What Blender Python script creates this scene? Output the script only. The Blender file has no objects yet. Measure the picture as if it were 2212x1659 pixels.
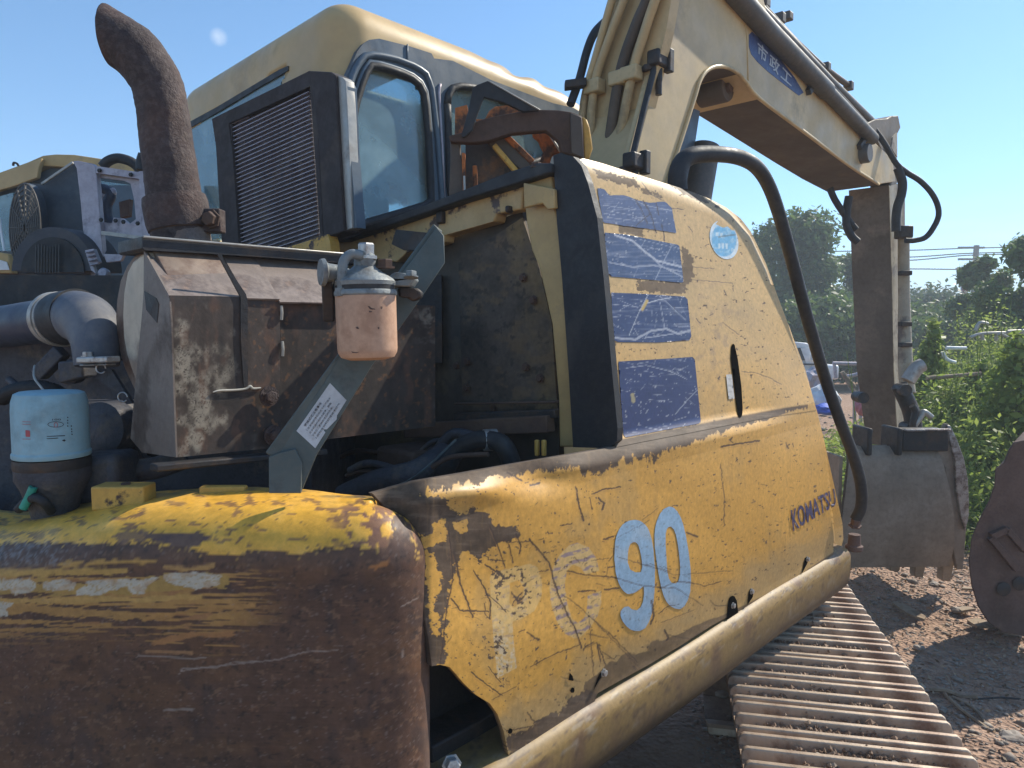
import bpy, bmesh, math, random
import numpy as np
from mathutils import Vector, Matrix
from mathutils.geometry import tessellate_polygon, delaunay_2d_cdt

S = bpy.context.scene
random.seed(7)
rng = np.random.default_rng(11)

# ------------------------------------------------------------------ camera
FOC = 1550.0            # focal length in photo units (photo 2212 x 1659)
PITCH = math.radians(4.114)
CAMZ = 1.6
cd = bpy.data.cameras.new('camera')
cam = bpy.data.objects.new('camera', cd)
S.collection.objects.link(cam)
cam.location = (0, 0, CAMZ)
cam.rotation_euler = (math.radians(90) - PITCH, 0, 0)
cd.sensor_width = 36.0
cd.lens = 36.0 * FOC / 2212.0
cd.clip_start = 0.02
cd.clip_end = 3000
S.camera = cam
S.render.resolution_x = 1024
S.render.resolution_y = 768

# ------------------------------------------------------------------ light
SUN_AZ = math.radians(56)     # to the right of the view axis
SUN_EL = math.radians(41)
SDIR = Vector((math.sin(SUN_AZ) * math.cos(SUN_EL), math.cos(SUN_AZ) * math.cos(SUN_EL), math.sin(SUN_EL)))
world = bpy.data.worlds.new('World')
S.world = world
world.use_nodes = True
wn = world.node_tree
wn.nodes.clear()
wo = wn.nodes.new('ShaderNodeOutputWorld')
bg = wn.nodes.new('ShaderNodeBackground')
sky = wn.nodes.new('ShaderNodeTexSky')
sky.sky_type = 'NISHITA'
sky.sun_disc = False
sky.sun_elevation = SUN_EL
sky.sun_rotation = SUN_AZ
sky.air_density = 0.9
sky.dust_density = 0.15
sky.altitude = 400
sky.ozone_density = 5.0
bg.inputs['Strength'].default_value = 0.15
# thin clouds near the horizon and one small puff
tc = wn.nodes.new('ShaderNodeTexCoord')
mp = wn.nodes.new('ShaderNodeMapping'); mp.inputs['Scale'].default_value = (3.0, 3.0, 22.0)
nz = wn.nodes.new('ShaderNodeTexNoise'); nz.inputs['Scale'].default_value = 1.6; nz.inputs['Detail'].default_value = 6
wn.links.new(tc.outputs['Generated'], mp.inputs[0]); wn.links.new(mp.outputs[0], nz.inputs['Vector'])
rp = wn.nodes.new('ShaderNodeValToRGB'); rp.color_ramp.elements[0].position = 0.5; rp.color_ramp.elements[1].position = 0.72
wn.links.new(nz.outputs['Fac'], rp.inputs[0])
sx = wn.nodes.new('ShaderNodeSeparateXYZ'); wn.links.new(tc.outputs['Generated'], sx.inputs[0])
mr = wn.nodes.new('ShaderNodeMapRange'); mr.inputs[1].default_value = 0.02; mr.inputs[2].default_value = 0.16
mr.inputs[3].default_value = 0.75; mr.inputs[4].default_value = 0.0
wn.links.new(sx.outputs['Z'], mr.inputs[0])
mu = wn.nodes.new('ShaderNodeMath'); mu.operation = 'MULTIPLY'
wn.links.new(rp.outputs[0], mu.inputs[0]); wn.links.new(mr.outputs[0], mu.inputs[1])
CD = Vector(((472 - 1106) / FOC, 1.0, (829.5 - 80) / FOC))
CD.rotate(Matrix.Rotation(-PITCH, 3, 'X')); CD.normalize()
dt = wn.nodes.new('ShaderNodeVectorMath'); dt.operation = 'DISTANCE'
nrm = wn.nodes.new('ShaderNodeVectorMath'); nrm.operation = 'NORMALIZE'
wn.links.new(tc.outputs['Generated'], nrm.inputs[0])
n2 = wn.nodes.new('ShaderNodeTexNoise'); n2.inputs['Scale'].default_value = 60; n2.inputs['Detail'].default_value = 4
wn.links.new(nrm.outputs[0], n2.inputs['Vector'])
wn.links.new(nrm.outputs[0], dt.inputs[0]); dt.inputs[1].default_value = CD
m2 = wn.nodes.new('ShaderNodeMapRange'); m2.inputs[1].default_value = 0.0; m2.inputs[2].default_value = 0.011
m2.inputs[3].default_value = 1.1; m2.inputs[4].default_value = 0.0
wn.links.new(dt.outputs['Value'], m2.inputs[0])
m3 = wn.nodes.new('ShaderNodeMath'); m3.operation = 'MULTIPLY'
wn.links.new(m2.outputs[0], m3.inputs[0]); wn.links.new(n2.outputs['Fac'], m3.inputs[1])
m4 = wn.nodes.new('ShaderNodeMath'); m4.operation = 'ADD'; m4.use_clamp = True
wn.links.new(mu.outputs[0], m4.inputs[0]); wn.links.new(m3.outputs[0], m4.inputs[1])
mx = wn.nodes.new('ShaderNodeMix'); mx.data_type = 'RGBA'
wn.links.new(m4.outputs[0], mx.inputs[0]); hs = wn.nodes.new('ShaderNodeHueSaturation'); hs.inputs['Saturation'].default_value = 1.06; hs.inputs['Hue'].default_value = 0.492; hs.inputs['Value'].default_value = 1.08; wn.links.new(sky.outputs[0], hs.inputs['Color']); wn.links.new(hs.outputs[0], mx.inputs[6])
mx.inputs[7].default_value = (5.5, 5.9, 6.3, 1)
wn.links.new(mx.outputs[2], bg.inputs['Color'])
wn.links.new(bg.outputs[0], wo.inputs['Surface'])

sl = bpy.data.lights.new('sun', 'SUN')
sl.energy = 4.9; sl.angle = math.radians(0.53); sl.color = (1.0, 0.93, 0.80)
so = bpy.data.objects.new('sun', sl); S.collection.objects.link(so)
so.rotation_euler = SDIR.to_track_quat('Z', 'Y').to_euler()
S.view_settings.view_transform = 'Standard'
S.view_settings.look = 'None'
S.view_settings.exposure = 0.43
S.view_settings.gamma = 1.0
S.cycles.max_bounces = 6

# ------------------------------------------------------------------ geometry helpers
cp, sp = math.cos(PITCH), math.sin(PITCH)
CAM = np.array((0, 0, CAMZ))
TH = math.radians(43.3)
FV = np.array((math.sin(TH), math.cos(TH), 0.0))      # machine forward
RV = np.array((math.cos(TH), -math.sin(TH), 0.0))     # machine right
ZV = np.array((0, 0, 1.0))

def rays(x, y):
    x = np.asarray(x, float); y = np.asarray(y, float)
    a = (x - 1106.0) / FOC; b = (829.5 - y) / FOC
    return np.stack([a, cp + b * sp, -sp + b * cp], -1)
def proj(P):
    P = np.asarray(P, float) - CAM
    f = P[..., 1] * cp - P[..., 2] * sp
    b = P[..., 1] * sp + P[..., 2] * cp
    return 1106 + FOC * P[..., 0] / f, 829.5 - FOC * b / f
def at(x, y, Y):
    d = rays(x, y); return CAM + d * (np.asarray(Y) / d[..., 1])[..., None]
def onv(x, y, v):
    d = rays(x, y); return CAM + d * (v / (d @ RV))[..., None]
def onu(x, y, u):
    d = rays(x, y); return CAM + d * (u / (d @ FV))[..., None]
def onz(x, y, z):
    d = rays(x, y); return CAM + d * ((z - CAMZ) / d[..., 2])[..., None]
def onp(x, y, p0, n):
    d = rays(x, y); n = np.asarray(n, float); return CAM + d * (((np.asarray(p0) - CAM) @ n) / (d @ n))[..., None]
def M(u, v, z):
    return FV * u + RV * v + ZV * z
def uvz(p):
    p = np.asarray(p); return p @ FV, p @ RV, p[..., 2]

COL = S.collection
def link(o): COL.objects.link(o); return o

def empty(name, loc, label=None, cat=None, group=None, kind=None):
    o = bpy.data.objects.new(name, None); o.empty_display_size = 0.2; link(o)
    o.location = Vector(loc)
    tag(o, label, cat, group, kind); return o
def tag(o, label=None, cat=None, group=None, kind=None):
    if label: o['label'] = label
    if cat: o['category'] = cat
    if group: o['group'] = group
    if kind: o['kind'] = kind
    return o
def wloc(o):
    v = Vector(o.location)
    while o.parent: o = o.parent; v += o.location
    return v

def mob(name, V, F, mat, parent=None, smooth=False, bevel=0.0, seg=2, attrs=None, sharp=None):
    V = np.asarray(V, float)
    c = (V.min(0) + V.max(0)) / 2
    me = bpy.data.meshes.new(name)
    V2 = V - c
    if isinstance(F, np.ndarray):
        n = len(F); k = F.shape[1]
        me.vertices.add(len(V2)); me.vertices.foreach_set('co', V2.astype(np.float32).ravel())
        me.loops.add(n * k); me.loops.foreach_set('vertex_index', F.astype(np.int32).ravel())
        me.polygons.add(n); me.polygons.foreach_set('loop_start', np.arange(0, n * k, k, dtype=np.int32))
        me.update(calc_edges=True)
    else:
        me.from_pydata([tuple(v) for v in V2], [], [tuple(int(i) for i in f) for f in F])
        me.update()
    if attrs:
        for an, arr in attrs.items():
            if arr.ndim == 2:
                a = me.attributes.new(an, 'FLOAT_COLOR', 'POINT')
                if arr.shape[1] == 3: arr = np.concatenate([arr, np.ones((len(arr), 1))], 1)
                a.data.foreach_set('color', arr.astype(np.float32).ravel())
            else:
                a = me.attributes.new(an, 'FLOAT', 'POINT'); a.data.foreach_set('value', arr.astype(np.float32))
    if smooth:
        me.polygons.foreach_set('use_smooth', np.ones(len(me.polygons), bool))
        if sharp: me.set_sharp_from_angle(angle=math.radians(sharp))
    if mat: me.materials.append(mat)
    o = bpy.data.objects.new(name, me); link(o)
    if parent:
        o.parent = parent; o.location = Vector(c) - wloc(parent)
    else: o.location = Vector(c)
    if bevel:
        m = o.modifiers.new('bevel', 'BEVEL'); m.width = bevel; m.segments = seg; m.limit_method = 'ANGLE'; m.angle_limit = math.radians(40)
        me.polygons.foreach_set('use_smooth', np.ones(len(me.polygons), bool)); me.set_sharp_from_angle(angle=math.radians(50))
    return o

class MB:
    def __init__(s): s.v = []; s.f = []
    def add(s, V, F):
        b = len(s.v); s.v += [tuple(v) for v in V]; s.f += [tuple(i + b for i in f) for f in F]
    def obj(s, name, mat, parent=None, **k): return mob(name, s.v, s.f, mat, parent, **k)

def box_vf(c, ax, ay, az):
    c, ax, ay, az = map(lambda q: np.asarray(q, float), (c, ax, ay, az))
    V = [c + sx_ * ax / 2 + sy_ * ay / 2 + sz_ * az / 2 for sx_ in (-1, 1) for sy_ in (-1, 1) for sz_ in (-1, 1)]
    F = [(0, 1, 3, 2), (4, 6, 7, 5), (0, 4, 5, 1), (2, 3, 7, 6), (0, 2, 6, 4), (1, 5, 7, 3)]
    if np.dot(np.cross(ax, ay), az) < 0: F = [f[::-1] for f in F]
    return V, F
def box(name, c, ax, ay, az, mat, parent=None, bevel=0.004, **k):
    V, F = box_vf(c, ax, ay, az); return mob(name, V, F, mat, parent, bevel=bevel, **k)
def bar_vf(p0, p1, w, h, up=ZV):
    p0 = np.asarray(p0, float); p1 = np.asarray(p1, float); d = p1 - p0; dn = d / np.linalg.norm(d)
    s_ = np.cross(dn, up); s_ /= np.linalg.norm(s_); t_ = np.cross(s_, dn)
    return box_vf((p0 + p1) / 2, d, s_ * w, t_ * h)
def bar(name, p0, p1, w, h, mat, parent=None, up=ZV, bevel=0.003, **k):
    V, F = bar_vf(p0, p1, w, h, up); return mob(name, V, F, mat, parent, bevel=bevel, **k)

def smooth_path(pts, n=6):
    P = [np.asarray(p, float) for p in pts]
    if len(P) < 3 or n < 2: return P
    out = []
    for i in range(len(P) - 1):
        p0 = P[max(i - 1, 0)]; p1 = P[i]; p2 = P[i + 1]; p3 = P[min(i + 2, len(P) - 1)]
        for k in range(n):
            t = k / n
            out.append(0.5 * ((2 * p1) + (p2 - p0) * t + (2 * p0 - 5 * p1 + 4 * p2 - p3) * t * t + (3 * p1 - p0 - 3 * p2 + p3) * t ** 3))
    out.append(P[-1]); return out
def tube_vf(path, r, seg=12, cap=True):
    P = [np.asarray(p, float) for p in path]; n = len(P)
    R = np.full(n, r, float) if np.isscalar(r) else np.interp(np.linspace(0, 1, n), np.linspace(0, 1, len(r)), r)
    V = []; F = []
    t = P[1] - P[0]; t /= np.linalg.norm(t)
    a = np.cross(t, ZV);
    if np.linalg.norm(a) < 1e-3: a = np.cross(t, [1, 0, 0])
    a /= np.linalg.norm(a)
    for i in range(n):
        t = P[min(i + 1, n - 1)] - P[max(i - 1, 0)]; t = t / (np.linalg.norm(t) + 1e-12)
        a = a - t * np.dot(a, t); a /= np.linalg.norm(a); b = np.cross(t, a)
        for k in range(seg):
            q = 2 * math.pi * k / seg; V.append(P[i] + R[i] * (math.cos(q) * a + math.sin(q) * b))
    for i in range(n - 1):
        for k in range(seg):
            k2 = (k + 1) % seg
            F.append((i * seg + k, i * seg + k2, (i + 1) * seg + k2, (i + 1) * seg + k))
    if cap:
        F.append(tuple(range(seg))[::-1]); F.append(tuple((n - 1) * seg + k for k in range(seg)))
    return V, F
def tube(name, pts, r, mat, parent=None, seg=12, n=6, cap=True, **k):
    V, F = tube_vf(smooth_path(pts, n), r, seg, cap); return mob(name, V, F, mat, parent, smooth=True, sharp=50, **k)
def lathe_vf(prof, o, ax, seg=32):
    o = np.asarray(o, float); ax = np.asarray(ax, float); ax = ax / np.linalg.norm(ax)
    a = np.cross(ax, [0.3, 1, 0.1]); a /= np.linalg.norm(a); b = np.cross(ax, a)
    V = []; F = []
    for r, h in prof:
        for k in range(seg):
            q = 2 * math.pi * k / seg; V.append(o + ax * h + r * (math.cos(q) * a + math.sin(q) * b))
    for i in range(len(prof) - 1):
        for k in range(seg):
            k2 = (k + 1) % seg; F.append((i * seg + k, i * seg + k2, (i + 1) * seg + k2, (i + 1) * seg + k))
    F.append(tuple(range(seg))[::-1]); F.append(tuple((len(prof) - 1) * seg + k for k in range(seg)))
    return V, F
def lathe(name, prof, o, ax, mat, parent=None, seg=32, **k):
    V, F = lathe_vf(prof, o, ax, seg); return mob(name, V, F, mat, parent, smooth=True, sharp=35, **k)
def bolt(name, p, ax, r, h, mat, parent):
    V, F = lathe_vf([(r * 1.35, 0), (r * 1.35, h * .2), (r, h * .2), (r, h * .9), (r * .85, h)], p, ax, 6)
    return mob(name, V, F, mat, parent)

def plate(name, outer, cast, ext, mat, parent=None, holes=(), bevel=0.0, **k):
    """closed plate: photo outline cast on a plane (or raw 3D points when cast is None), holes cut, thickness ext"""
    loops2 = [outer] + list(holes)
    loops3 = [[cast(np.array(p[0], float), np.array(p[1], float)) if cast else np.asarray(p, float) for p in lp] for lp in loops2]
    flat = [p for lp in loops3 for p in lp]
    ext = np.asarray(ext, float)
    if holes:
        fl2 = [p for lp in loops2 for p in lp]; ed = []; b0 = 0
        for lp in loops2: ed += [(b0 + i, b0 + (i + 1) % len(lp)) for i in range(len(lp))]; b0 += len(lp)
        vv, _, ff, _, _, _ = delaunay_2d_cdt([Vector(p) for p in fl2], ed, [], 0, 1e-4)
        assert len(vv) == len(fl2), name
        tris = []
        for f in ff:
            c = np.array([fl2[i] for i in f]).mean(0)
            if inpoly(c[:1], c[1:], outer)[0] and not any(inpoly(c[:1], c[1:], h)[0] for h in holes): tris.append(tuple(f))
    else: tris = tessellate_polygon([[Vector(p) for p in lp] for lp in loops3])
    n = len(flat); V = flat + [p + ext for p in flat]; F = []
    # orient: front normal opposite ext
    for t in tris:
        a, b, c = t; nn = np.cross(flat[b] - flat[a], flat[c] - flat[a])
        if np.dot(nn, ext) > 0: t = (a, c, b)
        F.append(t); F.append((t[0] + n, t[2] + n, t[1] + n))
    base = 0
    for lp in loops3:
        m = len(lp)
        for i in range(m):
            a = base + i; b = base + (i + 1) % m; F.append((a, b, b + n, a + n))
        base += m
    o = mob(name, V, F, mat, parent, bevel=bevel, **k)
    bm = bmesh.new(); bm.from_mesh(o.data); bmesh.ops.recalc_face_normals(bm, faces=bm.faces); bm.to_mesh(o.data); bm.free()
    return o

# ------------------------------------------------------------------ numpy noise / painting
def _h(ix, iy, s_):
    h = (ix.astype(np.int64) * 374761393 + iy.astype(np.int64) * 668265263 + s_ * 974634777) & 0xffffffff
    h = ((h ^ (h >> 13)) * 1274126177) & 0xffffffff
    h = h ^ (h >> 16)
    return (h & 0xffffff) / float(0xffffff)
def vn(x, y, s_=0):
    ix = np.floor(x); iy = np.floor(y); fx = x - ix; fy = y - iy
    fx = fx * fx * (3 - 2 * fx); fy = fy * fy * (3 - 2 * fy)
    a = _h(ix, iy, s_); b = _h(ix + 1, iy, s_); c = _h(ix, iy + 1, s_); d = _h(ix + 1, iy + 1, s_)
    return (a * (1 - fx) + b * fx) * (1 - fy) + (c * (1 - fx) + d * fx) * fy
def fbm(x, y, o=4, s_=0):
    r = 0; a = .5; t = 0
    for i in range(o):
        r = r + a * vn(x * 2 ** i + 17.3 * i, y * 2 ** i + 9.1 * i, s_ + i); t += a; a *= .55
    return r / t * 2 - 1
def sst(a, b, x):
    t = np.clip((x - a) / (b - a), 0, 1); return t * t * (3 - 2 * t)
def inpoly(X, Y, poly):
    c = np.zeros(X.shape, bool); n = len(poly)
    for i in range(n):
        x1, y1 = poly[i]; x2, y2 = poly[(i + 1) % n]
        if y1 == y2: continue
        c ^= ((y1 > Y) != (y2 > Y)) & (X < (x2 - x1) * (Y - y1) / (y2 - y1) + x1)
    return c
def pdist(X, Y, pts, closed=False):
    d = np.full(X.shape, 1e9); n = len(pts)
    for i in range(n if closed else n - 1):
        x1, y1 = pts[i]; x2, y2 = pts[(i + 1) % n]
        dx, dy = x2 - x1, y2 - y1; L = dx * dx + dy * dy + 1e-9
        t = np.clip(((X - x1) * dx + (Y - y1) * dy) / L, 0, 1)
        d = np.minimum(d, np.hypot(X - x1 - t * dx, Y - y1 - t * dy))
    return d
def pmask(X, Y, poly, soft=1.5, warp=0.0, ws=14.0, seed=3, o=4):
    xs = [p[0] for p in poly]; ys = [p[1] for p in poly]; pad = warp * 2 + soft + 3
    m = (X > min(xs) - pad) & (X < max(xs) + pad) & (Y > min(ys) - pad) & (Y < max(ys) + pad)
    out = np.zeros(X.shape)
    if not m.any(): return out
    x = X[m]; y = Y[m]
    d = pdist(x, y, poly, True); s_ = np.where(inpoly(x, y, poly), d, -d)
    if warp: s_ = s_ + warp * 1.6 * fbm(x / ws, y / ws, o, seed)
    out[m] = sst(-soft / 2, soft / 2, s_); return out
def lmask(X, Y, pts, w, soft=1.3, taper=False):
    xs = [p[0] for p in pts]; ys = [p[1] for p in pts]; pad = w + soft + 2
    m = (X > min(xs) - pad) & (X < max(xs) + pad) & (Y > min(ys) - pad) & (Y < max(ys) + pad)
    out = np.zeros(X.shape)
    if not m.any(): return out
    x = X[m]; y = Y[m]
    d = pdist(x, y, pts)
    out[m] = 1 - sst(w / 2, w / 2 + soft, d); return out
def mixc(C, m, col):
    m = m[:, None]; C[:] = C * (1 - m) + np.asarray(col) * m
def zc(x0, y0, s_, pts): return [(x0 + s_ * x, y0 + s_ * y) for x, y in pts]

def resamp(pl, n, t=None):
    P = np.array(pl, float); L = np.r_[0, np.cumsum(np.hypot(*np.diff(P, axis=0).T))]; L /= L[-1]
    t = np.linspace(0, 1, n) if t is None else t
    return np.stack([np.interp(t, L, P[:, 0]), np.interp(t, L, P[:, 1])], 1)
def coons(B, T, L, R, nu, nv):
    b = resamp(B, nu); t = resamp(T, nu); l = resamp(L, nv); r = resamp(R, nv)
    s_ = np.linspace(0, 1, nu)[None, :, None]; q = np.linspace(0, 1, nv)[:, None, None]
    Pp = (1 - q) * b[None] + q * t[None] + (1 - s_) * l[:, None] + s_ * r[:, None]
    Pp -= (1 - s_) * (1 - q) * b[0] + s_ * (1 - q) * b[-1] + (1 - s_) * q * t[0] + s_ * q * t[-1]
    return Pp
def gridF(nu, nv, wrap=False):
    i = np.arange(nv - 1)[:, None] * nu + np.arange(nu - 1)[None]
    return np.stack([i, i + 1, i + nu + 1, i + nu], -1).reshape(-1, 4)
def rimF(idx, off):
    idx = np.asarray(idx); return np.stack([idx[:-1], idx[:-1] + 0, idx[1:], idx[1:]], 1)

def patch(name, B, T, L, R, nu, nv, cast, paint, mat, parent, rim=None):
    G = coons(B, T, L, R, nu, nv).reshape(-1, 2)
    X = G[:, 0]; Y = G[:, 1]
    V = cast(X, Y)
    C, A = paint(X, Y)
    F = gridF(nu, nv)
    if rim is not None:
        loop = np.concatenate([np.arange(nu), np.arange(1, nv) * nu + nu - 1, (nv - 1) * nu + np.arange(nu - 2, -1, -1), np.arange(nv - 2, 0, -1) * nu])
        n0 = len(V); V = np.concatenate([V, V[loop] + np.asarray(rim)]); C = np.concatenate([C, C[loop] * .0 + (.06, .05, .045)]); A = np.concatenate([A, A[loop]])
        k = len(loop); a = loop; b = np.roll(loop, -1); c = n0 + np.roll(np.arange(k), -1); d = n0 + np.arange(k)
        F = np.concatenate([F, np.stack([b, a, d, c], 1)])
    return mob(name, V, F, mat, parent, smooth=True, sharp=60, attrs={'paint': C, 'rough': A})
# ------------------------------------------------------------------ materials
def newmat(name):
    m = bpy.data.materials.new(name); m.use_nodes = True; nt = m.node_tree
    b = nt.nodes['Principled BSDF']; return m, nt, b
def worn(name, base, patchc=None, thr=0.55, scale=6, fine=(0.0, 0.0, 0.0), finea=0.25, rough=0.6, metal=0.0, bump=0.15, bscale=60, rvar=0.15, width=0.06, stretch=(1, 1, 1), bdist=0.004, patch2=None, thr2=0.62, scale2=14):
    m, nt, b = newmat(name); N = nt.nodes; L = nt.links
    tc_ = N.new('ShaderNodeTexCoord'); mp_ = N.new('ShaderNodeMapping'); mp_.inputs['Scale'].default_value = stretch
    L.new(tc_.outputs['Object'], mp_.inputs[0])
    def noise(sc, det=8, rough_=.6):
        n = N.new('ShaderNodeTexNoise'); n.inputs['Scale'].default_value = sc; n.inputs['Detail'].default_value = det; n.inputs['Roughness'].default_value = rough_
        L.new(mp_.outputs[0], n.inputs['Vector']); return n.outputs['Fac']
    def mix(f, a, bb):
        x = N.new('ShaderNodeMix'); x.data_type = 'RGBA'
        if isinstance(f, float): x.inputs[0].default_value = f
        else: L.new(f, x.inputs[0])
        for i, q in ((6, a), (7, bb)):
            if hasattr(q, 'is_linked') or hasattr(q, 'links'): L.new(q, x.inputs[i])
            else: x.inputs[i].default_value = (*q, 1)
        return x.outputs[2]
    def ramp(f, a, bb, v0=0.0, v1=1.0):
        r = N.new('ShaderNodeMapRange'); r.inputs[1].default_value = a; r.inputs[2].default_value = bb; r.inputs[3].default_value = v0; r.inputs[4].default_value = v1
        L.new(f, r.inputs[0]); return r.outputs[0]
    col = mix(ramp(noise(scale * .8, 5), .35, .65), tuple(c * .82 for c in base), tuple(min(c * 1.18, 1) for c in base))
    if patch2 is not None: col = mix(ramp(noise(scale2, 9, .7), thr2 - width, thr2 + width), col, patch2)
    if patchc is not None:
        pm = ramp(noise(scale, 10, .65), thr - width, thr + width)
        col = mix(pm, col, patchc)
    fn = noise(scale * 9, 6, .7)
    fm = ramp(fn, .45, .8, 0.0, finea)
    col = mix(fm, col, fine)
    L.new(col, b.inputs['Base Color'])
    L.new(ramp(noise(scale * 2.5, 6), .3, .7, max(rough - rvar, .05), min(rough + rvar, 1)), b.inputs['Roughness'])
    b.inputs['Metallic'].default_value = metal
    b.inputs['Specular IOR Level'].default_value = .4
    if bump:
        bn = N.new('ShaderNodeBump'); bn.inputs['Strength'].default_value = bump; bn.inputs['Distance'].default_value = bdist
        L.new(noise(bscale, 8, .65), bn.inputs['Height']); L.new(bn.outputs[0], b.inputs['Normal'])
    return m
def painted(name, bump=.12, bscale=90, bdist=.0015, metal=0.0, cb=None):
    m, nt, b = newmat(name); N = nt.nodes; L = nt.links
    a = N.new('ShaderNodeAttribute'); a.attribute_name = 'paint'
    r = N.new('ShaderNodeAttribute'); r.attribute_name = 'rough'
    t = N.new('ShaderNodeTexCoord'); n = N.new('ShaderNodeTexNoise'); n.inputs['Scale'].default_value = bscale; n.inputs['Detail'].default_value = 8; n.inputs['Roughness'].default_value = .65
    L.new(t.outputs['Object'], n.inputs['Vector'])
    mrr = N.new('ShaderNodeMapRange'); mrr.inputs[1].default_value = .3; mrr.inputs[2].default_value = .7; mrr.inputs[3].default_value = .8; mrr.inputs[4].default_value = 1.15
    L.new(n.outputs['Fac'], mrr.inputs[0])
    v = N.new('ShaderNodeVectorMath'); v.operation = 'SCALE'; L.new(a.outputs['Color'], v.inputs[0]); L.new(mrr.outputs[0], v.inputs['Scale'])
    L.new(v.outputs[0], b.inputs['Base Color']); L.new(r.outputs['Fac'], b.inputs['Roughness'])
    b.inputs['Specular IOR Level'].default_value = .35; b.inputs['Metallic'].default_value = metal
    # paint film stands a hair above the bare metal: luminance of the coat drives relief
    bw = N.new('ShaderNodeRGBToBW'); L.new(a.outputs['Color'], bw.inputs[0])
    ad = N.new('ShaderNodeMath'); ad.operation = 'MULTIPLY_ADD'; L.new(bw.outputs[0], ad.inputs[0]); ad.inputs[1].default_value = 1.2; L.new(n.outputs['Fac'], ad.inputs[2])
    bn = N.new('ShaderNodeBump'); bn.inputs['Strength'].default_value = bump; bn.inputs['Distance'].default_value = bdist
    L.new(ad.outputs[0], bn.inputs['Height']); L.new(bn.outputs[0], b.inputs['Normal'])
    return m

PAINT = painted('weathered_paint')
PAINTR = painted('rusted_steel', bump=.3, bscale=70, bdist=.002)
RUST = (.105, .064, .047); DRUST = (.05, .03, .025); OCHRE = (.60, .34, .07); FADED = (.50, .34, .14)
MT = {}
MT['rust_pitted'] = worn('pitted_rust', (.062, .042, .040), (.10, .055, .042), .6, 9, (.25, .2, .17), .45, .75, .15, 1.0, 150, .1, .1, bdist=.0035, patch2=(.035, .025, .025), thr2=.55, scale2=20)
MT['rust'] = worn('brown_rust', RUST, (.14, .085, .055), .58, 6, (.03, .02, .02), .5, .8, .1, .5, 60)
MT['rust_red'] = worn('red_rust', (.12, .072, .055), (.17, .105, .075), .62, 7, (.04, .02, .02), .5, .8, .0, .5, 50)
MT['rust_orange'] = worn('orange_paint_rust', (.50, .15, .035), (.09, .045, .03), .53, 11, (.05, .03, .02), .6, .75, .0, .5, 60, patch2=(.45, .26, .06), thr2=.6, scale2=9)
MT['yellow_rust'] = worn('chipped_yellow_paint', OCHRE, (.07, .04, .03), .60, 9, (.10, .05, .03), .3, .55, 0, .3, 60, width=.02)
MT['beam'] = worn('chipped_tan_beam', (.50, .35, .16), (.09, .065, .06), .60, 6, (.2, .12, .07), .3, .5, 0, .2, 50, width=.015)
MT['yellow_faded'] = worn('faded_yellow_paint', FADED, (.30, .22, .13), .63, 5, (.25, .17, .09), .3, .5, 0, .12, 40, width=.06)
MT['boom_paint'] = worn('sun_bleached_boom_paint', (.56, .42, .22), (.36, .27, .15), .62, 3.2, (.3, .22, .14), .25, .5, 0, .12, 40)
MT['boom_under'] = worn('dark_boom_underside', (.10, .078, .062), (.15, .115, .085), .6, 3, (.06, .05, .04), .5, .7, 0, .3, 40)  # dark brown, much darker than the boom sides
MT['tan_roof'] = worn('faded_cab_roof', (.52, .36, .165), (.42, .285, .13), .6, 3, (.3, .22, .12), .15, .42, 0, .06, 25)
MT['cab_grey'] = worn('blue_grey_cab_paint', (.085, .12, .155), (.05, .065, .08), .6, 4, (.2, .22, .24), .2, .42, 0, .08, 40)
MT['black_rubber'] = worn('black_rubber', (.022, .023, .026), (.05, .048, .045), .62, 8, (.09, .08, .07), .3, .6, 0, .2, 80)
MT['dark_steel'] = worn('oily_dark_steel', (.035, .034, .036), (.08, .055, .04), .57, 9, (.01, .01, .01), .5, .55, .25, .35, 60)
MT['engine'] = worn('greasy_engine_casting', (.065, .067, .08), (.14, .12, .10), .6, 12, (.01, .01, .012), .5, .6, .2, .6, 50, bdist=.006)
MT['bay_wall'] = worn('sooty_bay_wall', (.085, .07, .055), (.19, .14, .08), .6, 4, (.02, .02, .02), .5, .7, 0, .2, 40)
MT['alu'] = worn('dusty_aluminium', (.42, .38, .42), (.22, .2, .22), .6, 7, (.15, .13, .12), .4, .5, .35, .2, 60)
MT['alu_bright'] = worn('grey_steel_strip', (.42, .40, .36), (.25, .22, .19), .6, 7, (.2, .18, .15), .4, .45, .3, .15, 60)
MT['pipe_blue'] = worn('blue_black_air_pipe', (.035, .045, .075), (.07, .08, .1), .6, 5, (.13, .13, .13), .35, .45, .0, .15, 60)
MT['elbow'] = worn('dusty_rubber_elbow', (.085, .095, .12), (.16, .16, .17), .55, 6, (.22, .21, .19), .4, .6, 0, .2, 80)
MT['green_bracket'] = worn('grey_green_bracket', (.085, .105, .10), (.05, .055, .055), .62, 8, (.17, .15, .12), .35, .55, .1, .2, 60)
MT['cast_grey'] = worn('cast_filter_head', (.22, .24, .24), (.12, .11, .10), .6, 14, (.3, .28, .24), .35, .6, .3, .4, 90)
MT['filter_pink'] = worn('salmon_filter_paint', (.52, .32, .21), (.42, .24, .15), .56, 12, (.28, .16, .1), .35, .6, 0, .08, 60)
MT['filter_blue'] = worn('pale_blue_filter_paint', (.26, .43, .49), (.20, .32, .36), .58, 8, (.38, .42, .40), .35, .6, 0, .05, 60)
MT['cream'] = worn('cream_end_cap', (.54, .46, .35), (.3, .24, .19), .6, 5, (.15, .11, .08), .25, .55, .1, .12, 60)
MT['heatshield'] = worn('heat_stained_shield', (.25, .20, .17), (.40, .24, .15), .66, 6, (.10, .08, .07), .45, .6, .2, .2, 90, patch2=(.13, .10, .09), thr2=.55, scale2=7)
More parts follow.
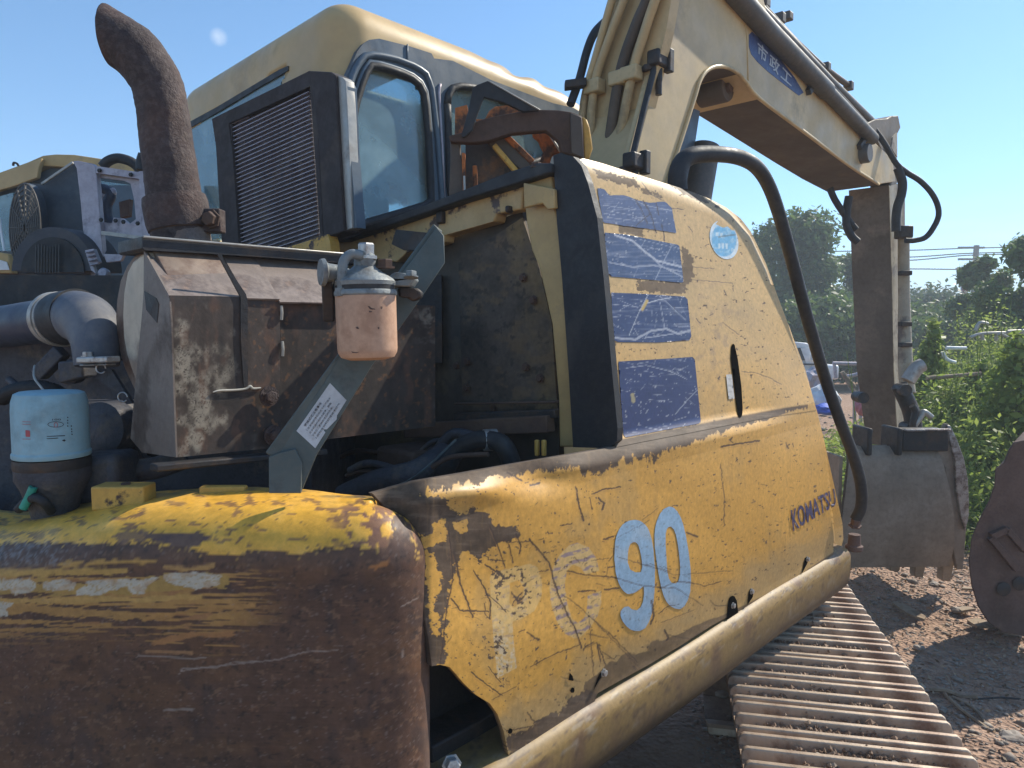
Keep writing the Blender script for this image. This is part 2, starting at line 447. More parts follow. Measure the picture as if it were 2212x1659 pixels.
MT['shield_front'] = worn('flaking_heat_shield', (.075, .062, .055), (.36, .33, .27), .565, 8, (.02, .018, .016), .55, .7, .1, .5, 80, width=.05, patch2=(.10, .055, .035), thr2=.52, scale2=5, bdist=.003)
MT['orange_seal'] = worn('grey_putty', (.4, .38, .33), None, .6, 9, (.2, .18, .15), .4, .8)
MT['glass'], _nt, _b = newmat('tinted_window_glass')
_b.inputs['Base Color'].default_value = (.42, .62, .66, 1); _b.inputs['Roughness'].default_value = .04; _b.inputs['Transmission Weight'].default_value = .72; _b.inputs['IOR'].default_value = 1.5
_b.inputs['Specular IOR Level'].default_value = 1.0
_n = _nt.nodes.new('ShaderNodeTexNoise'); _n.inputs['Scale'].default_value = 5; _n.inputs['Detail'].default_value = 8
_t = _nt.nodes.new('ShaderNodeTexCoord'); _nt.links.new(_t.outputs['Object'], _n.inputs['Vector'])
_r = _nt.nodes.new('ShaderNodeMapRange'); _r.inputs[1].default_value = .5; _r.inputs[2].default_value = .75; _r.inputs[3].default_value = .04; _r.inputs[4].default_value = .45
_nt.links.new(_n.outputs['Fac'], _r.inputs[0]); _nt.links.new(_r.outputs[0], _b.inputs['Roughness'])
_r2 = _nt.nodes.new('ShaderNodeMapRange'); _r2.inputs[1].default_value = .45; _r2.inputs[2].default_value = .8; _r2.inputs[3].default_value = .75; _r2.inputs[4].default_value = .3
_nt.links.new(_n.outputs['Fac'], _r2.inputs[0]); _nt.links.new(_r2.outputs[0], _b.inputs['Transmission Weight'])
MT['track'] = worn('rusty_track_steel', (.25, .17, .12), (.36, .27, .19), .55, 7, (.07, .04, .03), .5, .65, .25, .5, 70)
MT['grouser'] = worn('worn_lit_grouser_steel', (.44, .34, .25), (.24, .15, .10), .58, 7, (.5, .45, .38), .35, .55, .2, .4, 70)  # worn steel, also paler than the shoes to carry the sunlit rib tops
MT['bucket'] = worn('dusty_bucket_steel', (.34, .27, .20), (.42, .34, .26), .58, 4, (.05, .04, .035), .4, .75, .1, .3, 40)
MT['bucket_edge'] = worn('lit_toned_bucket_edge', (.40, .37, .34), (.16, .12, .10), .5, 16, (.7, .68, .65), .5, .4, .4, .7, 60)  # pale tone carries the light caught by the bucket's side edge
MT['stick_dark'] = worn('shade_toned_stick_back', (.15, .125, .10), (.22, .18, .14), .58, 5, (.05, .04, .03), .5, .7, .0, .3, 50)  # dark tone carries the shade on the back of the stick
MT['stick_side'] = worn('lit_toned_stick_side', (.38, .33, .24), (.15, .12, .10), .56, 6, (.2, .15, .1), .4, .6, 0, .25, 50)  # paler tone carries the light on the stick's right face
MT['chrome'] = worn('cylinder_rod', (.5, .5, .5), None, .6, 9, (.3, .3, .3), .2, .25, .9, .05)
MT['cyl_paint'] = worn('grey_brown_cylinder', (.085, .08, .075), (.09, .08, .07), .6, 6, (.25, .2, .15), .3, .55, 0, .2, 60)
MT['white_plastic'] = worn('white_paint', (.75, .76, .76), None, .6, 6, (.6, .6, .6), .1, .35, 0, .02)
MT['car_glass'] = worn('dark_car_glass', (.03, .04, .05), None, .6, 3, (.05, .05, .05), .1, .1, 0, 0)
MT['tyre'] = MT['black_rubber']
MT['navy'] = worn('navy_decal', (.03, .05, .16), (.05, .08, .2), .6, 9, (.3, .33, .4), .2, .4, 0, .05)
MT['decal_white'] = worn('faded_white_lettering', (.45, .48, .52), None, .6, 30, (.2, .22, .3), .5, .5, 0, .05)
MT['komatsu'] = worn('chipped_navy_lettering', (.045, .05, .13), (.40, .33, .30), .60, 60, (.02, .02, .06), .3, .4, 0, .1, 90, width=.03)
MT['paper'] = worn('white_paper_label', (.50, .52, .53), (.40, .36, .33), .62, 22, (.3, .3, .3), .3, .6, 0, .03)
MT['ink'] = worn('black_ink', (.03, .03, .035), None, .5, 30, (.1, .1, .1), .3, .7, 0, 0)
MT['red_ink'] = worn('red_ink', (.40, .09, .10), None, .5, 30, (.3, .1, .1), .3, .7, 0, 0)
MT['steel'] = worn('bare_steel', (.45, .44, .42), (.25, .2, .17), .6, 20, (.15, .12, .1), .3, .4, .6, .2)
MT['green_hose'] = worn('green_hose_sleeve', (.03, .28, .2), None, .5, 20, (.02, .1, .08), .3, .5, 0, 0)
MT['leaf_dark'] = None
def leafmat(name, c, c2, trans=.3):
    m, nt, b = newmat(name); N = nt.nodes; L = nt.links
    n = N.new('ShaderNodeTexNoise'); n.inputs['Scale'].default_value = .9; n.inputs['Detail'].default_value = 4
    t = N.new('ShaderNodeTexCoord'); L.new(t.outputs['Object'], n.inputs['Vector'])
    at_ = N.new('ShaderNodeAttribute'); at_.attribute_name = 'rnd'
    ad = N.new('ShaderNodeMath'); ad.operation = 'MULTIPLY_ADD'; L.new(at_.outputs['Fac'], ad.inputs[0]); ad.inputs[1].default_value = .55; 
    r = N.new('ShaderNodeMapRange'); r.inputs[1].default_value = .3; r.inputs[2].default_value = .7; r.inputs[4].default_value = .5; L.new(n.outputs['Fac'], r.inputs[0]); L.new(r.outputs[0], ad.inputs[2])
    x = N.new('ShaderNodeMix'); x.data_type = 'RGBA'; L.new(ad.outputs[0], x.inputs[0]); x.inputs[6].default_value = (*c, 1); x.inputs[7].default_value = (*c2, 1)
    L.new(x.outputs[2], b.inputs['Base Color']); b.inputs['Roughness'].default_value = .5
    tr = N.new('ShaderNodeBsdfTranslucent'); L.new(x.outputs[2], tr.inputs['Color'])
    ms = N.new('ShaderNodeMixShader'); ms.inputs[0].default_value = trans; L.new(b.outputs[0], ms.inputs[1]); L.new(tr.outputs[0], ms.inputs[2])
    L.new(ms.outputs[0], N['Material Output'].inputs['Surface']); return m
LEAF_D = leafmat('dark_leaves', (.06, .11, .03), (.15, .22, .06), .45)
LEAF_B = leafmat('bright_weed_leaves', (.15, .23, .04), (.36, .42, .10), .6)
LEAF_H = leafmat('far_leaves', (.04, .08, .03), (.10, .15, .05), .35)
BARK = worn('bark', (.12, .09, .065), (.2, .17, .13), .55, 5, (.05, .04, .03), .5, .9, 0, .6, 20)

# ground
GM, nt, b = newmat('stony_brown_earth'); N = nt.nodes; L = nt.links
t = N.new('ShaderNodeTexCoord')
def gn(sc, det=8): 
    n = N.new('ShaderNodeTexNoise'); n.inputs['Scale'].default_value = sc; n.inputs['Detail'].default_value = det; n.inputs['Roughness'].default_value = .65; L.new(t.outputs['Object'], n.inputs['Vector']); return n
n1 = gn(1.3); n2_ = gn(14); vo = N.new('ShaderNodeTexVoronoi'); vo.inputs['Scale'].default_value = 45; L.new(t.outputs['Object'], vo.inputs['Vector'])
cr = N.new('ShaderNodeValToRGB'); L.new(n2_.outputs['Fac'], cr.inputs[0])
cr.color_ramp.elements[0].position = .3; cr.color_ramp.elements[0].color = (.24, .135, .085, 1); cr.color_ramp.elements[1].position = .72; cr.color_ramp.elements[1].color = (.52, .35, .245, 1)
x = N.new('ShaderNodeMix'); x.data_type = 'RGBA'; mr_ = N.new('ShaderNodeMapRange'); mr_.inputs[1].default_value = .45; mr_.inputs[2].default_value = .62; L.new(n1.outputs['Fac'], mr_.inputs[0])
mm = N.new('ShaderNodeMath'); mm.operation = 'MULTIPLY'; mm.inputs[1].default_value = .55; L.new(mr_.outputs[0], mm.inputs[0]); L.new(mm.outputs[0], x.inputs[0])
L.new(cr.outputs[0], x.inputs[6]); x.inputs[7].default_value = (.36, .22, .14, 1); L.new(x.outputs[2], b.inputs['Base Color']); b.inputs['Roughness'].default_value = .9
ad = N.new('ShaderNodeMath'); ad.operation = 'MULTIPLY_ADD'; L.new(vo.outputs['Distance'], ad.inputs[0]); ad.inputs[1].default_value = .6; L.new(n2_.outputs['Fac'], ad.inputs[2])
bn = N.new('ShaderNodeBump'); bn.inputs['Strength'].default_value = 1.0; bn.inputs['Distance'].default_value = .03; L.new(ad.outputs[0], bn.inputs['Height']); L.new(bn.outputs[0], b.inputs['Normal'])
STONE = worn('pale_stones', (.34, .29, .24), (.22, .17, .13), .55, 3, (.15, .1, .08), .3, .85, 0, .3, 20)
WOODC = worn('dry_sticks', (.33, .25, .17), (.2, .14, .09), .55, 6, (.1, .07, .05), .3, .85, 0, .3, 20)
# ================================================================== setting: ground
def gheight(x, y):
    x = np.asarray(x, float); y = np.asarray(y, float)
    h = .05 * fbm(x * .9, y * .9, 3, 31) + .025 * fbm(x * 4, y * 4, 3, 35)
    h = h * sst(1.0, 2.5, np.hypot(x, y)) + .006 * fbm(x * 18, y * 18, 2, 38)
    h = h + .10 * sst(1.2, 1.9, x) * sst(3.6, 1.8, y) * sst(.4, 1.2, y)
    h = h + .25 * sst(6, 14, y) * sst(-2, 6, x) * 0
    return h
gx = np.r_[np.linspace(-600, -20, 10), np.linspace(-16, -2, 12), np.arange(-1.6, 5.6, .05), np.linspace(6, 40, 35), np.linspace(60, 700, 8)]
gy = np.r_[np.linspace(-80, -2, 8), np.arange(0, 8, .05), np.linspace(8.3, 40, 50), np.linspace(50, 1200, 14)]
GX, GY = np.meshgrid(gx, gy)
ground = mob('ground', np.stack([GX, GY, gheight(GX, GY)], -1).reshape(-1, 3), gridF(len(gx), len(gy)), GM, smooth=True)
tag(ground, 'stony brown earth of the yard', kind='structure')

# ================================================================== the excavator
EX = empty('excavator', (-0.9, 3.2, 0), 'battered yellow excavator with open engine hood and light blue 90 on its flank', 'excavator')

# ---- counterweight -------------------------------------------------
CWR = 2.06; CWC = np.array((-.168, 3.10))
path = []
for psi in np.linspace(math.radians(46), math.radians(2), 430):
    path.append((CWC[0] - CWR * math.sin(psi), CWC[1] - CWR * math.cos(psi), -math.sin(psi) * 1.0, math.cos(psi)))
path = [(x, y, math.sin(p), math.cos(p)) for (x, y, _, _), p in zip(path, np.linspace(math.radians(46), math.radians(2), 430))]
ex, ey, nx, ny = path[-1]
cr = .10; cc = (ex + nx * cr, ey + ny * cr)
a0 = math.atan2(-ny, -nx)
for q in np.linspace(0, math.radians(140), 60)[1:]:
    a = a0 + q; path.append((cc[0] + cr * math.cos(a), cc[1] + cr * math.sin(a), -math.cos(a), -math.sin(a)))
path = np.array(path)
def cwz(x): return 1.360 + .131 * (x + .22) + .010 * np.sin(x * 9 + 1)
# profile: vertical face up to (zt-.085), quarter round, then the flat top going back
prof = [(0.0, z_, 0) for z_ in np.linspace(-.75, -.085, 300)] + [(.085 * (1 - math.cos(q)), -.085 + .085 * math.sin(q), 0) for q in np.linspace(0, math.pi / 2, 34)][1:] + [(.085, .0, e) for e in np.linspace(0, .10, 24)[1:]] + [(.085, -.02 * k, .10 + .004 * k) for k in range(1, 8)]
prof = np.array(prof)
nu, nv = len(path), len(prof)
PX = path[None, :, 0] + path[None, :, 2] * prof[:, 0:1]; PY = path[None, :, 1] + path[None, :, 3] * prof[:, 0:1] + prof[:, 2:3] * np.r_[np.ones(370), np.linspace(1, .0, len(path) - 370)][None]
PZ = cwz(path[None, :, 0] + 0 * PX) - .075 * (np.r_[np.zeros(370), np.linspace(0, 1, len(path) - 370)] ** 1.9)[None] + prof[:, 1:2] + np.where(prof[:, 2:3] > 0, .004 * fbm(PX * 9, PY * 9, 2, 4), 0)
V = np.stack([PX, PY, PZ], -1).reshape(-1, 3)
# gentle dents of the steel skin
amt = .004 * fbm(V[:, 0] * 5, V[:, 2] * 5, 3, 77); V[:, 1] += amt
X, Y = proj(V)
C = np.zeros((len(V), 3)) + (.098, .053, .036)
A = np.full(len(V), .55)
n1 = fbm(X / 60, Y / 60, 4, 1); n2 = fbm(X / 9, Y / 9, 4, 2); n3 = fbm(X / 160, Y / 5, 5, 3)
C *= (1 + .35 * n1 + .2 * n2 + .18 * fbm(X / 200, Y / 2.5, 3, 9))[:, None]
mixc(C, sst(.15, .5, fbm(X / 45, Y / 80, 4, 5)) * .5, (.045, .035, .035))
mixc(C, sst(.42, .6, fbm(X / 5, Y / 5, 3, 6)) * .5, (.22, .17, .14))
mixc(C, sst(.3, .6, fbm(X / 30, Y / 30, 4, 8)) * .35, (.14, .06, .03))
YL = (.78, .41, .055)
# yellow on the rounded shoulder and top
z8 = lambda p: zc(0, 1102.6, 1 / 3, p)
low = z8([(-300, 215), (0, 215), (120, 200), (400, 212), (450, 205), (730, 215), (900, 205), (980, 215), (1260, 250), (1300, 278), (1540, 285), (1600, 262), (1659, 260)]) + [(600, 1188), (640, 1196), (700, 1186), (760, 1180), (815, 1188), (838, 1178), (848, 1150), (842, 1115), (860, 1105), (890, 1140), (905, 1200), (880, 1080), (820, 1040), (600, 1030), (-300, 1030)]
ym = pmask(X, Y, low, 1.4, 4.0, 16, 21)
chip = sst(.42, .48, fbm(X / 26, Y / 9, 5, 23) - .15 * sst(500, 700, X)); 
chip2 = sst(.56, .62, fbm(X / 9, Y / 6, 4, 24))
rb = sst(690, 760, X) * sst(1080, 1100, Y)
rch = sst(-.05, .05, fbm(X / 22, Y / 18, 5, 29)) * rb
mixc(C, ym, YL)
C *= (1 + ym * .14 * n1 + ym * .08 * n2)[:, None]
mixc(C, ym * sst(.27, .36, fbm(X / 30, Y / 11, 6, 31) + .10 * fbm(X / 4, Y / 2.5, 2, 33)) * .8, (.19, .10, .06)); mixc(C, ym * sst(.0, .6, n1) * .3, (.80, .50, .16)); mixc(C, ym * chip * .85, (.17, .085, .055)); mixc(C, ym * chip2 * .8, (.10, .06, .045)); mixc(C, ym * rch * .9, (.20, .10, .075))
mixc(C, pmask(X, Y, z8([(900, 140), (960, 190), (1100, 225), (1250, 240), (1360, 170), (1280, 140), (1100, 150)]), 2, 4, 12, 25) * .92, (.11, .065, .06))
mixc(C, pmask(X, Y, z8([(720, 160), (830, 140), (900, 120), (1000, 140), (900, 200), (760, 215)]), 2, 5, 12, 26) * .8, (.2, .11, .07))
fl = pmask(X, Y, low, 1.4, 16, 9, 64, 5) * (1 - ym); mixc(C, fl * sst(-.05, .1, fbm(X / 5, Y / 4, 4, 65)) * .9, (.55, .33, .08))
mixc(C, (1 - ym) * sst(.0, .45, fbm(X / 90, Y / 60, 5, 66)) * .45, (.17, .085, .042)); mixc(C, (1 - ym) * sst(.35, .45, fbm(X / 16, Y / 12, 5, 67)) * .55, (.21, .12, .07)); mixc(C, (1 - ym) * sst(.33, .4, fbm(X / 13 + 50, Y / 11, 5, 68)) * .6, (.035, .025, .022))
# grey streaks on the top surface, stronger further back
back = sst(.03, .07, np.tile(prof[:, 2:3], (1, nu)).ravel())
mixc(C, back * .65 * sst(-.3, .2, fbm(X / 60, Y / 6, 4, 27)), (.12, .115, .08))
# scraped streaks of yellow and white primer on the rear face
env = sst(1215, 1240, Y) * sst(1420 - .06 * X, 1330, Y) * sst(640, 480, X - 10 * n1)
env2 = sst(1255, 1285, Y) * sst(1425, 1400, Y) * sst(250, 330, X) * sst(560, 480, X)
st = sst(.02, .14, n3 + .55 * fbm(X / 300, Y / 28, 2, 12)) * np.maximum(env, env2 * .8)
mixc(C, st * .85, (.46, .25, .075)); mixc(C, st * sst(.1, .4, fbm(X / 40, Y / 12, 4, 13)) * .6, (.26, .11, .06))
def strip(pts, w, col, seed, a=.9):
    global C
    d = pdist(X, Y, pts); m = (1 - sst(-1.2, 1.2, d - w / 2 + (w * .45 + 1.5) * fbm(X / 30, Y / 7, 4, seed))) * a; mixc(C, m, col)
strip(z8([(390, 352), (650, 338), (1005, 328)]), 10, (.52, .29, .07), 41)
strip(z8([(-200, 405), (300, 400), (800, 392)]), 13, (.50, .30, .08), 42)
strip(z8([(-200, 500), (300, 500), (600, 510), (1000, 480), (1430, 450)]), 31, (.40, .25, .07), 43)
strip(z8([(-200, 590), (400, 585), (800, 580), (1300, 560)]), 11, (.50, .30, .09), 44)
strip(z8([(-100, 640), (300, 640), (930, 690)]), 18, (.40, .22, .07), 45)
strip(z8([(950, 700), (1200, 660), (1640, 610)]), 11, (.42, .22, .07), 46)
strip(z8([(1000, 860), (1200, 810), (1500, 800)]), 12, (.40, .19, .07), 47, .8)
strip(z8([(1070, 370), (1240, 385), (1380, 360)]), 9, (.45, .26, .09), 48)
strip(z8([(950, 915), (1240, 925)]), 6, (.38, .20, .09), 49, .7)
wv = pmask(X, Y, z8([(-60, 450), (200, 450), (240, 500), (200, 530), (100, 545), (70, 520), (-60, 525)]), 1.5, 3, 9, 51)
wv = np.maximum(wv, pmask(X, Y, z8([(280, 465), (420, 445), (490, 470), (485, 510), (400, 525), (290, 520)]), 1.5, 3, 9, 52))
wv = np.maximum(wv, pmask(X, Y, z8([(560, 460), (700, 445), (860, 450), (1030, 430), (960, 480), (930, 545), (860, 545), (820, 495), (700, 530), (640, 550), (490, 555), (510, 510), (570, 490)]), 1.5, 3, 9, 53))
wv = np.maximum(wv, pmask(X, Y, z8([(1040, 430), (1120, 405), (1280, 400), (1440, 420), (1420, 480), (1300, 510), (1200, 500), (1100, 470)]), 1.5, 3, 9, 54))
wv = np.maximum(wv, pmask(X, Y, z8([(-40, 590), (90, 600), (40, 640), (60, 690), (-40, 690)]), 1.5, 4, 9, 55))
cell = np.abs(fbm(X / 3.2, Y / 3.2, 2, 56)); wv = wv * (1 - .65 * sst(.10, .02, cell))
mixc(C, wv * .92, (.50, .46, .37)); mixc(C, wv * sst(.1, .4, fbm(X / 25, Y / 12, 3, 57)) * .5, (.42, .25, .12))
mixc(C, sst(-.15, .35, fbm(X / 6, Y / 10, 4, 61)) * .6 * sst(1160, 1180, Y) * sst(1228, 1210, Y) * sst(190, 110, X), (.25, .24, .24))
for pts, w in ((z8([(1165, 1060), (1180, 1025), (1400, 1020), (1500, 985), (1659, 978)]), 1.2), (z8([(1060, 1295), (1150, 1290), (1250, 1290)]), 4), (z8([(900, 500 + 440), (1250, 960), (1330, 955)]), 2), ([(390, 1450), (430, 1443), (600, 1425), (660, 1408), (730, 1405)], 1.5), ([(868, 1310), (905, 1290)], 1), ([(870, 1420), (872, 1380)], 1)):
    mixc(C, lmask(X, Y, pts, w) * .55, (.34, .28, .24))
for k in range(240):
    x0 = rng.uniform(-20, 900); y0 = rng.uniform(1280, 1659); l = 1.5 + rng.exponential(7); a = rng.normal(0, .9)
    mixc(C, lmask(X, Y, [(x0, y0), (x0 + l * math.cos(a), y0 + l * math.sin(a))], rng.uniform(.1, .8), 1.0) * rng.uniform(.08, .4), (.30, .24, .21))
mixc(C, sst(905, 930, X) * sst(1200, 1260, Y) * .5, (.16, .11, .09))  # paler strip painted for the rim highlight along the right corner
mixc(C, pmask(X, Y, [(800, 1225), (845, 1205), (838, 1222), (812, 1232)], 2, 4, 8, 58) * .8, (.42, .17, .05))
A += .12 * n2; A = np.clip(A - .12 * ym, .3, .85)
cw = mob('counterweight', V, gridF(nu, nv)[:, ::1], PAINTR, EX, smooth=True, attrs={'paint': np.clip(C, 0, 1), 'rough': A})
del V, C, A
# inner bulk under the counterweight and engine floor so that nothing is hollow
# lugs
def lug(px0, px1, ytop, ybot, d, dep, mt):
    a = at(px0, ybot, d); b_ = at(px1, ybot, d); c = at(px0, ytop, d)
    w = b_ - a; h = np.array((0, 0, c[2] - a[2]))
    ctr = a + w / 2 + h / 2 + np.array((0, dep / 2, 0))
    return box('lifting_lug', ctr, w, np.array((0, dep, 0)), h, mt, EX, bevel=.003)
lug(197, 311, 1052, 1104, 1.19, .045, MT['yellow_rust'])
lug(430, 528, 1052, 1088, 1.21, .02, MT['yellow_rust'])
bolt('bolt', at(272, 1050, 1.21), (0, 0, 1), .008, .006, MT['rust'], EX)

# ---- hood side panel -----------------------------------------------
EDGE = [(1.0, 2.05), (1.28, 2.045), (1.6, 2.04), (1.9, 2.015), (2.05, 1.985), (2.17, 1.93), (2.26, 1.82), (2.325, 1.68), (2.405, 1.46), (2.53, 1.1), (2.61, .87), (2.63, .7)]
EDGE = [(u, z) for u, z in EDGE]
def dentf(X, Y):
    o = -.020 * np.exp(-((X - 1150) / 75) ** 2 - ((Y - 1030) / 34) ** 2)
    o += .010 * np.exp(-((X - 1020) / 90) ** 2 - ((Y - 1062) / 26) ** 2)
    o += -.012 * np.exp(-((X - 1100) / 130) ** 2 - ((Y - 1250) / 90) ** 2)
    o += .0025 * fbm(X / 180, Y / 180, 2, 71) + .0004 * fbm(X / 40, Y / 40, 2, 72)
    # torn flap stands proud of the rest
    return o - .07 * sst(935, 815, X)
    cut = np.array([(1140, 1160), (1190, 1215), (1215, 1290), (1240, 1380), (1256, 1412), (1275, 1480), (1290, 1560)])
    cx = np.interp(Y, cut[:, 1], cut[:, 0]); o += .0025 * sst(1165, 1330, Y) * sst(1.0, -1.0, X - cx)
    # buckled crease at the left
    c2 = np.array([(1005, 1130), (1000, 1180), (1008, 1270), (985, 1360), (965, 1430)]); cx = np.interp(Y, c2[:, 1], c2[:, 0])
    o += -.007 * sst(1110, 1200, Y) * sst(2.0, -2.0, X - cx)
    o += -.07 * sst(935, 815, X)
    return o
def panelcast(X, Y, off=0.0):
    X = np.asarray(X, float); Y = np.asarray(Y, float)
    D = rays(X, Y); rv = D @ RV; fv = D @ FV; dz = D[..., 2]
    do = dentf(X, Y) + off
    v = np.full(X.shape, -.88)
    for it in range(24):
        t = v / rv; u = t * fv; z = CAMZ + t * dz
        fade = sst(2.25, 1.9, u)
        V_ = -.87 + .012 * np.sin(np.clip((z - .85) / .45, 0, 1) * math.pi) - .035 * sst(1.325, 1.385, z) * fade - .035 * sst(1.2, 1.6, z) * (1 - fade) - .17 * np.maximum(z - 1.37, 0)
        e = pdist(u, z, EDGE); ins = inpoly(u, z, EDGE + [(0, .5), (0, 2.05)])
        e = np.where(ins, e, -e)
        R_ = np.where(z > 1.75, .09, .05)
        q = np.clip(R_ - e, 0, R_ * .93); V_ = V_ - (R_ - np.sqrt(R_ ** 2 - q ** 2)) - np.clip(-e, 0, .1) * .5
        v = v + .5 * (V_ + do - v)
    t = v / rv
    return CAM + D * t[..., None]
ZP = lambda p: zc(1206, 775.3, .3957, p)      # zoom (1400,900)
ZQ = lambda p: zc(861.4, 1102.6, 1 / 3, p)    # zoom (1000,1280)
ZR = lambda p: zc(775.3, 947.5, 1 / 3, p)     # zoom (900,1100)
ZS = lambda p: zc(1206, 310, 1 / 3, p)        # zoom (1400,360)
SCR = []   # dark scratches
for f, pts, w in (
    (ZP, [(885, 565), (895, 660), (908, 760), (905, 915)], 1.6), (ZP, [(95, 700), (110, 780), (135, 885)], 3.5), (ZP, [(100, 740), (125, 830)], 3), (ZP, [(185, 740), (250, 710), (340, 700)], 3.5),
    (ZP, [(220, 760), (250, 790), (240, 820)], 6), (ZP, [(170, 760), (185, 820)], 3), (ZP, [(700, 945), (730, 960), (760, 970)], 5), (ZP, [(245, 985), (300, 970)], 4), (ZP, [(108, 1270), (200, 1265)], 4),
    (ZP, [(250, 1260), (330, 1250)], 5), (ZP, [(50, 1160), (150, 1180), (300, 1190), (420, 1230), (560, 1250), (640, 1215), (720, 1220), (800, 1240), (890, 1215)], 1.8), (ZP, [(320, 1080), (500, 1130), (640, 1180), (950, 1155)], 1.2),
    (ZP, [(410, 1110), (610, 1160)], 1.5), (ZP, [(500, 1120), (620, 1150)], 1.3), (ZP, [(470, 1240), (640, 1250), (790, 1345)], 1.6), (ZP, [(550, 1390), (600, 1350), (660, 1340)], 2), (ZP, [(510, 1320), (520, 1400), (505, 1445)], 6),
    (ZP, [(580, 1480), (600, 1520), (590, 1535)], 6), (ZP, [(590, 1505), (720, 1530), (780, 1490)], 1.4), (ZP, [(190, 1420), (300, 1520), (430, 1655)], 2.0), (ZP, [(170, 1420), (185, 1655)], 1.2), (ZP, [(210, 1550), (230, 1655)], 3.5),
    (ZP, [(240, 1600), (310, 1640)], 2), (ZP, [(300, 990), (500, 880)], 1.0), (ZP, [(890, 478), (1000, 460), (1095, 447)], 4.5), (ZP, [(1000, 68), (1080, 75), (1150, 100), (1215, 140)], 1.3), (ZP, [(830, 1320), (860, 1350), (920, 1345)], 1.8),
    (ZP, [(1245, 460), (1255, 490)], 3), (ZP, [(1280, 460), (1285, 480)], 2), (ZP, [(180, 1100), (290, 1085)], 1.3), (ZP, [(460, 880), (545, 815)], .8), (ZP, [(270, 1140), (305, 1132)], 3), (ZP, [(560, 1440), (740, 1370)], 1),
    (ZQ, [(845, 185), (920, 270), (975, 340), (1000, 440), (1040, 560), (1100, 690), (1140, 760), (1185, 890)], 4.5), (ZQ, [(485, 390), (560, 510), (595, 600), (590, 700)], 4), (ZQ, [(595, 560), (650, 610), (695, 660)], 2),
    (ZQ, [(555, 600), (560, 680), (590, 705)], 2), (ZQ, [(590, 100), (640, 220), (690, 370)], 3), (ZQ, [(715, 220), (740, 340)], 3), (ZQ, [(320, 110), (345, 330), (350, 450), (310, 640), (270, 990)], 3), (ZQ, [(360, 270), (400, 480), (480, 690)], 5),
    (ZQ, [(340, 570), (400, 650), (580, 655)], 4), (ZQ, [(760, 150), (790, 230), (780, 280)], 4), (ZQ, [(600, 320), (690, 325)], 3), (ZQ, [(700, 210), (850, 200)], 2), (ZQ, [(850, 1015), (1000, 935), (1170, 870)], 2),
    (ZQ, [(470, 1050), (560, 1120), (670, 1200)], 3), (ZQ, [(830, 790), (905, 840)], 4), (ZQ, [(775, 790), (815, 775)], 2.5), (ZQ, [(580, 1010), (660, 1115)], 2), (ZQ, [(600, 1230), (760, 1140)], 1.5), (ZQ, [(830, 1310), (880, 1370)], 3),
    (ZQ, [(700, 1430), (870, 1395)], 2.5), (ZQ, [(1055, 540), (1190, 640), (1310, 760), (1560, 1020)], 1.6), (ZQ, [(730, 530), (770, 590), (810, 560)], 4), (ZQ, [(740, 600), (800, 530)], 3), (ZQ, [(560, 350), (620, 390)], 5),
    (ZQ, [(1050, 100), (1120, 85)], 2), (ZQ, [(910, 400), (970, 385)], 2), (ZQ, [(1085, 390), (1200, 415), (1420, 440)], 1.8), (ZQ, [(1240, 800), (1265, 1070)], 1.5), (ZQ, [(1290, 870), (1340, 1000)], 3), (ZQ, [(1210, 890), (1285, 855)], 1.5),
    (ZQ, [(1050, 1080), (1180, 1110)], 1.2), (ZR, [(1405, 310), (1420, 400), (1455, 530)], 4), (ZR, [(960, 220), (1055, 270)], 4),
    (ZR, [(1110, 300), (1170, 290)], 5), (ZS, [(550, 370), (590, 440), (635, 575)], 3.2), (ZS, [(500, 360), (545, 440), (580, 520)], 2.2), (ZS, [(635, 390), (655, 465)], 2.5), (ZS, [(670, 520), (690, 630)], 3), (ZS, [(500, 535), (600, 450)], 2), (ZS, [(740, 420), (810, 430)], 1.5), (ZS, [(845, 540), (870, 575)], 1.5),
    (ZS, [(895, 1135), (920, 1165)], 2.2), (ZS, [(1065, 1160), (1170, 1240)], 1.2), (ZS, [(1075, 950), (1090, 985)], 2), (ZS, [(860, 880), (1130, 905), (1135, 960)], 1.2), (ZS, [(870, 800), (1010, 810)], 1), (ZS, [(540, 250), (600, 330), (680, 370)], 1.6), (ZS, [(470, 230), (520, 300)], 1.4)):
    SCR.append((f(pts), w))
r2 = np.random.default_rng(5)
for k in range(170):
    if k < 110: x0 = r2.uniform(950, 1330); y0 = r2.uniform(1150, 1600)
    else: x0 = r2.uniform(1300, 1790); y0 = r2.uniform(480, 1400)
    l = r2.exponential(9) + 2; a = r2.normal(-.3, .8); c_ = r2.normal(0, 3)
    SCR.append(([(x0, y0), (x0 + l * .5 * math.cos(a) + c_, y0 + l * .5 * math.sin(a)), (x0 + l * math.cos(a), y0 + l * math.sin(a))], r2.choice([.4, .8, 1.4, 2.4], p=[.45, .3, .17, .08])))
def damage(X, Y):
    m = np.zeros(X.shape)
    wx = X + 1.8 * fbm(X / 7, Y / 7, 2, 90); wy = Y + 1.8 * fbm(X / 7, Y / 7, 2, 91)
    for pts, w in SCR: m = np.maximum(m, lmask(wx, wy, pts, w * .62, .9) * min(1, .5 + w * .25))
    return m
WSC = []
r3 = np.random.default_rng(8)
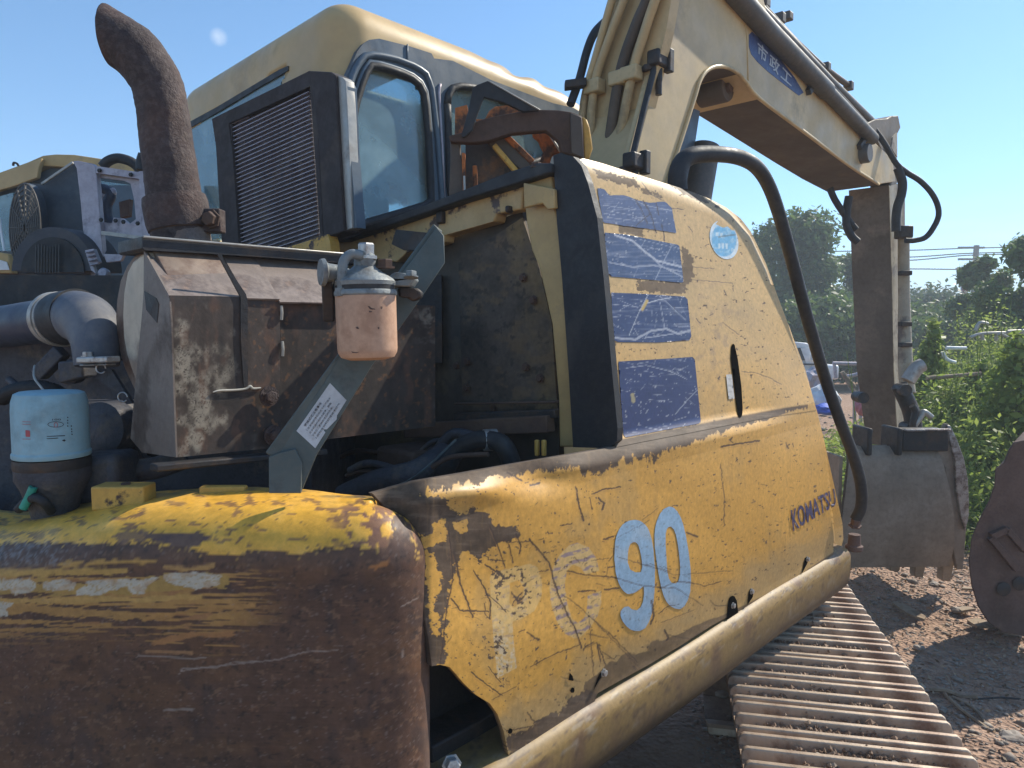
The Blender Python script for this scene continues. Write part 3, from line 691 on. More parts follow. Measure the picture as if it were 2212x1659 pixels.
for f, pts, w, a in ((ZS, [(370, 595), (480, 630), (560, 700), (640, 760), (800, 800)], 6, .7), (ZS, [(590, 720), (660, 790), (800, 860)], 4, .5), (ZS, [(330, 770), (480, 800), (620, 790), (800, 830)], 3, .5), (ZS, [(740, 655), (690, 750), (630, 880)], 1, .5),
    (ZS, [(370, 1260), (500, 1270), (600, 1215), (700, 1200), (780, 1235), (855, 1210)], 7, .55), (ZS, [(560, 1260), (700, 1240), (850, 1215)], 2, .6), (ZS, [(525, 1085), (560, 1040), (640, 1015), (730, 1000)], 2.2, .8), (ZS, [(585, 975), (520, 1100), (460, 1240)], 1, .7),
    (ZS, [(660, 1030), (690, 1200)], 1, .5), (ZS, [(660, 990), (820, 1140)], 1, .6), (ZS, [(480, 360), (560, 400), (760, 440)], 2, .4), (ZS, [(300, 400), (500, 430)], 1.5, .4), (ZS, [(320, 480), (500, 500)], 1, .4), (ZP, [(370, 50), (480, 35), (620, 70), (700, 110)], 1.2, .5), (ZP, [(640, 300), (700, 230), (760, 170)], 1.2, .5)):
    WSC.append((f(pts), w, a))
for k in range(170):
    x0 = r3.uniform(1300, 1500); y0 = r3.uniform(420, 940); l = r3.exponential(18) + 3; a = r3.choice([r3.normal(.15, .12), r3.uniform(-1.5, 1.5)])
    WSC.append(([(x0, y0), (x0 + l * math.cos(a), y0 + l * math.sin(a))], .3, r3.uniform(.2, .55)))
def wscr(X, Y):
    m = np.zeros(X.shape)
    for pts, w, a in WSC: m = np.maximum(m, lmask(X, Y, pts, w * .5, 1.0) * a)
    return m
PYEL = np.array((.63, .335, .07)); PVEIL = np.array((.57, .375, .155)); BARE = np.array((.105, .070, .045)); BARE2 = np.array((.20, .145, .10))
CREASE = [(805, 1066), (900, 1040), (1000, 1023), (1100, 1005), (1215, 985), (1290, 972), (1330, 964), (1400, 950), (1500, 931), (1600, 911), (1700, 893), (1764, 884)]
def panelpaint(X, Y):
    n = len(X); n1 = fbm(X / 90, Y / 90, 4, 101); n2 = fbm(X / 10, Y / 10, 4, 102); n3 = fbm(X / 30, Y / 30, 5, 103)
    f = sst(1100, 600, Y)[:, None]; C = PYEL * (1 - f) + PVEIL * f  # upper part painted paler to carry the glare veil
    C = C * (1 + .13 * n1 + .06 * n2)[:, None]
    mixc(C, sst(.05, .5, fbm(X / 70, Y / 110, 4, 104)) * .35, (.36, .25, .11))
    # dusty worn zone near the lower edge and around the number
    mixc(C, sst(60, -20, -(Y - (1500 - (X - 1290) * .58)) - 60 + 30 * n3) * .55, (.33, .26, .15))
    # soft grime round the latch slot and on the mid of the upper part
    g = sst(.0, .5, fbm(X / 14, Y / 14, 5, 105)) * np.exp(-((X - 1545) / 60) ** 2 - ((Y - 720) / 100) ** 2); mixc(C, g * .55, (.3, .2, .12))
    cy = np.interp(X, [p[0] for p in CREASE], [p[1] for p in CREASE]); dy = Y - cy
    # worn-through crest along the crease
    wid = np.interp(X, [805, 900, 1000, 1100, 1200, 1330, 1500, 1600, 1700, 1764], [70, 34, 24, 20, 30, 46, 24, 9, -4, -6])
    rag = wid * (1 + .8 * fbm(X / 12, Y / 40, 5, 106)) + 7 * fbm(X / 3.5, Y / 6, 3, 107)
    cm = sst(3, -1.5, dy - rag) * sst(-16, -10, dy) * (X < 1745)
    cm = np.maximum(cm, sst(2, -2, np.abs(dy + 2) - np.interp(X, [1330, 1500, 1650, 1690, 1720], [9, 11, 8, 2, -3]) * (1 + .8 * fbm(X / 9, Y / 9, 4, 108))) * (X > 1330))
    # big bare patch behind the counterweight
    big = [(790, 1040), (820, 1060), (880, 1058), (928, 1060), (975, 1075), (1025, 1095), (1052, 1110), (1070, 1135), (1110, 1140), (1130, 1163), (1095, 1170), (1060, 1180), (1040, 1205), (1022, 1205), (1003, 1188), (990, 1200), (978, 1245), (968, 1300), (962, 1365), (965, 1420), (935, 1460), (900, 1440), (860, 1200), (800, 1100)]
    bm_ = pmask(X, Y, big, 1.2, 9, 11, 111, 6)
    isl = pmask(X, Y, ZR([(480, 545), (560, 520), (575, 600), (560, 660), (500, 690), (400, 700), (375, 610), (440, 640), (490, 610)]), 1.2, 6, 9, 112, 5)
    isl = np.maximum(isl, pmask(X, Y, ZR([(610, 545), (700, 520), (705, 600), (650, 620), (615, 590)]), 1.2, 4, 8, 113))
    isl = np.maximum(isl, pmask(X, Y, ZR([(400, 720), (470, 740), (540, 870), (530, 1000), (480, 1060), (530, 1180), (510, 1310), (470, 1230), (450, 1050), (420, 850)]), 1.2, 9, 10, 114, 5))
    isl = np.maximum(isl, pmask(X, Y, ZR([(320, 335), (470, 305), (600, 330), (740, 440), (700, 500), (620, 470), (560, 380), (420, 370)]), 1.2, 7, 7, 115, 5))
    b = np.maximum(cm, bm_ * (1 - isl))
    # edge of the open-side frame and drips
    b = np.maximum(b, sst(2, -1, np.abs(X - np.interp(Y, [345, 400, 480, 600, 800, 930, 965], [1240, 1268, 1290, 1304, 1322, 1333, 1336])) - 9 * (1 + .9 * fbm(X / 8, Y / 12, 4, 116))) * (Y < 962) * (X < 1400))
    # bare between the blue stripes
    for q, s_ in ((ZS([(390, 520), (550, 545), (550, 610), (395, 580)]), 121), (ZS([(510, 880), (820, 900), (825, 975), (510, 960)]), 122), (ZS([(800, 660), (870, 720), (880, 860), (810, 960), (800, 800)]), 123), (ZS([(225, 165), (500, 235), (560, 330), (690, 360), (600, 300), (430, 270), (250, 215)]), 124), (ZS([(700, 225), (840, 280), (960, 360), (1070, 430), (1000, 400), (900, 370), (800, 320), (700, 260)]), 125)):
        b = np.maximum(b, pmask(X, Y, q, 1.5, 5, 6, s_, 5) * .92)
    # lower strip
    ly = np.interp(X, [1240, 1290, 1400, 1540, 1700, 1820], [1530, 1485, 1425, 1345, 1262, 1180])
    b = np.maximum(b, sst(2, -2, (ly - Y) - np.interp(X, [1240, 1330, 1420, 1560, 1650], [30, 38, 26, 5, 1]) * (1 + .5 * n3)) * (X > 1262) * .8)
    b = np.maximum(b, pmask(X, Y, ZQ([(1110, 1190), (1160, 1210), (1230, 1150), (1270, 1170), (1280, 1260), (720, 1590), (690, 1480), (720, 1440), (800, 1430), (870, 1400), (900, 1350), (1000, 1320), (1060, 1300), (1100, 1240)]), 1.5, 6, 8, 131, 5))
    # speckled chips
    dens = np.exp(-((X - 1080) / 110) ** 2 - ((Y - 1280) / 150) ** 2)
    b = np.maximum(b, sst(.50, .56, fbm(X / 8, Y / 6, 4, 132) + .42 * dens * sst(.05, .3, fbm(X / 40, Y / 40, 3, 133))))
    b = np.maximum(b, sst(.55, .60, fbm(X / 5, Y / 5, 4, 134) - .09) * .9)
    bc = BARE[None] * (1 + .45 * n3 + .2 * n2)[:, None]; palev = sst(0, .5, fbm(X / 50, Y / 8, 4, 135))[:, None]
    bc = bc * (1 - .5 * palev) + BARE2[None] * .5 * palev  # random paler streaks in the bare metal
    # ghost letters where a decal has peeled away
    P_ = ZQ([(590, 430), (620, 400), (850, 345), (900, 370), (930, 470), (925, 560), (880, 650), (800, 700), (735, 722), (750, 900), (765, 1020), (640, 1085), (620, 900), (600, 650)])
    Pi = ZQ([(720, 470), (780, 450), (812, 500), (800, 600), (740, 632), (718, 600)])
    Cg = ZQ([(1000, 370), (1040, 290), (1100, 230), (1160, 210), (1230, 240), (1280, 310), (1300, 390), (1210, 415), (1180, 370), (1130, 350), (1090, 390), (1075, 480), (1090, 600), (1120, 700), (1160, 730), (1200, 700), (1220, 640), (1225, 550), (1312, 520), (1312, 600), (1290, 680), (1240, 760), (1180, 820), (1140, 830), (1080, 800), (1030, 730), (990, 620), (975, 500)])
    gl = pmask(X, Y, P_, 1.2, 0) * (1 - pmask(X, Y, Pi, 1.2, 0)); gc = pmask(X, Y, Cg, 1.2, 0)
    mixc(C, gl * .55, (.66, .47, .20)); mixc(C, gc * .6, (.66, .48, .22))
    mixc(C, gl * sst(1300, 1420, Y) * sst(-.1, .3, fbm(X / 5, Y / 5, 4, 136)) * .6, (.62, .55, .42))
    band = sst(.1, .5, np.sin((Y + .35 * X) / 3.4 + 1.5 * fbm(X / 20, Y / 20, 2, 137)))
    mixc(C, gc * band * sst(-.35, .05, fbm(X / 9, Y / 5, 4, 138)) * .95, (.30, .22, .22)); mixc(C, gl * band * sst(.05, .3, fbm(X / 9, Y / 5, 4, 139)) * .5, (.33, .24, .2))
    C[:] = C * (1 - b[:, None]) + bc * b[:, None]
    # bright thin rim where paint film ends
    dm = damage(X, Y); dd = damage(X + 1.5, Y - 5); mixc(C, dd * .22, (.30, .15, .06)); mixc(C, sst(.25, .6, fbm(X / 7, Y / 70, 4, 141)) * sst(900, 1000, Y) * .18, (.28, .17, .07))
    mixc(C, dm * .92, (.07, .045, .035))
    A = .46 + .12 * n1 + .25 * b
    return np.clip(C, 0, 1), np.clip(A, .25, .9)
LB = ZQ([(215, 1010), (265, 1000), (330, 1015), (370, 1060), (420, 1120), (500, 1195), (590, 1250), (640, 1320), (680, 1430), (712, 1585)]) + [(1150, 1602), (1200, 1572), (1250, 1542), (1283, 1522), (1290, 1498), (1340, 1470), (1400, 1437), (1470, 1395), (1540, 1350), (1600, 1318), (1700, 1262), (1760, 1225), (1800, 1204), (1815, 1190)]
LR = [(1815, 1190), (1822, 1165), (1820, 1130), (1800, 1040), (1780, 950), (1764, 884)]
LL = [LB[0], (925, 1380), (912, 1300), (895, 1230), (875, 1170), (845, 1110), (805, 1066)]
hp = patch('side_panel', LB, CREASE, LL, LR, 560, 330, panelcast, panelpaint, PAINT, EX, rim=-RV * .012 + FV * .0)
UB = [(1330, 966), (1400, 952), (1500, 933), (1600, 913), (1700, 895), (1764, 886)]
UT = [(1240, 347), (1262, 342), (1300, 352), (1400, 384), (1480, 409), (1530, 428), (1570, 449), (1600, 472), (1622, 500)]
UL = [(1330, 966), (1330, 925), (1318, 800), (1300, 600), (1285, 470), (1268, 400), (1240, 347)]
UR = [(1764, 886), (1740, 800), (1712, 725), (1680, 640), (1655, 570), (1622, 500)]
def upcast(X, Y): return panelcast(X, Y, .0015)
up = patch('side_panel', UB, UT, UL, UR, 330, 400, upcast, panelpaint, PAINT, EX, rim=-RV * .05 + FV * .01)
hp['label'] = 'lower half of the hood side panel with the number'; up['label'] = 'upper half of the hood side panel with blue stripes'

# decals --------------------------------------------------------------
def decal(name, polys, off, colfn, rough=.4, step=3.0, label=None, castf=panelcast, mat=None, parent=EX):
    """thin printed film lying on the skin: outline polygons (first outer, rest holes) with interior points"""
    pts = []; edges = []
    for pl in polys:
        P = np.array(pl + [pl[0]], float); seg = np.hypot(*np.diff(P, axis=0).T); n = max(int(seg.sum() / step), len(pl))
        q = resamp(P, n + 1)[:-1]
        b0 = len(pts); m = len(q); pts += [tuple(p) for p in q]; edges += [(b0 + i, b0 + (i + 1) % m) for i in range(m)]
    A_ = np.array(polys[0]); x0, y0 = A_.min(0); x1, y1 = A_.max(0)
    gx_, gy_ = np.meshgrid(np.arange(x0, x1, step), np.arange(y0, y1, step)); gx_ = gx_.ravel(); gy_ = gy_.ravel()
    k = inpoly(gx_, gy_, polys[0])
    for h in polys[1:]: k &= ~inpoly(gx_, gy_, h)
    d = np.full(gx_.shape, 1e9)
    for pl in polys: d = np.minimum(d, pdist(gx_, gy_, pl, True))
    k &= d > step * .55
    pts += list(zip(gx_[k], gy_[k]))
    vv, _, ff, _, _, _ = delaunay_2d_cdt([Vector(p) for p in pts], edges, [], 0, 1e-5)
    vv = np.array([(v[0], v[1]) for v in vv]); F = []
    for f in ff:
        c = vv[list(f)].mean(0)
        if inpoly(c[:1], c[1:], polys[0])[0] and not any(inpoly(c[:1], c[1:], h)[0] for h in polys[1:]): F.append(tuple(f)[::-1])
    V = castf(vv[:, 0], vv[:, 1], off)
    if mat is None:
        C = colfn(vv[:, 0], vv[:, 1]); o = mob(name, V, F, PAINT, parent, smooth=True, attrs={'paint': np.clip(C, 0, 1), 'rough': np.full(len(V), rough)})
    else: o = mob(name, V, F, mat, parent, smooth=True)
    if label: o['label'] = label
    return o
def bluecol(base):
    def f(X, Y):
        C = np.tile(np.array(base, float), (len(X), 1)) * (1 + .12 * fbm(X / 30, Y / 30, 3, 201))[:, None]
        w = wscr(X, Y); mixc(C, sst(.1, .5, fbm(X / 60, Y / 3, 4, 202)) * .22 * sst(900, 600, Y), (.45, .47, .52))
        mixc(C, w, (.55, .56, .60)); mixc(C, sst(.5, .6, fbm(X / 4, Y / 4, 3, 203)) * .6, (.5, .5, .52))
        mixc(C, lmask(X, Y, ZS([(545, 1075), (575, 1020)]), 5) * .9, (.55, .38, .1))
        mixc(C, lmask(X, Y, ZP([(405, 195), (410, 230)]), 7) * .7, (.4, .33, .15))
        mixc(C, damage(X, Y) * .9, (.06, .04, .035)); return C
    return f
def ragged(poly, amp, seed, step=4):
    P = np.array(poly + [poly[0]], float); n = int(np.hypot(*np.diff(P, axis=0).T).sum() / step); q = resamp(P, n)[:-1]
    o = fbm(q[:, 0] / 5, q[:, 1] / 5, 3, seed) * amp; o2 = fbm(q[:, 0] / 5 + 40, q[:, 1] / 5, 3, seed) * amp
    return [(x + a, y + c) for (x, y), a, c in zip(q, o, o2)]
decal('stripe_decal', [ragged(ZS([(255, 290), (300, 295), (330, 335), (430, 335), (520, 370), (600, 385), (690, 375), (735, 415), (765, 580), (560, 550), (400, 530), (292, 512), (270, 400)]), 1.2, 301)], .0026, bluecol((.075, .105, .20)), step=2.2, label='topmost torn blue stripe')
decal('stripe_decal', [ZS([(300, 577), (440, 590), (620, 625), (772, 655), (785, 665), (812, 895), (800, 902), (560, 880), (345, 862), (325, 845), (308, 700)])], .0026, bluecol((.05, .08, .165)), step=2.2, label='second blue stripe with a long white scrape')
decal('stripe_decal', [ZS([(343, 965), (560, 975), (820, 992), (838, 1010), (862, 1250), (850, 1275), (640, 1290), (385, 1287), (365, 1275), (350, 1120)])], .0026, bluecol((.034, .05, .125)), step=2.2, label='third blue stripe with a wavy white scrape')
decal('stripe_decal', [[(1336, 781), (1420, 776), (1496, 771), (1501, 777), (1514, 910), (1510, 915), (1430, 930), (1352, 945), (1347, 940), (1340, 850)]], .0026, bluecol((.026, .035, .105)), step=2.2, label='lowest and largest blue stripe')
def lb(X, Y):
    C = np.tile(np.array((.27, .41, .54)), (len(X), 1)) * (1 + .10 * fbm(X / 25, Y / 40, 3, 211))[:, None]
    mixc(C, sst(.0, .5, fbm(X / 50, Y / 50, 3, 212)) * .35, (.42, .46, .48)); mixc(C, sst(.42, .5, fbm(X / 6, Y / 4, 4, 213)) * .5, (.16, .14, .12))
    mixc(C, damage(X, Y) * .85, (.09, .07, .07)); mixc(C, sst(.03, .0, np.abs(fbm(X / 18, Y / 12, 3, 214))) * .35, (.12, .18, .26)); return C
N9 = [(310, 1000), (318, 965), (330, 935), (350, 905), (375, 888), (400, 880), (425, 879), (450, 885), (475, 905), (492, 930), (505, 965), (514, 1005), (520, 1050), (528, 1150), (526, 1250), (520, 1330), (510, 1390), (495, 1435), (475, 1468), (450, 1483), (425, 1486), (395, 1478), (370, 1458), (350, 1430), (339, 1400), (340, 1375), (360, 1355), (385, 1350), (400, 1368), (430, 1372), (450, 1355), (462, 1325), (468, 1280), (466, 1238), (440, 1262), (410, 1280), (378, 1284), (350, 1262), (328, 1220), (314, 1170), (306, 1090)]
N9i = [(380, 1060), (384, 1035), (393, 1010), (410, 1000), (425, 1002), (438, 1018), (449, 1060), (456, 1100), (458, 1140), (450, 1165), (420, 1165), (392, 1150), (379, 1110)]
N0 = [(525, 960), (530, 915), (540, 880), (555, 845), (575, 820), (605, 805), (630, 812), (652, 835), (670, 870), (685, 915), (697, 970), (708, 1030), (717, 1095), (723, 1160), (724, 1215), (720, 1270), (708, 1315), (688, 1350), (665, 1366), (640, 1364), (612, 1350), (590, 1325), (574, 1290), (560, 1240), (548, 1180), (536, 1100), (527, 1030)]
N0i = [(586, 955), (592, 930), (602, 917), (615, 915), (630, 930), (642, 960), (652, 1010), (660, 1070), (665, 1130), (664, 1180), (655, 1215), (638, 1226), (618, 1222), (604, 1200), (595, 1160), (590, 1080), (586, 1010)]
decal('number_decal', [ragged(ZP(N9), .5, 311, 3), ZP(N9i)], .0012, lb, step=2.2, label='light blue figure 9')
decal('number_decal', [ragged(ZP(N0), .5, 312, 3), ZP(N0i)], .0012, lb, step=2.2, label='light blue figure 0')
def stk(X, Y):
    C = np.tile(np.array((.16, .40, .60)), (len(X), 1))
    e = np.hypot((X - 1564) / 31, (Y - 518) / 42); mixc(C, sst(.84, .9, e), (.62, .68, .70))
    mixc(C, sst(.0, .3, fbm(X / 12, Y / 8, 4, 221)) * .55, (.42, .58, .66))
    for q in (ZS([(1020, 575), (1040, 575), (1040, 600), (1020, 600)]), ZS([(1048, 580), (1066, 580), (1062, 610), (1048, 605)]), ZS([(1035, 650), (1050, 645), (1050, 680), (1037, 680)]), ZS([(1058, 645), (1075, 645), (1075, 680), (1060, 682)]), ZS([(1082, 648), (1100, 650), (1098, 684), (1084, 684)]), ZS([(1120, 680), (1130, 680), (1130, 700), (1120, 700)]), ZS([(1134, 683), (1146, 683), (1146, 700), (1136, 700)])):
        mixc(C, pmask(X, Y, q, 1) * .8, (.62, .70, .70))
    mixc(C, lmask(X, Y, ZS([(1040, 605), (1150, 590)]), 2) * .7, (.12, .14, .12)); return C
el = [(1564 + (31 * math.cos(a)) * .98 + 6 * math.sin(a) * -.35 * 0, 518 + 42 * math.sin(a)) for a in np.linspace(0, 2 * math.pi, 40)[:-1]]
el = [(x + (y - 518) * .16, y) for x, y in el]
el = [p for p in el if not (p[1] < 490 and p[0] > 1552)]
i0 = max(range(len(el)), key=lambda i: math.hypot(el[i][0] - el[i - 1][0], el[i][1] - el[i - 1][1]))
el = el[i0:] + el[:i0] + [(1546, 484), (1562, 492), (1572, 489), (1580, 497), (1588, 498)][::1]
decal('round_sticker', [el], .0026, stk, step=2.0, label='torn round light blue sticker')
decal('paper_label', [ZP([(916, 86), (947, 84), (962, 218), (930, 220)])], .0038, lambda X, Y: np.tile(np.array((.55, .52, .47)), (len(X), 1)) * (1 - .25 * sst(.5, 1, np.sin(Y / 2.2)) * (np.abs(X - 1577) < 5))[:, None], step=2.5)
decal('latch_slot', [ZP([(942, 0), (945, -70), (952, -85), (962, -80), (980, 0), (1000, 150), (1007, 270), (1004, 310), (992, 322), (980, 310), (972, 250)])], .0035, None, mat=newmat('slot_shadow')[0], step=5)
bpy.data.materials['slot_shadow'].node_tree.nodes['Principled BSDF'].inputs['Base Color'].default_value = (.01, .009, .008, 1)
SLOT = bpy.data.materials['slot_shadow']
SLOT.node_tree.nodes['Principled BSDF'].inputs['Roughness'].default_value = 1; SLOT.node_tree.nodes['Principled BSDF'].inputs['Specular IOR Level'].default_value = 0
for q in (ZP([(925, 1345), (930, 1310), (945, 1292), (962, 1295), (975, 1320), (982, 1385), (1010, 1385), (920, 1432)]), ZP([(1040, 1270), (1052, 1250), (1066, 1262), (1062, 1300), (1032, 1345)]), ZP([(1345, 1090), (1358, 1078), (1368, 1090), (1358, 1120), (1328, 1175)]), ZQ([(1262, 1165), (1300, 1060), (1320, 1045), (1330, 1060), (1300, 1100)]), ZQ([(706, 1440), (715, 1412), (730, 1410), (740, 1435), (725, 1450)]), ZQ([(1110, 1170), (1120, 1145), (1138, 1150), (1140, 1178), (1122, 1185)]), ZQ([(1100, 1100), (1108, 1050), (1128, 1075), (1132, 1105)])):
    decal('latch_hole', [q], .0016, None, mat=SLOT, step=5)
for q in (ZP([(950, 1345)]), ZP([(1052, 1268)]), ZP([(1358, 1092)]), ZQ([(1325, 1050)])):
    p = panelcast(np.array([q[0][0]]), np.array([q[0][1]]), .001)[0]; bolt('bolt', p, RV, .007, .008, MT['steel'], EX)

# lettering ------------------------------------------------------------
def textmesh(body, bold=0.0, extr=0.0):
    cu = bpy.data.curves.new('t', 'FONT'); cu.body = body; cu.offset = bold; cu.size = 1; cu.resolution_u = 3
    ob = bpy.data.objects.new('t', cu); link(ob); dg = bpy.context.evaluated_depsgraph_get(); dg.update()
    me = bpy.data.meshes.new_from_object(ob.evaluated_get(dg)); V = np.array([v.co[:] for v in me.vertices]); F = [tuple(p.vertices) for p in me.polygons]
    bpy.data.objects.remove(ob); bpy.data.meshes.remove(me); bpy.data.curves.remove(cu)
    if len(V) == 0: return None
    V = V[:, :2]; V = (V - V.min(0)) / (V.max(0) - V.min(0)); return V, F
def textquad(name, body, TL, TR, BR, BL, castf, mat, parent=EX, bold=.0, off=.003):
    r = textmesh(body, bold)
    if r is None: return
    V, F = r; s_ = V[:, 0:1]; t = V[:, 1:2]
    P = (1 - t) * ((1 - s_) * np.array(BL) + s_ * np.array(BR)) + t * ((1 - s_) * np.array(TL) + s_ * np.array(TR))
    W = castf(P[:, 0], P[:, 1], off)
    return mob(name, W, F, mat, parent)
textquad('maker_lettering', 'KOMATSU', (1708, 1102), (1802, 1055), (1807, 1091), (1714, 1148), panelcast, MT['komatsu'], bold=.018, off=.0035)

# ---- open-side edge of the hood box ---------------------------------
gp = [(1195, 336), (1210, 330), (1238, 338), (1256, 358), (1270, 395), (1290, 470), (1304, 600), (1322, 800), (1334, 925), (1333, 952), (1322, 962), (1300, 968), (1238, 966), (1228, 800), (1214, 600), (1203, 480)]
def ucast(u0):
    return lambda x, y: onu(x, y, u0)
plate('hood_edge_face', gp, ucast(1.262), FV * .02, MT['black_rubber'], EX)  # rear face of the hood edge, its shade put into the black
plate('hood_edge_frame', [(1130, 398), (1150, 385), (1190, 372), (1196, 440), (1206, 480), (1218, 600), (1230, 800), (1243, 966), (1208, 966), (1206, 860), (1192, 700), (1165, 580), (1148, 540), (1136, 470)], ucast(1.275), FV * .02, MT['yellow_faded'], EX, bevel=.004)
plate('hinge_plate', zc(861.4, 86.1, 1 / 3, [(805, 925), (1005, 965), (1012, 1090), (960, 1100), (930, 1060), (810, 1090)]), ucast(1.25), FV * .012, MT['yellow_faded'], EX, bevel=.003)
# top beam of the frame, black channel above it
plate('top_beam', [(716, 545), (716, 520), (850, 478), (1000, 428), (1190, 366), (1196, 385), (1190, 400), (1130, 398), (1126, 452), (1072, 462), (1068, 478), (960, 508), (958, 522), (880, 545), (856, 566)], ucast(1.285), FV * .04, MT['beam'], EX, bevel=.004)
plate('seal_channel', [(712, 522), (755, 498), (850, 468), (1000, 410), (1100, 370), (1160, 352), (1190, 352), (1192, 372), (1100, 402), (1000, 432), (850, 484), (740, 520)], ucast(1.25), FV * .05, MT['black_rubber'], EX, bevel=.004)
for px, py, w in ((953, 470, 20), (1100, 452, 10), (925, 512, 9)):
    p = onu(px, py, 1.28); box('rubber_pad', p, RV * w * .0012, FV * .02, ZV * w * .0016, MT['dark_steel'], EX)
# fire wall of the engine bay and its lower parts
plate('fire_wall', [(700, 560), (960, 515), (1070, 478), (1128, 455), (1150, 540), (1165, 580), (1192, 700), (1206, 860), (1208, 1030), (700, 1100)], ucast(1.33), FV * .02, MT['bay_wall'], EX)
def bafpaint(X, Y):
    C = np.tile(np.array((.085, .066, .05)), (len(X), 1)) * (1 + .5 * fbm(X / 60, Y / 60, 4, 521) + .25 * fbm(X / 8, Y / 12, 4, 522))[:, None]
    mixc(C, sst(60, -40, np.abs(X - np.interp(Y, [470, 560, 700, 890], [1110, 1140, 1165, 1185])) + 60 * fbm(X / 30, Y / 50, 4, 523)) * .7, (.27, .175, .07))
    mixc(C, sst(.1, .45, fbm(X / 40, Y / 25, 5, 524)) * .5, (.19, .12, .06)); mixc(C, sst(.3, .45, fbm(X / 14, Y / 14, 4, 525)) * .6, (.03, .027, .025)); return C, np.full(len(X), .75)
patch('baffle_plate', [(1000, 900), (1204, 890)], [(990, 560), (1128, 470)], [(1000, 900), (990, 560)], [(1204, 890), (1192, 700), (1165, 580), (1128, 470)], 100, 150, ucast(1.305), bafpaint, PAINT, EX, rim=FV * .01)
bar('baffle_rail', onu(985, 872, 1.28), onu(1204, 868, 1.28), .02, .006, MT['rust'], EX)
bar('baffle_rail', onu(985, 900, 1.27), onu(1204, 893, 1.27), .02, .02, MT['dark_steel'], EX)
tube('bay_hose', [onu(900, 1080, 1.1), onu(960, 1015, 1.1), onu(990, 970, 1.12), onu(1040, 950, 1.14), onu(1085, 960, 1.16), onu(1105, 1000, 1.18)], .022, MT['black_rubber'], EX)
lathe('hose_clip', [(.025, 0), (.025, .03)], onu(1045, 951, 1.14), (1, .3, 0), MT['steel'], EX)
for px in (1160, 1175): bar('bracket', onu(px, 950, 1.2), onu(px, 985, 1.2), .01, .01, MT['yellow_rust'], EX)
q_ = np.random.default_rng(77)
for k in range(7):
    x = q_.uniform(690, 1000); y = q_.uniform(960, 1050); uu1 = q_.uniform(1.0, 1.2)
    tube('bay_hose', [onu(x, y, uu1), onu(x + q_.uniform(30, 70), y - q_.uniform(10, 50), uu1 + .02), onu(x + q_.uniform(90, 170), y - q_.uniform(-20, 40), uu1 + .05)], q_.uniform(.005, .014), MT['rust'] if k % 3 == 0 else MT['engine'], EX, seg=8)
for k in range(8): bolt('bolt', onu(q_.uniform(980, 1180), q_.uniform(560, 900), 1.30), -FV, .009, .008, MT['rust'], EX)
bar('bay_channel', onu(880, 930, 1.24), onu(1190, 915, 1.26), .03, .04, MT['rust'], EX)
box('bay_casting', onu(900, 1000, 1.2), FV * .15, RV * .16, ZV * .09, MT['rust'], EX, bevel=.012)
tube('control_cable', [onu(780, 1060, 1.0), onu(880, 1040, 1.0), onu(985, 950, 1.1)], .003, MT['green_bracket'], EX, seg=6)
tube('bay_hose', [onu(740, 1075, .95), onu(820, 1040, 1.0), onu(900, 1020, 1.05), onu(960, 980, 1.15)], .03, MT['engine'], EX)
# floor of the bay and dark inner mass
FLz = 1.2
Vb = [M(.82, -.97, 1.05), M(2.5, -.97, 1.05), M(2.5, -2.6, 1.0), M(.82, -2.6, 1.0)]
mob('deck_plate', [*Vb, *[v - ZV * .05 for v in Vb]], [(0, 1, 2, 3), (7, 6, 5, 4), (0, 4, 5, 1), (1, 5, 6, 2), (2, 6, 7, 3), (3, 7, 4, 0)], MT['dark_steel'], EX)
# bent rear corner behind the tear: dark sheet added to keep the hollow black, and a bracket
box('hollow_backing', M(1.68, -1.03, .98), FV * 1.76, RV * .02, ZV * .62, MT['dark_steel'], EX, bevel=0)
plate('inner_bracket', ZQ([(300, 1470), (560, 1340), (640, 1380), (700, 1560), (330, 1640)]), lambda x, y: onv(x, y, -.96), -RV * .01, MT['dark_steel'], EX)
bolt('bolt', onv(975, 1650, -.9), (0.3, -1, .3), .013, .02, MT['steel'], EX)

# ---- lower skirt bar --------------------------------------------------
zt = .831
sec = [(-.20, zt - .002), (-.10, zt), (-.045, zt), (-.02, zt - .006), (-.004, zt - .022), (.0, zt - .045), (.0, zt - .10), (-.006, zt - .13), (-.022, zt - .152), (-.05, zt - .165), (-.20, zt - .168)]
us = np.r_[np.linspace(-.1, 2.66, 260)]
Vs = []; 
endr = .05
secn = np.array(smooth_path([np.array((a, b_, 0)) for a, b_ in sec], 6))[:, :2]
for u in us: Vs.append([M(u, -.845 + a, b_ + .002 * math.sin(u * 7)) for a, b_ in secn])
for k, q in enumerate(np.linspace(0, math.pi / 2, 12)[1:]):
    sc = math.cos(q) * .999 + .001; Vs.append([M(2.66 + .05 * math.sin(q), -.845 + a - (1 - math.cos(q)) * .05 * (1 if a > -.1 else 0), zt - .075 + (b_ - zt + .075) * (1 - .35 * (1 - math.cos(q)))) for a, b_ in secn])
Vs = np.array(Vs).reshape(-1, 3); m_ = len(secn); n_ = len(us) + 11
Xs, Ys = proj(Vs + 0)
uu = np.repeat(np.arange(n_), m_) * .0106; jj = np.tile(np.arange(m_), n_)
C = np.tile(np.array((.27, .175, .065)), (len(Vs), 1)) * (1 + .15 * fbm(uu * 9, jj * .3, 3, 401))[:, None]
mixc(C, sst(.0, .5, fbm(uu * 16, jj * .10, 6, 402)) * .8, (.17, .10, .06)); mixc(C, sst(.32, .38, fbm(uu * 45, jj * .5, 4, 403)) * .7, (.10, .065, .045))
mixc(C, sst(.3, .45, fbm(uu * 22, jj * .4, 4, 404)) * .5, (.36, .30, .22))
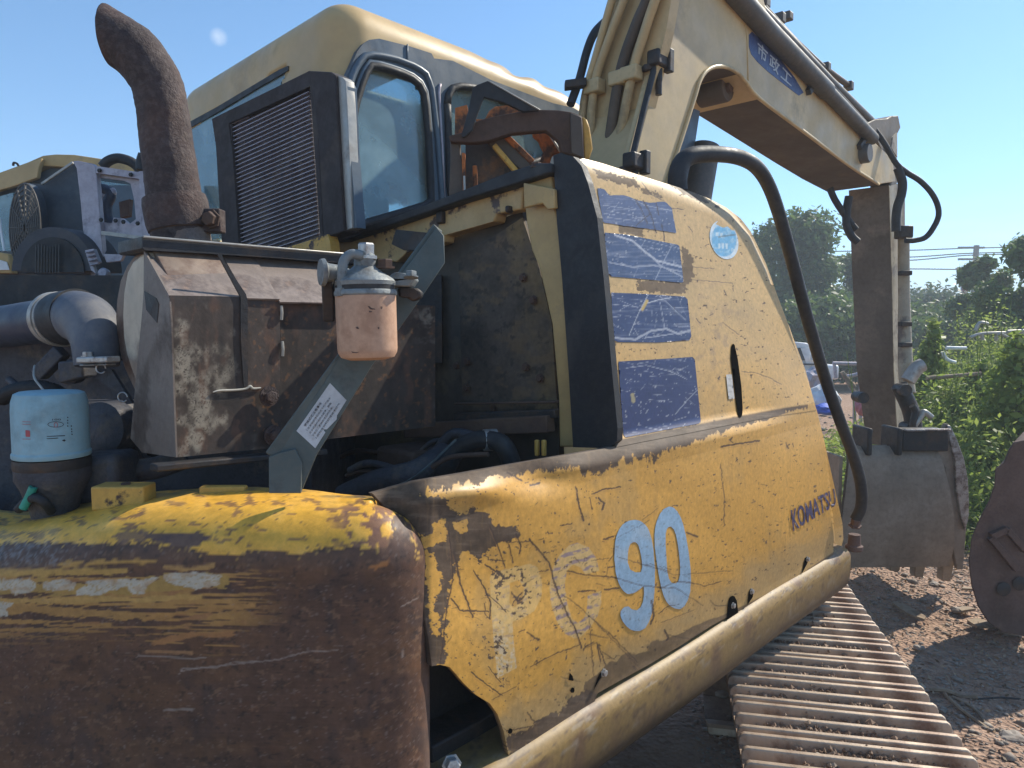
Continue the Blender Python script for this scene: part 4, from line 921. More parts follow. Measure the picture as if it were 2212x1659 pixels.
lowj = sst(26, 40, jj); mixc(C, lowj * .8, (.075, .05, .032))  # lower half painted dark for the shade under its curve
mixc(C, sst(1.2, .7, uu) * sst(-.1, .2, fbm(uu * 25, jj * .3, 4, 405)) * .7, (.16, .12, .09))
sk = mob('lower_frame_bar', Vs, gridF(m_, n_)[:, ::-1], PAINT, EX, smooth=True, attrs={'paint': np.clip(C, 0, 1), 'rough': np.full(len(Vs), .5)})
mob('bar_end_cap', np.array([Vs[(n_ - 1) * m_ + k] for k in range(m_)]), [tuple(range(m_))], MT['yellow_rust'], EX)
# handrail
def R_(x, y, d): return at(x, y, d)
hr = [(1464, 412, 2.02), (1464, 380, 2.02), (1474, 350, 2.03), (1500, 335, 2.05), (1550, 333, 2.10), (1600, 341, 2.16), (1635, 362, 2.22), (1660, 400, 2.27), (1682, 460, 2.31), (1710, 560, 2.35), (1742, 680, 2.40), (1780, 810, 2.46), (1815, 910, 2.50), (1845, 990, 2.53), (1860, 1050, 2.55), (1860, 1095, 2.57), (1848, 1122, 2.58)]
tube('handrail', [at(*p) for p in hr], [.028, .023, .0205, .0195, .020], MT['black_rubber'], EX, seg=18)
p = at(1847, 1128, 2.58); lathe('rail_foot', [(.026, 0), (.030, .005), (.030, .018), (.022, .022), (.020, .06)], p - ZV * .105, (0, 0, 1), MT['rust_red'], EX)
bolt('bolt', p - ZV * .015 + RV * .0, (0, -.3, 1), .017, .03, MT['rust_red'], EX)
Z1 = lambda p: zc(0, 0, 1 / 3, p)
Z2 = lambda p: zc(0, 327.3, 1 / 3, p)
Z3 = lambda p: zc(379, 0, 1 / 3, p)
Z4 = lambda p: zc(206.7, 430.7, 1 / 3, p)
Z5 = lambda p: zc(551.3, 430.7, 1 / 3, p)
Z6 = lambda p: zc(861.4, 86.1, 1 / 3, p)
Z7 = lambda p: zc(0, 671.9, 1 / 3, p)
ZB = lambda p: zc(1206, 0, 1 / 3, p)       # boom zoom (1400,0)
ZC = lambda p: zc(1659, 86.1, 1 / 3, p)    # zoom (1926,100)
ZD = lambda p: zc(1659, 603, 1 / 3, p)     # zoom (1926,700)
vcast = lambda v: (lambda x, y: onv(x, y, v))
# ---- muffler with heat shield ---------------------------------------
VM = -1.25
# front face of the shield (vertical), faceted: corner line at y~645, bottom y~1000
mf_top = Z4([(478, 620), (940, 630), (985, 640), (1185, 640), (1490, 655)]); 
def shieldpaint(X, Y):
    n1 = fbm(X / 40, Y / 70, 4, 501); n2 = fbm(X / 7, Y / 9, 4, 502); n3 = fbm(X / 2.5, Y / 2.5, 3, 503)
    C = np.tile(np.array((.062, .047, .039)), (len(X), 1)) * (1 + .5 * n1 + .25 * n2)[:, None]
    mixc(C, sst(.0, .5, fbm(X / 22, Y / 60, 4, 504)) * .6, (.16, .085, .055))
    w = sst(-.25, .35, fbm(X / 30, Y / 38, 4, 505) + .55 * np.exp(-((X - 420) / 55) ** 2 - ((Y - 900) / 75) ** 2) + .35 * np.exp(-((X - 400) / 30) ** 2 - ((Y - 770) / 60) ** 2) + .25 * np.exp(-((X - 480) / 40) ** 2 - ((Y - 800) / 60) ** 2) - .45 - .25 * sst(520, 600, X))
    w = w * sst(-.5, .25, n3 + .5 * n2 + .2); mixc(C, w * .8, (.34, .30, .235))
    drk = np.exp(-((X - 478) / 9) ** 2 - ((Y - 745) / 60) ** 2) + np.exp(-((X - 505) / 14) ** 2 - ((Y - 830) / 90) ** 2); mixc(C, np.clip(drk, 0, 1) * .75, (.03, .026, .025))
    mixc(C, pmask(X, Y, Z4([(742, 1262), (1080, 1236), (1260, 1240), (1260, 1585), (960, 1612), (930, 1460), (880, 1360), (765, 1315)]), 3, 5, 14, 509) * .7, (.035, .03, .028))  # dark patch painted for the shaded recess below the bead
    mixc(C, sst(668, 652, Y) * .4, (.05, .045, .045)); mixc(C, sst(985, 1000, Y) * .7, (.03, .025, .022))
    mixc(C, sst(.3, .5, fbm(X / 10, Y / 10, 3, 507)) * sst(525, 560, X) * .5, (.26, .12, .05))
    return np.clip(C, 0, 1), .72 + .1 * n2
q4 = Z4([(478, 622), (935, 632), (985, 640), (1196, 645)]); 
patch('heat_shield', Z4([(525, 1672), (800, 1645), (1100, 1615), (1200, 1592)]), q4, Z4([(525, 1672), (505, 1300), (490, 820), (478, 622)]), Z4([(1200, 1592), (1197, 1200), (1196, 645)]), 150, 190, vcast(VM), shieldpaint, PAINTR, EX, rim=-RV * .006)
def darkshield(X, Y):  # right shield half: same paint made darker, with a pale blotch
    C, A = shieldpaint(X + 900, Y); C = C * .8; mixc(C, sst(.15, .4, fbm(X / 16, Y / 16, 4, 511)) * np.exp(-((X - 945) / 40) ** 2 - ((Y - 690) / 50) ** 2), (.2, .18, .15)); return C, A
patch('heat_shield', Z4([(1200, 1592), (1700, 1530), (2200, 1470)]), Z4([(1198, 645), (1490, 655), (2200, 690)]), Z4([(1200, 1592), (1197, 1200), (1198, 645)]), Z4([(2200, 1470), (2200, 1000), (2200, 690)]), 150, 130, vcast(VM - .006), darkshield, PAINTR, EX, rim=-RV * .006)
# sloping upper facet : from corner line (z ~1.65) up to the lid
def slope_cast(x, y):
    p0 = onv(478 / 3 + 206.7, 430.7 + 622 / 3, VM); n = np.cross(onv(940 / 3 + 206.7, 430.7 + 630 / 3, VM) - p0, (-RV * .14 + ZV * .10)); return onp(x, y, p0, n)
plate('heat_shield', Z4([(475, 622), (325, 335), (790, 360), (940, 630)]), slope_cast, -RV * .002 - ZV * .003, MT['heatshield'], EX)
plate('heat_shield', Z4([(982, 640), (812, 345), (1025, 362), (1192, 645)]), slope_cast, -RV * .002 - ZV * .003, MT['heatshield'], EX)
sc2 = lambda x, y: slope_cast(x, y) - ZV * .004
plate('heat_shield', Z4([(1194, 650), (1027, 362), (1600, 410), (1700, 660)]), sc2, -RV * .002 - ZV * .003, MT['heatshield'], EX)
# raised strap between the shield halves
plate('shield_strap', Z4([(940, 632), (790, 352), (812, 345), (845, 420), (975, 615), (985, 660), (988, 1205), (960, 1215), (940, 900)]), lambda x, y: slope_cast(x, y) * 0 + onv(x, y, VM + .003), -RV * .004, MT['dark_steel'], EX)
# rear end plate
ec = lambda x, y: onu(x, y, onv(366, 650, VM) @ FV)
plate('end_plate', Z4([(312, 330), (475, 622), (490, 820), (505, 1300), (520, 1672), (300, 1640), (225, 1550), (245, 1330), (300, 740), (310, 600)]), ec, FV * .003, MT['cream'] and worn('stained_end_plate', (.20, .165, .14), (.10, .075, .06), .55, 8, (.3, .26, .22), .3, .6, .1, .3, 60), EX)
plate('end_plate_hole', Z4([(318, 595), (395, 640), (412, 680), (400, 800), (330, 715)]), lambda x, y: ec(x, y) - FV * .001, FV * .001, MT['dark_steel'], EX)
# round end of the muffler drum
ctr = ec(np.array(290.0), np.array(702.0)); 
dr = np.linalg.norm(ec(290, 702.) - ec(290, 535.))
dctr = onu(318, 702, (ctr @ FV) + .0)
ax_ = FV * 1.0
DE = Z4([(306, 312), (250, 325), (190, 362), (140, 430), (102, 520), (80, 640), (72, 760), (80, 900), (100, 1000), (130, 1100), (175, 1200), (242, 1345), (420, 1300), (420, 700), (400, 500)])
plate('drum_rim', DE, lambda x, y: ec(x, y) + FV * .016, FV * .12, worn('rusty_drum_rim', (.22, .16, .12), (.12, .07, .05), .52, 9, (.3, .25, .2), .3, .6, .1, .2, 60), EX, bevel=.004)
DI = Z4([(306, 335), (255, 355), (205, 400), (165, 480), (145, 600), (138, 760), (145, 900), (165, 1010), (200, 1120), (248, 1235), (420, 1200), (420, 600)])
plate('drum_end', DI, lambda x, y: ec(x, y) + FV * .010, FV * .02, MT['cream'], EX, bevel=.005)
# lid: thin dark roof sheet
plate('shield_lid', Z4([(302, 240), (320, 236), (700, 262), (1100, 300), (1600, 345), (1760, 360), (1760, 415), (1580, 412), (1100, 375), (700, 350), (320, 330), (304, 315)]), vcast(VM - .09), -RV * .12, MT['dark_steel'], EX, bevel=.002)
bar('lid_edge', onv(309, 511, VM - .087), onv(745, 548, VM - .087), .003, .004, MT['alu_bright'], EX)
for (a, b_) in ((Z4([(1203, 690)])[0], Z4([(1203, 780)])[0]), (Z4([(1210, 920)])[0], Z4([(1212, 1015)])[0])):
    tube('sealant_bead', [onv(a[0], a[1], VM + .002), onv((a[0] + b_[0]) / 2 + 1, (a[1] + b_[1]) / 2, VM + .004), onv(b_[0], b_[1], VM + .002)], .0028, MT['orange_seal'], EX, seg=6)
tube('sealant_bead', [onv(206.7 + x / 3, 430.7 + y / 3, VM + .002) for x, y in ((760, 1250), (800, 1240), (900, 1236), (970, 1228), (1000, 1212), (1020, 1226), (1070, 1222))], [.001, .0022, .002, .003, .0015], MT['orange_seal'], EX, seg=8)
for px, py in ((581, 856), (590, 940)):
    p = onv(px, py, VM + .008); lathe('washer', [(.019, 0), (.019, .003)], p, RV, MT['rust_pitted'], EX, seg=20); bolt('bolt', p + RV * .003, RV, .0115, .009, MT['rust_pitted'], EX)
# shelf edge and things under the shield
bar('shield_foot', onv(330, 1010, VM + .01), onv(700, 975, VM + .01), .03, .012, MT['dark_steel'], EX)

# ---- exhaust pipe ------------------------------------------------------
XD = 1.43
def X_(x, y, k=0.0): return at(x, y, XD + k)
ep = [(397, 545), (388, 500), (380, 455), (372, 392), (360, 308), (351, 237), (340, 184), (318, 145), (293, 114), (266, 95), (237, 77)]
pts = [X_(x, y, -.0) for x, y in ep]
rr = [.0535, .0535, .052, .050, .0485, .047, .047, .048, .050, .050, .049]
sp_ = smooth_path(pts, 14)
V, F = tube_vf(sp_, rr, 56, cap=False)
V = np.array(V); nr = len(sp_)
# cut mouth: shift the last rings to make the pinched, slanted opening
tdir = sp_[-1] - sp_[-8]; tdir /= np.linalg.norm(tdir)
V = V.reshape(nr, 56, 3)
for i in range(nr - 30, nr):
    f = (i - (nr - 30)) / 29.0; c = sp_[i]
    rel = V[i] - c; up_ = rel @ np.array((0, 0, 1)); V[i] = c + rel + tdir * (np.clip(up_, -.06, .06) * .72 * f ** 2)[:, None]
n3d = lambda P, s_, sd: fbm(P[..., 0] * s_ + P[..., 2] * s_ * .7, P[..., 1] * s_ + P[..., 2] * s_, 4, sd)
nrm_ = V - np.array(sp_)[:, None]; nrm_ /= np.linalg.norm(nrm_, axis=2)[..., None]
ringi = np.repeat(np.arange(nr), 56).reshape(nr, 56); segi = np.tile(np.arange(56), nr).reshape(nr, 56)
V = V + nrm_ * (.0012 * fbm(ringi / 2.5, segi / 2.0, 3, 61))[..., None]
inner = V - nrm_ * .004
Vall = np.concatenate([V.reshape(-1, 3), inner.reshape(-1, 3)]); N_ = nr * 56
F2 = F + [tuple(N_ + i for i in f[::-1]) for f in F]
last = (nr - 1) * 56
F2 += [(last + k, last + (k + 1) % 56, N_ + last + (k + 1) % 56, N_ + last + k) for k in range(56)]
exo = mob('exhaust_pipe', Vall, F2, MT['rust_pitted'], EX, smooth=True)
def ringat(name, x, y, r, h, m): lathe(name, [(r * .96, -h), (r, -h * .6), (r, h * .6), (r * .96, h)], X_(x, y), pts[0] - pts[2], m, EX, seg=40)
ringat('pipe_collar', 383, 462, .0605, .032, MT['rust_pitted']); ringat('pipe_collar', 389, 502, .049, .010, MT['rust']); ringat('pipe_base', 395, 522, .053, .02, MT['heatshield'])
for dy in (0, 9): ringat('pipe_lip', 388, 488 + dy, .0545, .003, MT['rust'])
box('clamp_lug', X_(460, 478), np.array((.040, 0, 0)), np.array((0, .03, 0)), ZV * .046, MT['rust_pitted'], EX, bevel=.003)
bolt('bolt', X_(458, 474, -.018), (-.2, -1, 0), .014, .016, MT['rust'], EX)

# ---- condenser / oil cooler -----------------------------------------
uC = 1.15
cc_ = ucast(uC)
outer = Z3([(235, 770), (865, 458), (885, 470), (900, 560), (905, 700), (920, 1100), (950, 1530), (980, 1520), (880, 1560), (420, 1640), (300, 1600), (285, 1400), (260, 950)])
outer = Z3([(235, 770), (868, 458), (905, 465), (925, 900), (960, 1540), (700, 1620), (405, 1620), (300, 1575), (285, 1350), (262, 950)])
hole = Z3([(345, 800), (870, 560), (885, 760), (905, 1050), (935, 1500), (935, 1545), (700, 1610), (410, 1612), (398, 1400), (370, 1000)])
plate('cooler_frame', outer, cc_, FV * .05, worn('black_cooler_frame', (.042, .034, .034), (.08, .065, .055), .6, 6, (.12, .1, .1), .3, .85, .1, .1, 60), EX, holes=[hole], bevel=.002)
CF = bpy.data.materials['black_cooler_frame']
core = Z3([(345, 800), (870, 560), (935, 1545), (700, 1610), (410, 1612)])
plate('cooler_core', core, ucast(uC + .019), FV * .02, worn('fouled_cooler_core', (.10, .09, .10), (.17, .16, .15), .57, 9, (.03, .03, .03), .5, .7, .1, .9, 160), EX)
l0 = np.array(Z3([(350, 805), (415, 1610)])); r0 = np.array(Z3([(870, 565), (938, 1540)]))
for k in range(34):
    t = k / 33 * 1.12; a = l0[0] + (l0[1] - l0[0]) * t; b_ = r0[0] + (r0[1] - r0[0]) * (k / 33)
    # stop fins that run behind the lid
    bar('cooler_fin', onu(a[0] + 6, a[1], uC + .012), onu(b_[0], b_[1], uC + .012), .008, .0022, MT['alu'], EX, bevel=0)
bar('cooler_side_strip', onu(l0[0][0] + 4, l0[0][1], uC + .01), onu(l0[1][0] + 2, l0[1][1], uC + .01), .014, .02, CF, EX)
# right flange: dark face then pale strip and seal
vR = (onu(381 + 300, 160, uC) @ RV)
plate('cooler_side_plate', Z3([(872, 458), (1005, 465), (1035, 485), (1045, 700), (1060, 1000), (1092, 1500), (1000, 1530), (960, 1545), (925, 900)]), lambda x, y: onu(x, y, uC - .004), FV * .05, CF, EX, bevel=.003)
plate('cooler_edge_strip', Z3([(1035, 485), (1080, 500), (1100, 520), (1112, 700), (1125, 1000), (1145, 1480), (1092, 1498), (1065, 1100), (1048, 750)]), ucast(uC + .006), FV * .03, MT['alu_bright'], EX, bevel=.002)
plate('cooler_seal', Z3([(1100, 530), (1115, 560), (1135, 1000), (1175, 1475), (1150, 1480), (1128, 1000)]), ucast(uC + .012), FV * .03, MT['cab_grey'], EX)
plate('cooler_base', Z3([(700, 1612), (905, 1545), (985, 1518), (1000, 1560), (1010, 1640), (740, 1640)]), ucast(uC - .01), FV * .03, MT['yellow_rust'], EX)

# ---- cab ------------------------------------------------------------------
ROLL = .05
def MC(u, v, z): return M(u, v - ROLL * (z - 1.5), z + ROLL * (v + 2.0) * .6)
u0, u1, v0, v1, z0, z1 = 1.33, 2.92, -1.965, -3.22, 1.25, 2.70
r_c = .12
pl = []
def corner(cu, cv, a0_, a1_, n=9):
    for a in np.linspace(a0_, a1_, n): pl.append((cu + r_c * math.cos(a), cv + r_c * math.sin(a), math.cos(a), math.sin(a)))
corner(u0 + r_c, v0 - r_c, math.pi, math.pi / 2); 
for q in np.linspace(0, 1, 60)[1:-1]: pl.append((u0 + r_c + (u1 - u0 - 2 * r_c) * q, v0, 0, 1))
corner(u1 - r_c, v0 - r_c, math.pi / 2, 0); corner(u1 - r_c, v1 + r_c, 0, -math.pi / 2)
for q in np.linspace(0, 1, 40)[1:-1]: pl.append((u1 - r_c - (u1 - u0 - 2 * r_c) * q, v1, 0, -1))
corner(u0 + r_c, v1 + r_c, -math.pi / 2, -math.pi)
for q in np.linspace(0, 1, 50)[1:-1]: pl.append((u0, v1 + r_c + (v0 - v1 - 2 * r_c) * q, -1, 0))
pl = np.array(pl); R2 = .11
pr = [(0, z_) for z_ in np.linspace(z0, z1 - R2, 70)] + [(R2 * (1 - math.cos(a)), z1 - R2 + R2 * math.sin(a)) for a in np.linspace(0, math.pi / 2 * .92, 12)[1:]] + [(R2 + .15, z1 + .012), (R2 + .35, z1 + .02), (.50, z1 + .02)]
pr = np.array(pr); K = len(pl)
cu_, cv_ = (u0 + u1) / 2, (v0 + v1) / 2
Vc = []
for n_in, z_ in pr:
    # inward offset along plan normal; the centre is approached by scaling
    uu_ = pl[:, 0] - pl[:, 2] * min(n_in, r_c) ; vv_ = pl[:, 1] - pl[:, 3] * min(n_in, r_c)
    k_ = max(n_in - r_c, 0) / .5
    uu_ = uu_ * (1 - k_) + cu_ * k_; vv_ = vv_ * (1 - k_) + cv_ * k_
    fr = sst(2.3, u1, uu_) * .09 * (z_ - z0) / (z1 - z0)     # roof falls a little to the front
    Vc.append(np.stack([uu_, vv_, np.full(K, z_) - fr], -1))
Vc = np.concatenate(Vc)
# knocked-in dent on the front half of the roof edge
W = np.array([MC(*p) for p in Vc])
Xc, Yc = proj(W)
near = Vc[:, 1] > -2.5
dent = np.exp(-((Xc - 1135) / 35) ** 2 - ((Yc - 140) / 18) ** 2) * .05 + np.exp(-((Xc - 1195) / 28) ** 2 - ((Yc - 165) / 20) ** 2) * .035 + .03 * np.exp(-((Xc - 1075) / 30) ** 2 - ((Yc - 105) / 20) ** 2)
W = W - (RV * .7 + ZV * .7) * (dent * near)[:, None] + (RV * .5 + ZV * .5) * (near * .012 * np.exp(-((Xc - 1105) / 14) ** 2 - ((Yc - 120) / 30) ** 2))[:, None]
i = np.arange(len(pr) - 1)[:, None] * K + np.arange(K)[None]; j = np.arange(len(pr) - 1)[:, None] * K + (np.arange(K)[None] + 1) % K
Fc = np.stack([j, i, i + K, j + K], -1).reshape(-1, 4)
cenV = Vc[Fc].mean(1); cenW = W[Fc].mean(1); fx_, fy_ = proj(cenW)
# window openings
WR = Z3([(1140, 880), (1160, 700), (1200, 560), (1240, 460), (1262, 425), (1300, 425), (1400, 455), (1500, 490), (1570, 530), (1610, 600), (1625, 700), (1640, 900), (1659, 1320), (1185, 1470), (1160, 1100)])
WR = WR[:-2] + [(773, 488), (764, 370)]
WF = Z6([(315, 420), (325, 330), (370, 300), (500, 310), (700, 400), (860, 440), (960, 500), (960, 760), (330, 1010)])
WB = [(407, 277), (470, 240), (560, 183), (612, 149), (622, 149), (617, 165), (606, 180), (700, 260), (700, 520), (420, 520)]
drop = np.zeros(len(Fc), bool)
rightw = (np.abs(cenV[:, 1] - v0) < .02) & (cenV[:, 0] > u0 + r_c * .5)
drop |= rightw & (inpoly(fx_, fy_, WR) | inpoly(fx_, fy_, WF))
drop |= (np.abs(cenV[:, 0] - u0) < .02) & inpoly(fx_, fy_, WB)
drop |= (np.abs(cenV[:, 1] - v1) < .02) & (cenV[:, 0] > u0 + .25) & (cenV[:, 0] < u1 - .2) & (cenV[:, 2] > 1.6) & (cenV[:, 2] < 2.35)
drop |= (np.abs(cenV[:, 0] - u1) < .02) & (cenV[:, 1] > v1 + .2) & (cenV[:, 1] < v0 - .15) & (cenV[:, 2] > 1.55) & (cenV[:, 2] < 2.4)
CAB = empty('cab', MC(2.0, -2.6, 1.25)); CAB.parent = EX; CAB.location = Vector(MC(2.0, -2.6, 1.25)) - EX.location
cabshell = mob('cab_shell', W, Fc[~drop][:, ::-1], MT['tan_roof'], CAB, smooth=True)
mm_ = cabshell.modifiers.new('s', 'SOLIDIFY'); mm_.thickness = .02; mm_.offset = -1
def sidecast(off):
    # plane of the right wall (rolled)
    p0 = MC(2.0, v0, 1.8); n = np.cross(MC(2.5, v0, 1.8) - p0, MC(2.0, v0, 2.2) - p0); n = n / np.linalg.norm(n)
    if n @ RV < 0: n = -n
    return lambda x, y: onp(x, y, p0 + n * off, n)
def backcast(off):
    p0 = MC(u0, -2.5, 1.8); n = np.cross(MC(u0, -2.9, 1.8) - p0, MC(u0, -2.5, 2.2) - p0); n = n / np.linalg.norm(n)
    if n @ FV > 0: n = -n
    return lambda x, y: onp(x, y, p0 + n * off, n)
frame_o = Z3([(1100, 540), (1105, 500), (1150, 400), (1180, 330), (1215, 285), (1255, 258), (1320, 250), (1420, 275), (1520, 300), (1659, 345)]) + Z6([(230, 120), (350, 135), (600, 260), (850, 355), (1000, 410), (1130, 440), (1200, 480), (1200, 900), (200, 1090)]) + [(760, 500), (752, 420), (748, 300)]
plate('window_surround', frame_o, sidecast(.010), -RV * .02, MT['cab_grey'], CAB, holes=[WR, WF])
def ringframe(name, lp, cast, w, m, parent):
    pts = [cast(np.array(float(x)), np.array(float(y))) for x, y in resamp(lp + [lp[0]], 40)]
    V, F = tube_vf(pts[:-1] + [pts[0]], w, 8); return mob(name, V, F, m, parent, smooth=True)
ringframe('window_seal', WR, sidecast(.015), .014, MT['black_rubber'], CAB)
ringframe('window_seal', WF, sidecast(.015), .014, MT['black_rubber'], CAB)
ringframe('window_trim', [(x * 1.0 + (x - 855) * .07, y + (y - 300) * .05) for x, y in WR], sidecast(.014), .009, MT['cab_grey'], CAB)
bigf = Z3([(1120, 600), (1135, 520), (1180, 420), (1225, 365), (1290, 355), (1420, 380), (1540, 425), (1620, 470)]) + [(932, 190), (945, 300), (955, 440)]
pts = [sidecast(.012)(np.array(float(x)), np.array(float(y))) for x, y in resamp(bigf, 30)]
V, F = tube_vf(pts, .012, 8); mob('window_rib', V, F, MT['cab_grey'], CAB, smooth=True)
pts = [sidecast(.012)(np.array(float(x)), np.array(float(y))) for x, y in ((880, 96), (880, 115), (881, 140))]
V, F = tube_vf(pts, .003, 6); mob('roof_joint', V, F, MT['cab_grey'], CAB, smooth=True)
pts = [sidecast(.012)(np.array(float(x)), np.array(float(y))) for x, y in ((951, 182), (949, 190), (948, 200), (955, 320), (960, 440))]
V, F = tube_vf(pts, .006, 6); mob('door_joint', V, F, MT['alu'], CAB, smooth=True)
def pane(name, lp, cast, ext, par): return plate(name, lp, cast, ext, MT['glass'], par)
pane('window_pane', WR, sidecast(-.004), -RV * .005, CAB); pane('window_pane', WF, sidecast(-.004), -RV * .005, CAB)
pane('rear_pane', WB, backcast(-.002), FV * .005, CAB)
seal = Z1([(1215, 800), (1225, 845)]) + [(470, 255), (600, 180), (625, 150), (618, 140), (600, 150), (470, 235)]
plate('rear_window_seal', [(404, 266), (470, 230), (560, 176), (604, 150), (622, 142), (622, 152), (606, 162), (560, 188), (470, 242), (406, 279)], backcast(.004), FV * .01, MT['black_rubber'], CAB)
# inside of the cab
box('cab_floor', MC(2.1, -2.6, 1.30), FV * 1.4, RV * 1.1, ZV * .05, MT['dark_steel'], CAB)
box('seat', MC(2.0, -2.6, 1.62), FV * .5, RV * .5, ZV * .16, MT['black_rubber'], CAB, bevel=.04)
box('seat_back', MC(1.75, -2.6, 1.98), FV * .14 + ZV * -.03, RV * .5, ZV * .62, MT['black_rubber'], CAB, bevel=.05)
box('seat_headrest', MC(1.72, -2.6, 2.36), FV * .1, RV * .28, ZV * .16, MT['black_rubber'], CAB, bevel=.03)
box('console', MC(2.15, -2.25, 1.6), FV * .5, RV * .15, ZV * .3, MT['cab_grey'], CAB, bevel=.02)
for q in (-2.35, -2.85): tube('control_lever', [MC(2.35, q, 1.7), MC(2.38, q, 1.85), MC(2.36, q, 1.98)], .012, MT['black_rubber'], CAB)
tube('grab_bar', [MC(2.75, -2.06, 1.45), MC(2.78, -2.06, 1.7), MC(2.72, -2.06, 1.95)], .012, MT['alu_bright'], CAB)
for k in range(3):
    a = sidecast(.012)(np.array(800 + 33. * k + 60), np.array(408. + 6 * k)); 
# cab lower body behind the beam
box('cab_base', MC(2.1, -2.6, 1.15), FV * 1.5, RV * 1.25, ZV * .3, MT['yellow_faded'], CAB)
# mirror/hose by the cab front
tube('cab_hose', [at(1232, 226, 2.75), at(1252, 170, 2.78), at(1268, 110, 2.8), at(1285, 70, 2.82), at(1312, 42, 2.9)], .016, MT['black_rubber'], EX)
box('mirror_bracket', at(1243, 182, 2.74), np.array((.08, 0, .01)), np.array((0, .04, 0)), ZV * .03, MT['dark_steel'], EX)

# ---- rusty fan guard and brackets behind the beam -------------------
FG = empty('fan_guard', at(1100, 400, 2.0)); FG.parent = EX; FG.location = Vector(at(1100, 400, 2.0)) - EX.location
ZG = lambda p: zc(947.5, 155, .1661, p)
dG = lambda Y_: (lambda x, y: at(x, y, Y_))
band = [(130, 830), (300, 790), (480, 650), (600, 610), (800, 560), (1050, 515), (1300, 490), (1550, 495), (1720, 520), (1860, 570)]
bandl = [(1880, 900), (1690, 860), (1590, 780), (1400, 765), (1200, 775), (950, 800), (800, 850), (640, 900), (450, 920), (150, 910)]
plate('guard_band', ZG(band + [(1880, 700), (1900, 1180), (1720, 1080), (1590, 1040), (1560, 900), (1400, 765), (1200, 775), (950, 800), (800, 850), (640, 900), (450, 920), (150, 910)]), dG(1.86), np.array((.0, .03, 0)), MT['rust'], FG, bevel=.003)
plate('guard_bracket', ZG([(1715, 530), (1860, 580), (1890, 1130), (1730, 1060)]), dG(1.84), np.array((0, .02, 0)), MT['boom_under'], FG, bevel=.003)
plate('guard_edge', ZG([(1865, 575), (1930, 620), (1965, 720), (1990, 880), (2005, 1000), (1960, 1130), (1890, 1130), (1880, 880)]), dG(1.87), np.array((0, .15, 0)), MT['yellow_rust'], FG, bevel=.004)
plate('support_arm', ZG([(445, 200), (510, 165), (640, 115), (670, 130), (1310, 500), (1100, 520), (850, 400), (590, 330), (560, 400), (480, 620), (440, 760), (330, 860), (290, 840), (380, 520)]), dG(1.83), np.array((0, .012, 0)), MT['dark_steel'], FG, bevel=.002)
bar('arm_edge', at(*ZG([(665, 128)])[0], 1.828), at(*ZG([(1310, 495)])[0], 1.828), .004, .004, MT['alu_bright'], FG)
plate('guard_post', ZG([(145, 820), (250, 830), (280, 900), (290, 1100), (330, 1250), (345, 1590), (130, 1620), (150, 1200)]), dG(1.88), np.array((0, .03, 0)), MT['boom_under'], FG, bevel=.004)
plate('guard_post', ZG([(300, 1050), (345, 1060), (350, 1590), (315, 1590)]), dG(1.87), np.array((0, .02, 0)), MT['rust_orange'], FG)
plate('fan_shroud', ZG([(350, 900), (640, 880), (700, 900), (1020, 1300), (1000, 1320), (480, 1520), (350, 1560)]), dG(1.95), np.array((0, .05, 0)), worn('oily_rust_shroud', (.07, .055, .045), (.25, .12, .05), .58, 9, (.02, .02, .02), .5, .6, .1, .6, 50), FG)
plate('orange_panel', ZG([(215, 470), (370, 430), (420, 800), (210, 810)]), dG(2.1), np.array((0, .03, 0)), MT['rust_orange'], FG)
plate('orange_panel', ZG([(480, 610), (600, 610), (660, 500), (730, 450), (930, 430), (1100, 500), (1100, 600), (500, 660)]), dG(1.98), np.array((0, .03, 0)), MT['rust_orange'], FG, bevel=.004)
plate('orange_ring', ZG([(1215, 765), (1410, 755), (1500, 870), (1590, 1045), (1480, 1070), (1450, 1180), (1430, 1300), (1340, 1290), (1300, 1190), (1370, 1030), (1330, 960), (1300, 880), (1230, 830)]), dG(1.96), np.array((0, .03, 0)), MT['rust_orange'], FG, bevel=.004)
bar('ring_edge', at(*ZG([(1405, 760)])[0], 1.955), at(*ZG([(1585, 1045)])[0], 1.955), .004, .006, MT['alu_bright'], FG)
bar('shroud_rib', at(*ZG([(680, 860)])[0], 1.92), at(*ZG([(1170, 1260)])[0], 1.92), .03, .035, MT['boom_under'], FG)
bar('shroud_rib', at(*ZG([(860, 830)])[0], 1.91), at(*ZG([(1220, 1180)])[0], 1.91), .02, .016, MT['rust_orange'], FG)
bar('shroud_rib', at(*ZG([(720, 960)])[0], 1.90), at(*ZG([(1010, 1300)])[0], 1.90), .02, .014, MT['yellow_rust'], FG)
bar('shroud_strip', at(*ZG([(470, 1220)])[0], 1.90), at(*ZG([(480, 1500)])[0], 1.90), .01, .012, MT['rust_orange'], FG)
tube('rod', [at(1003, 380, 1.86), at(1004, 420, 1.86)], .003, MT['alu_bright'], FG, seg=6)
for x, y in ((1159, 363), (1183, 369)): bolt('bolt', at(x, y, 1.68), (0, 0, 1), .012, .012, MT['rust'], EX)

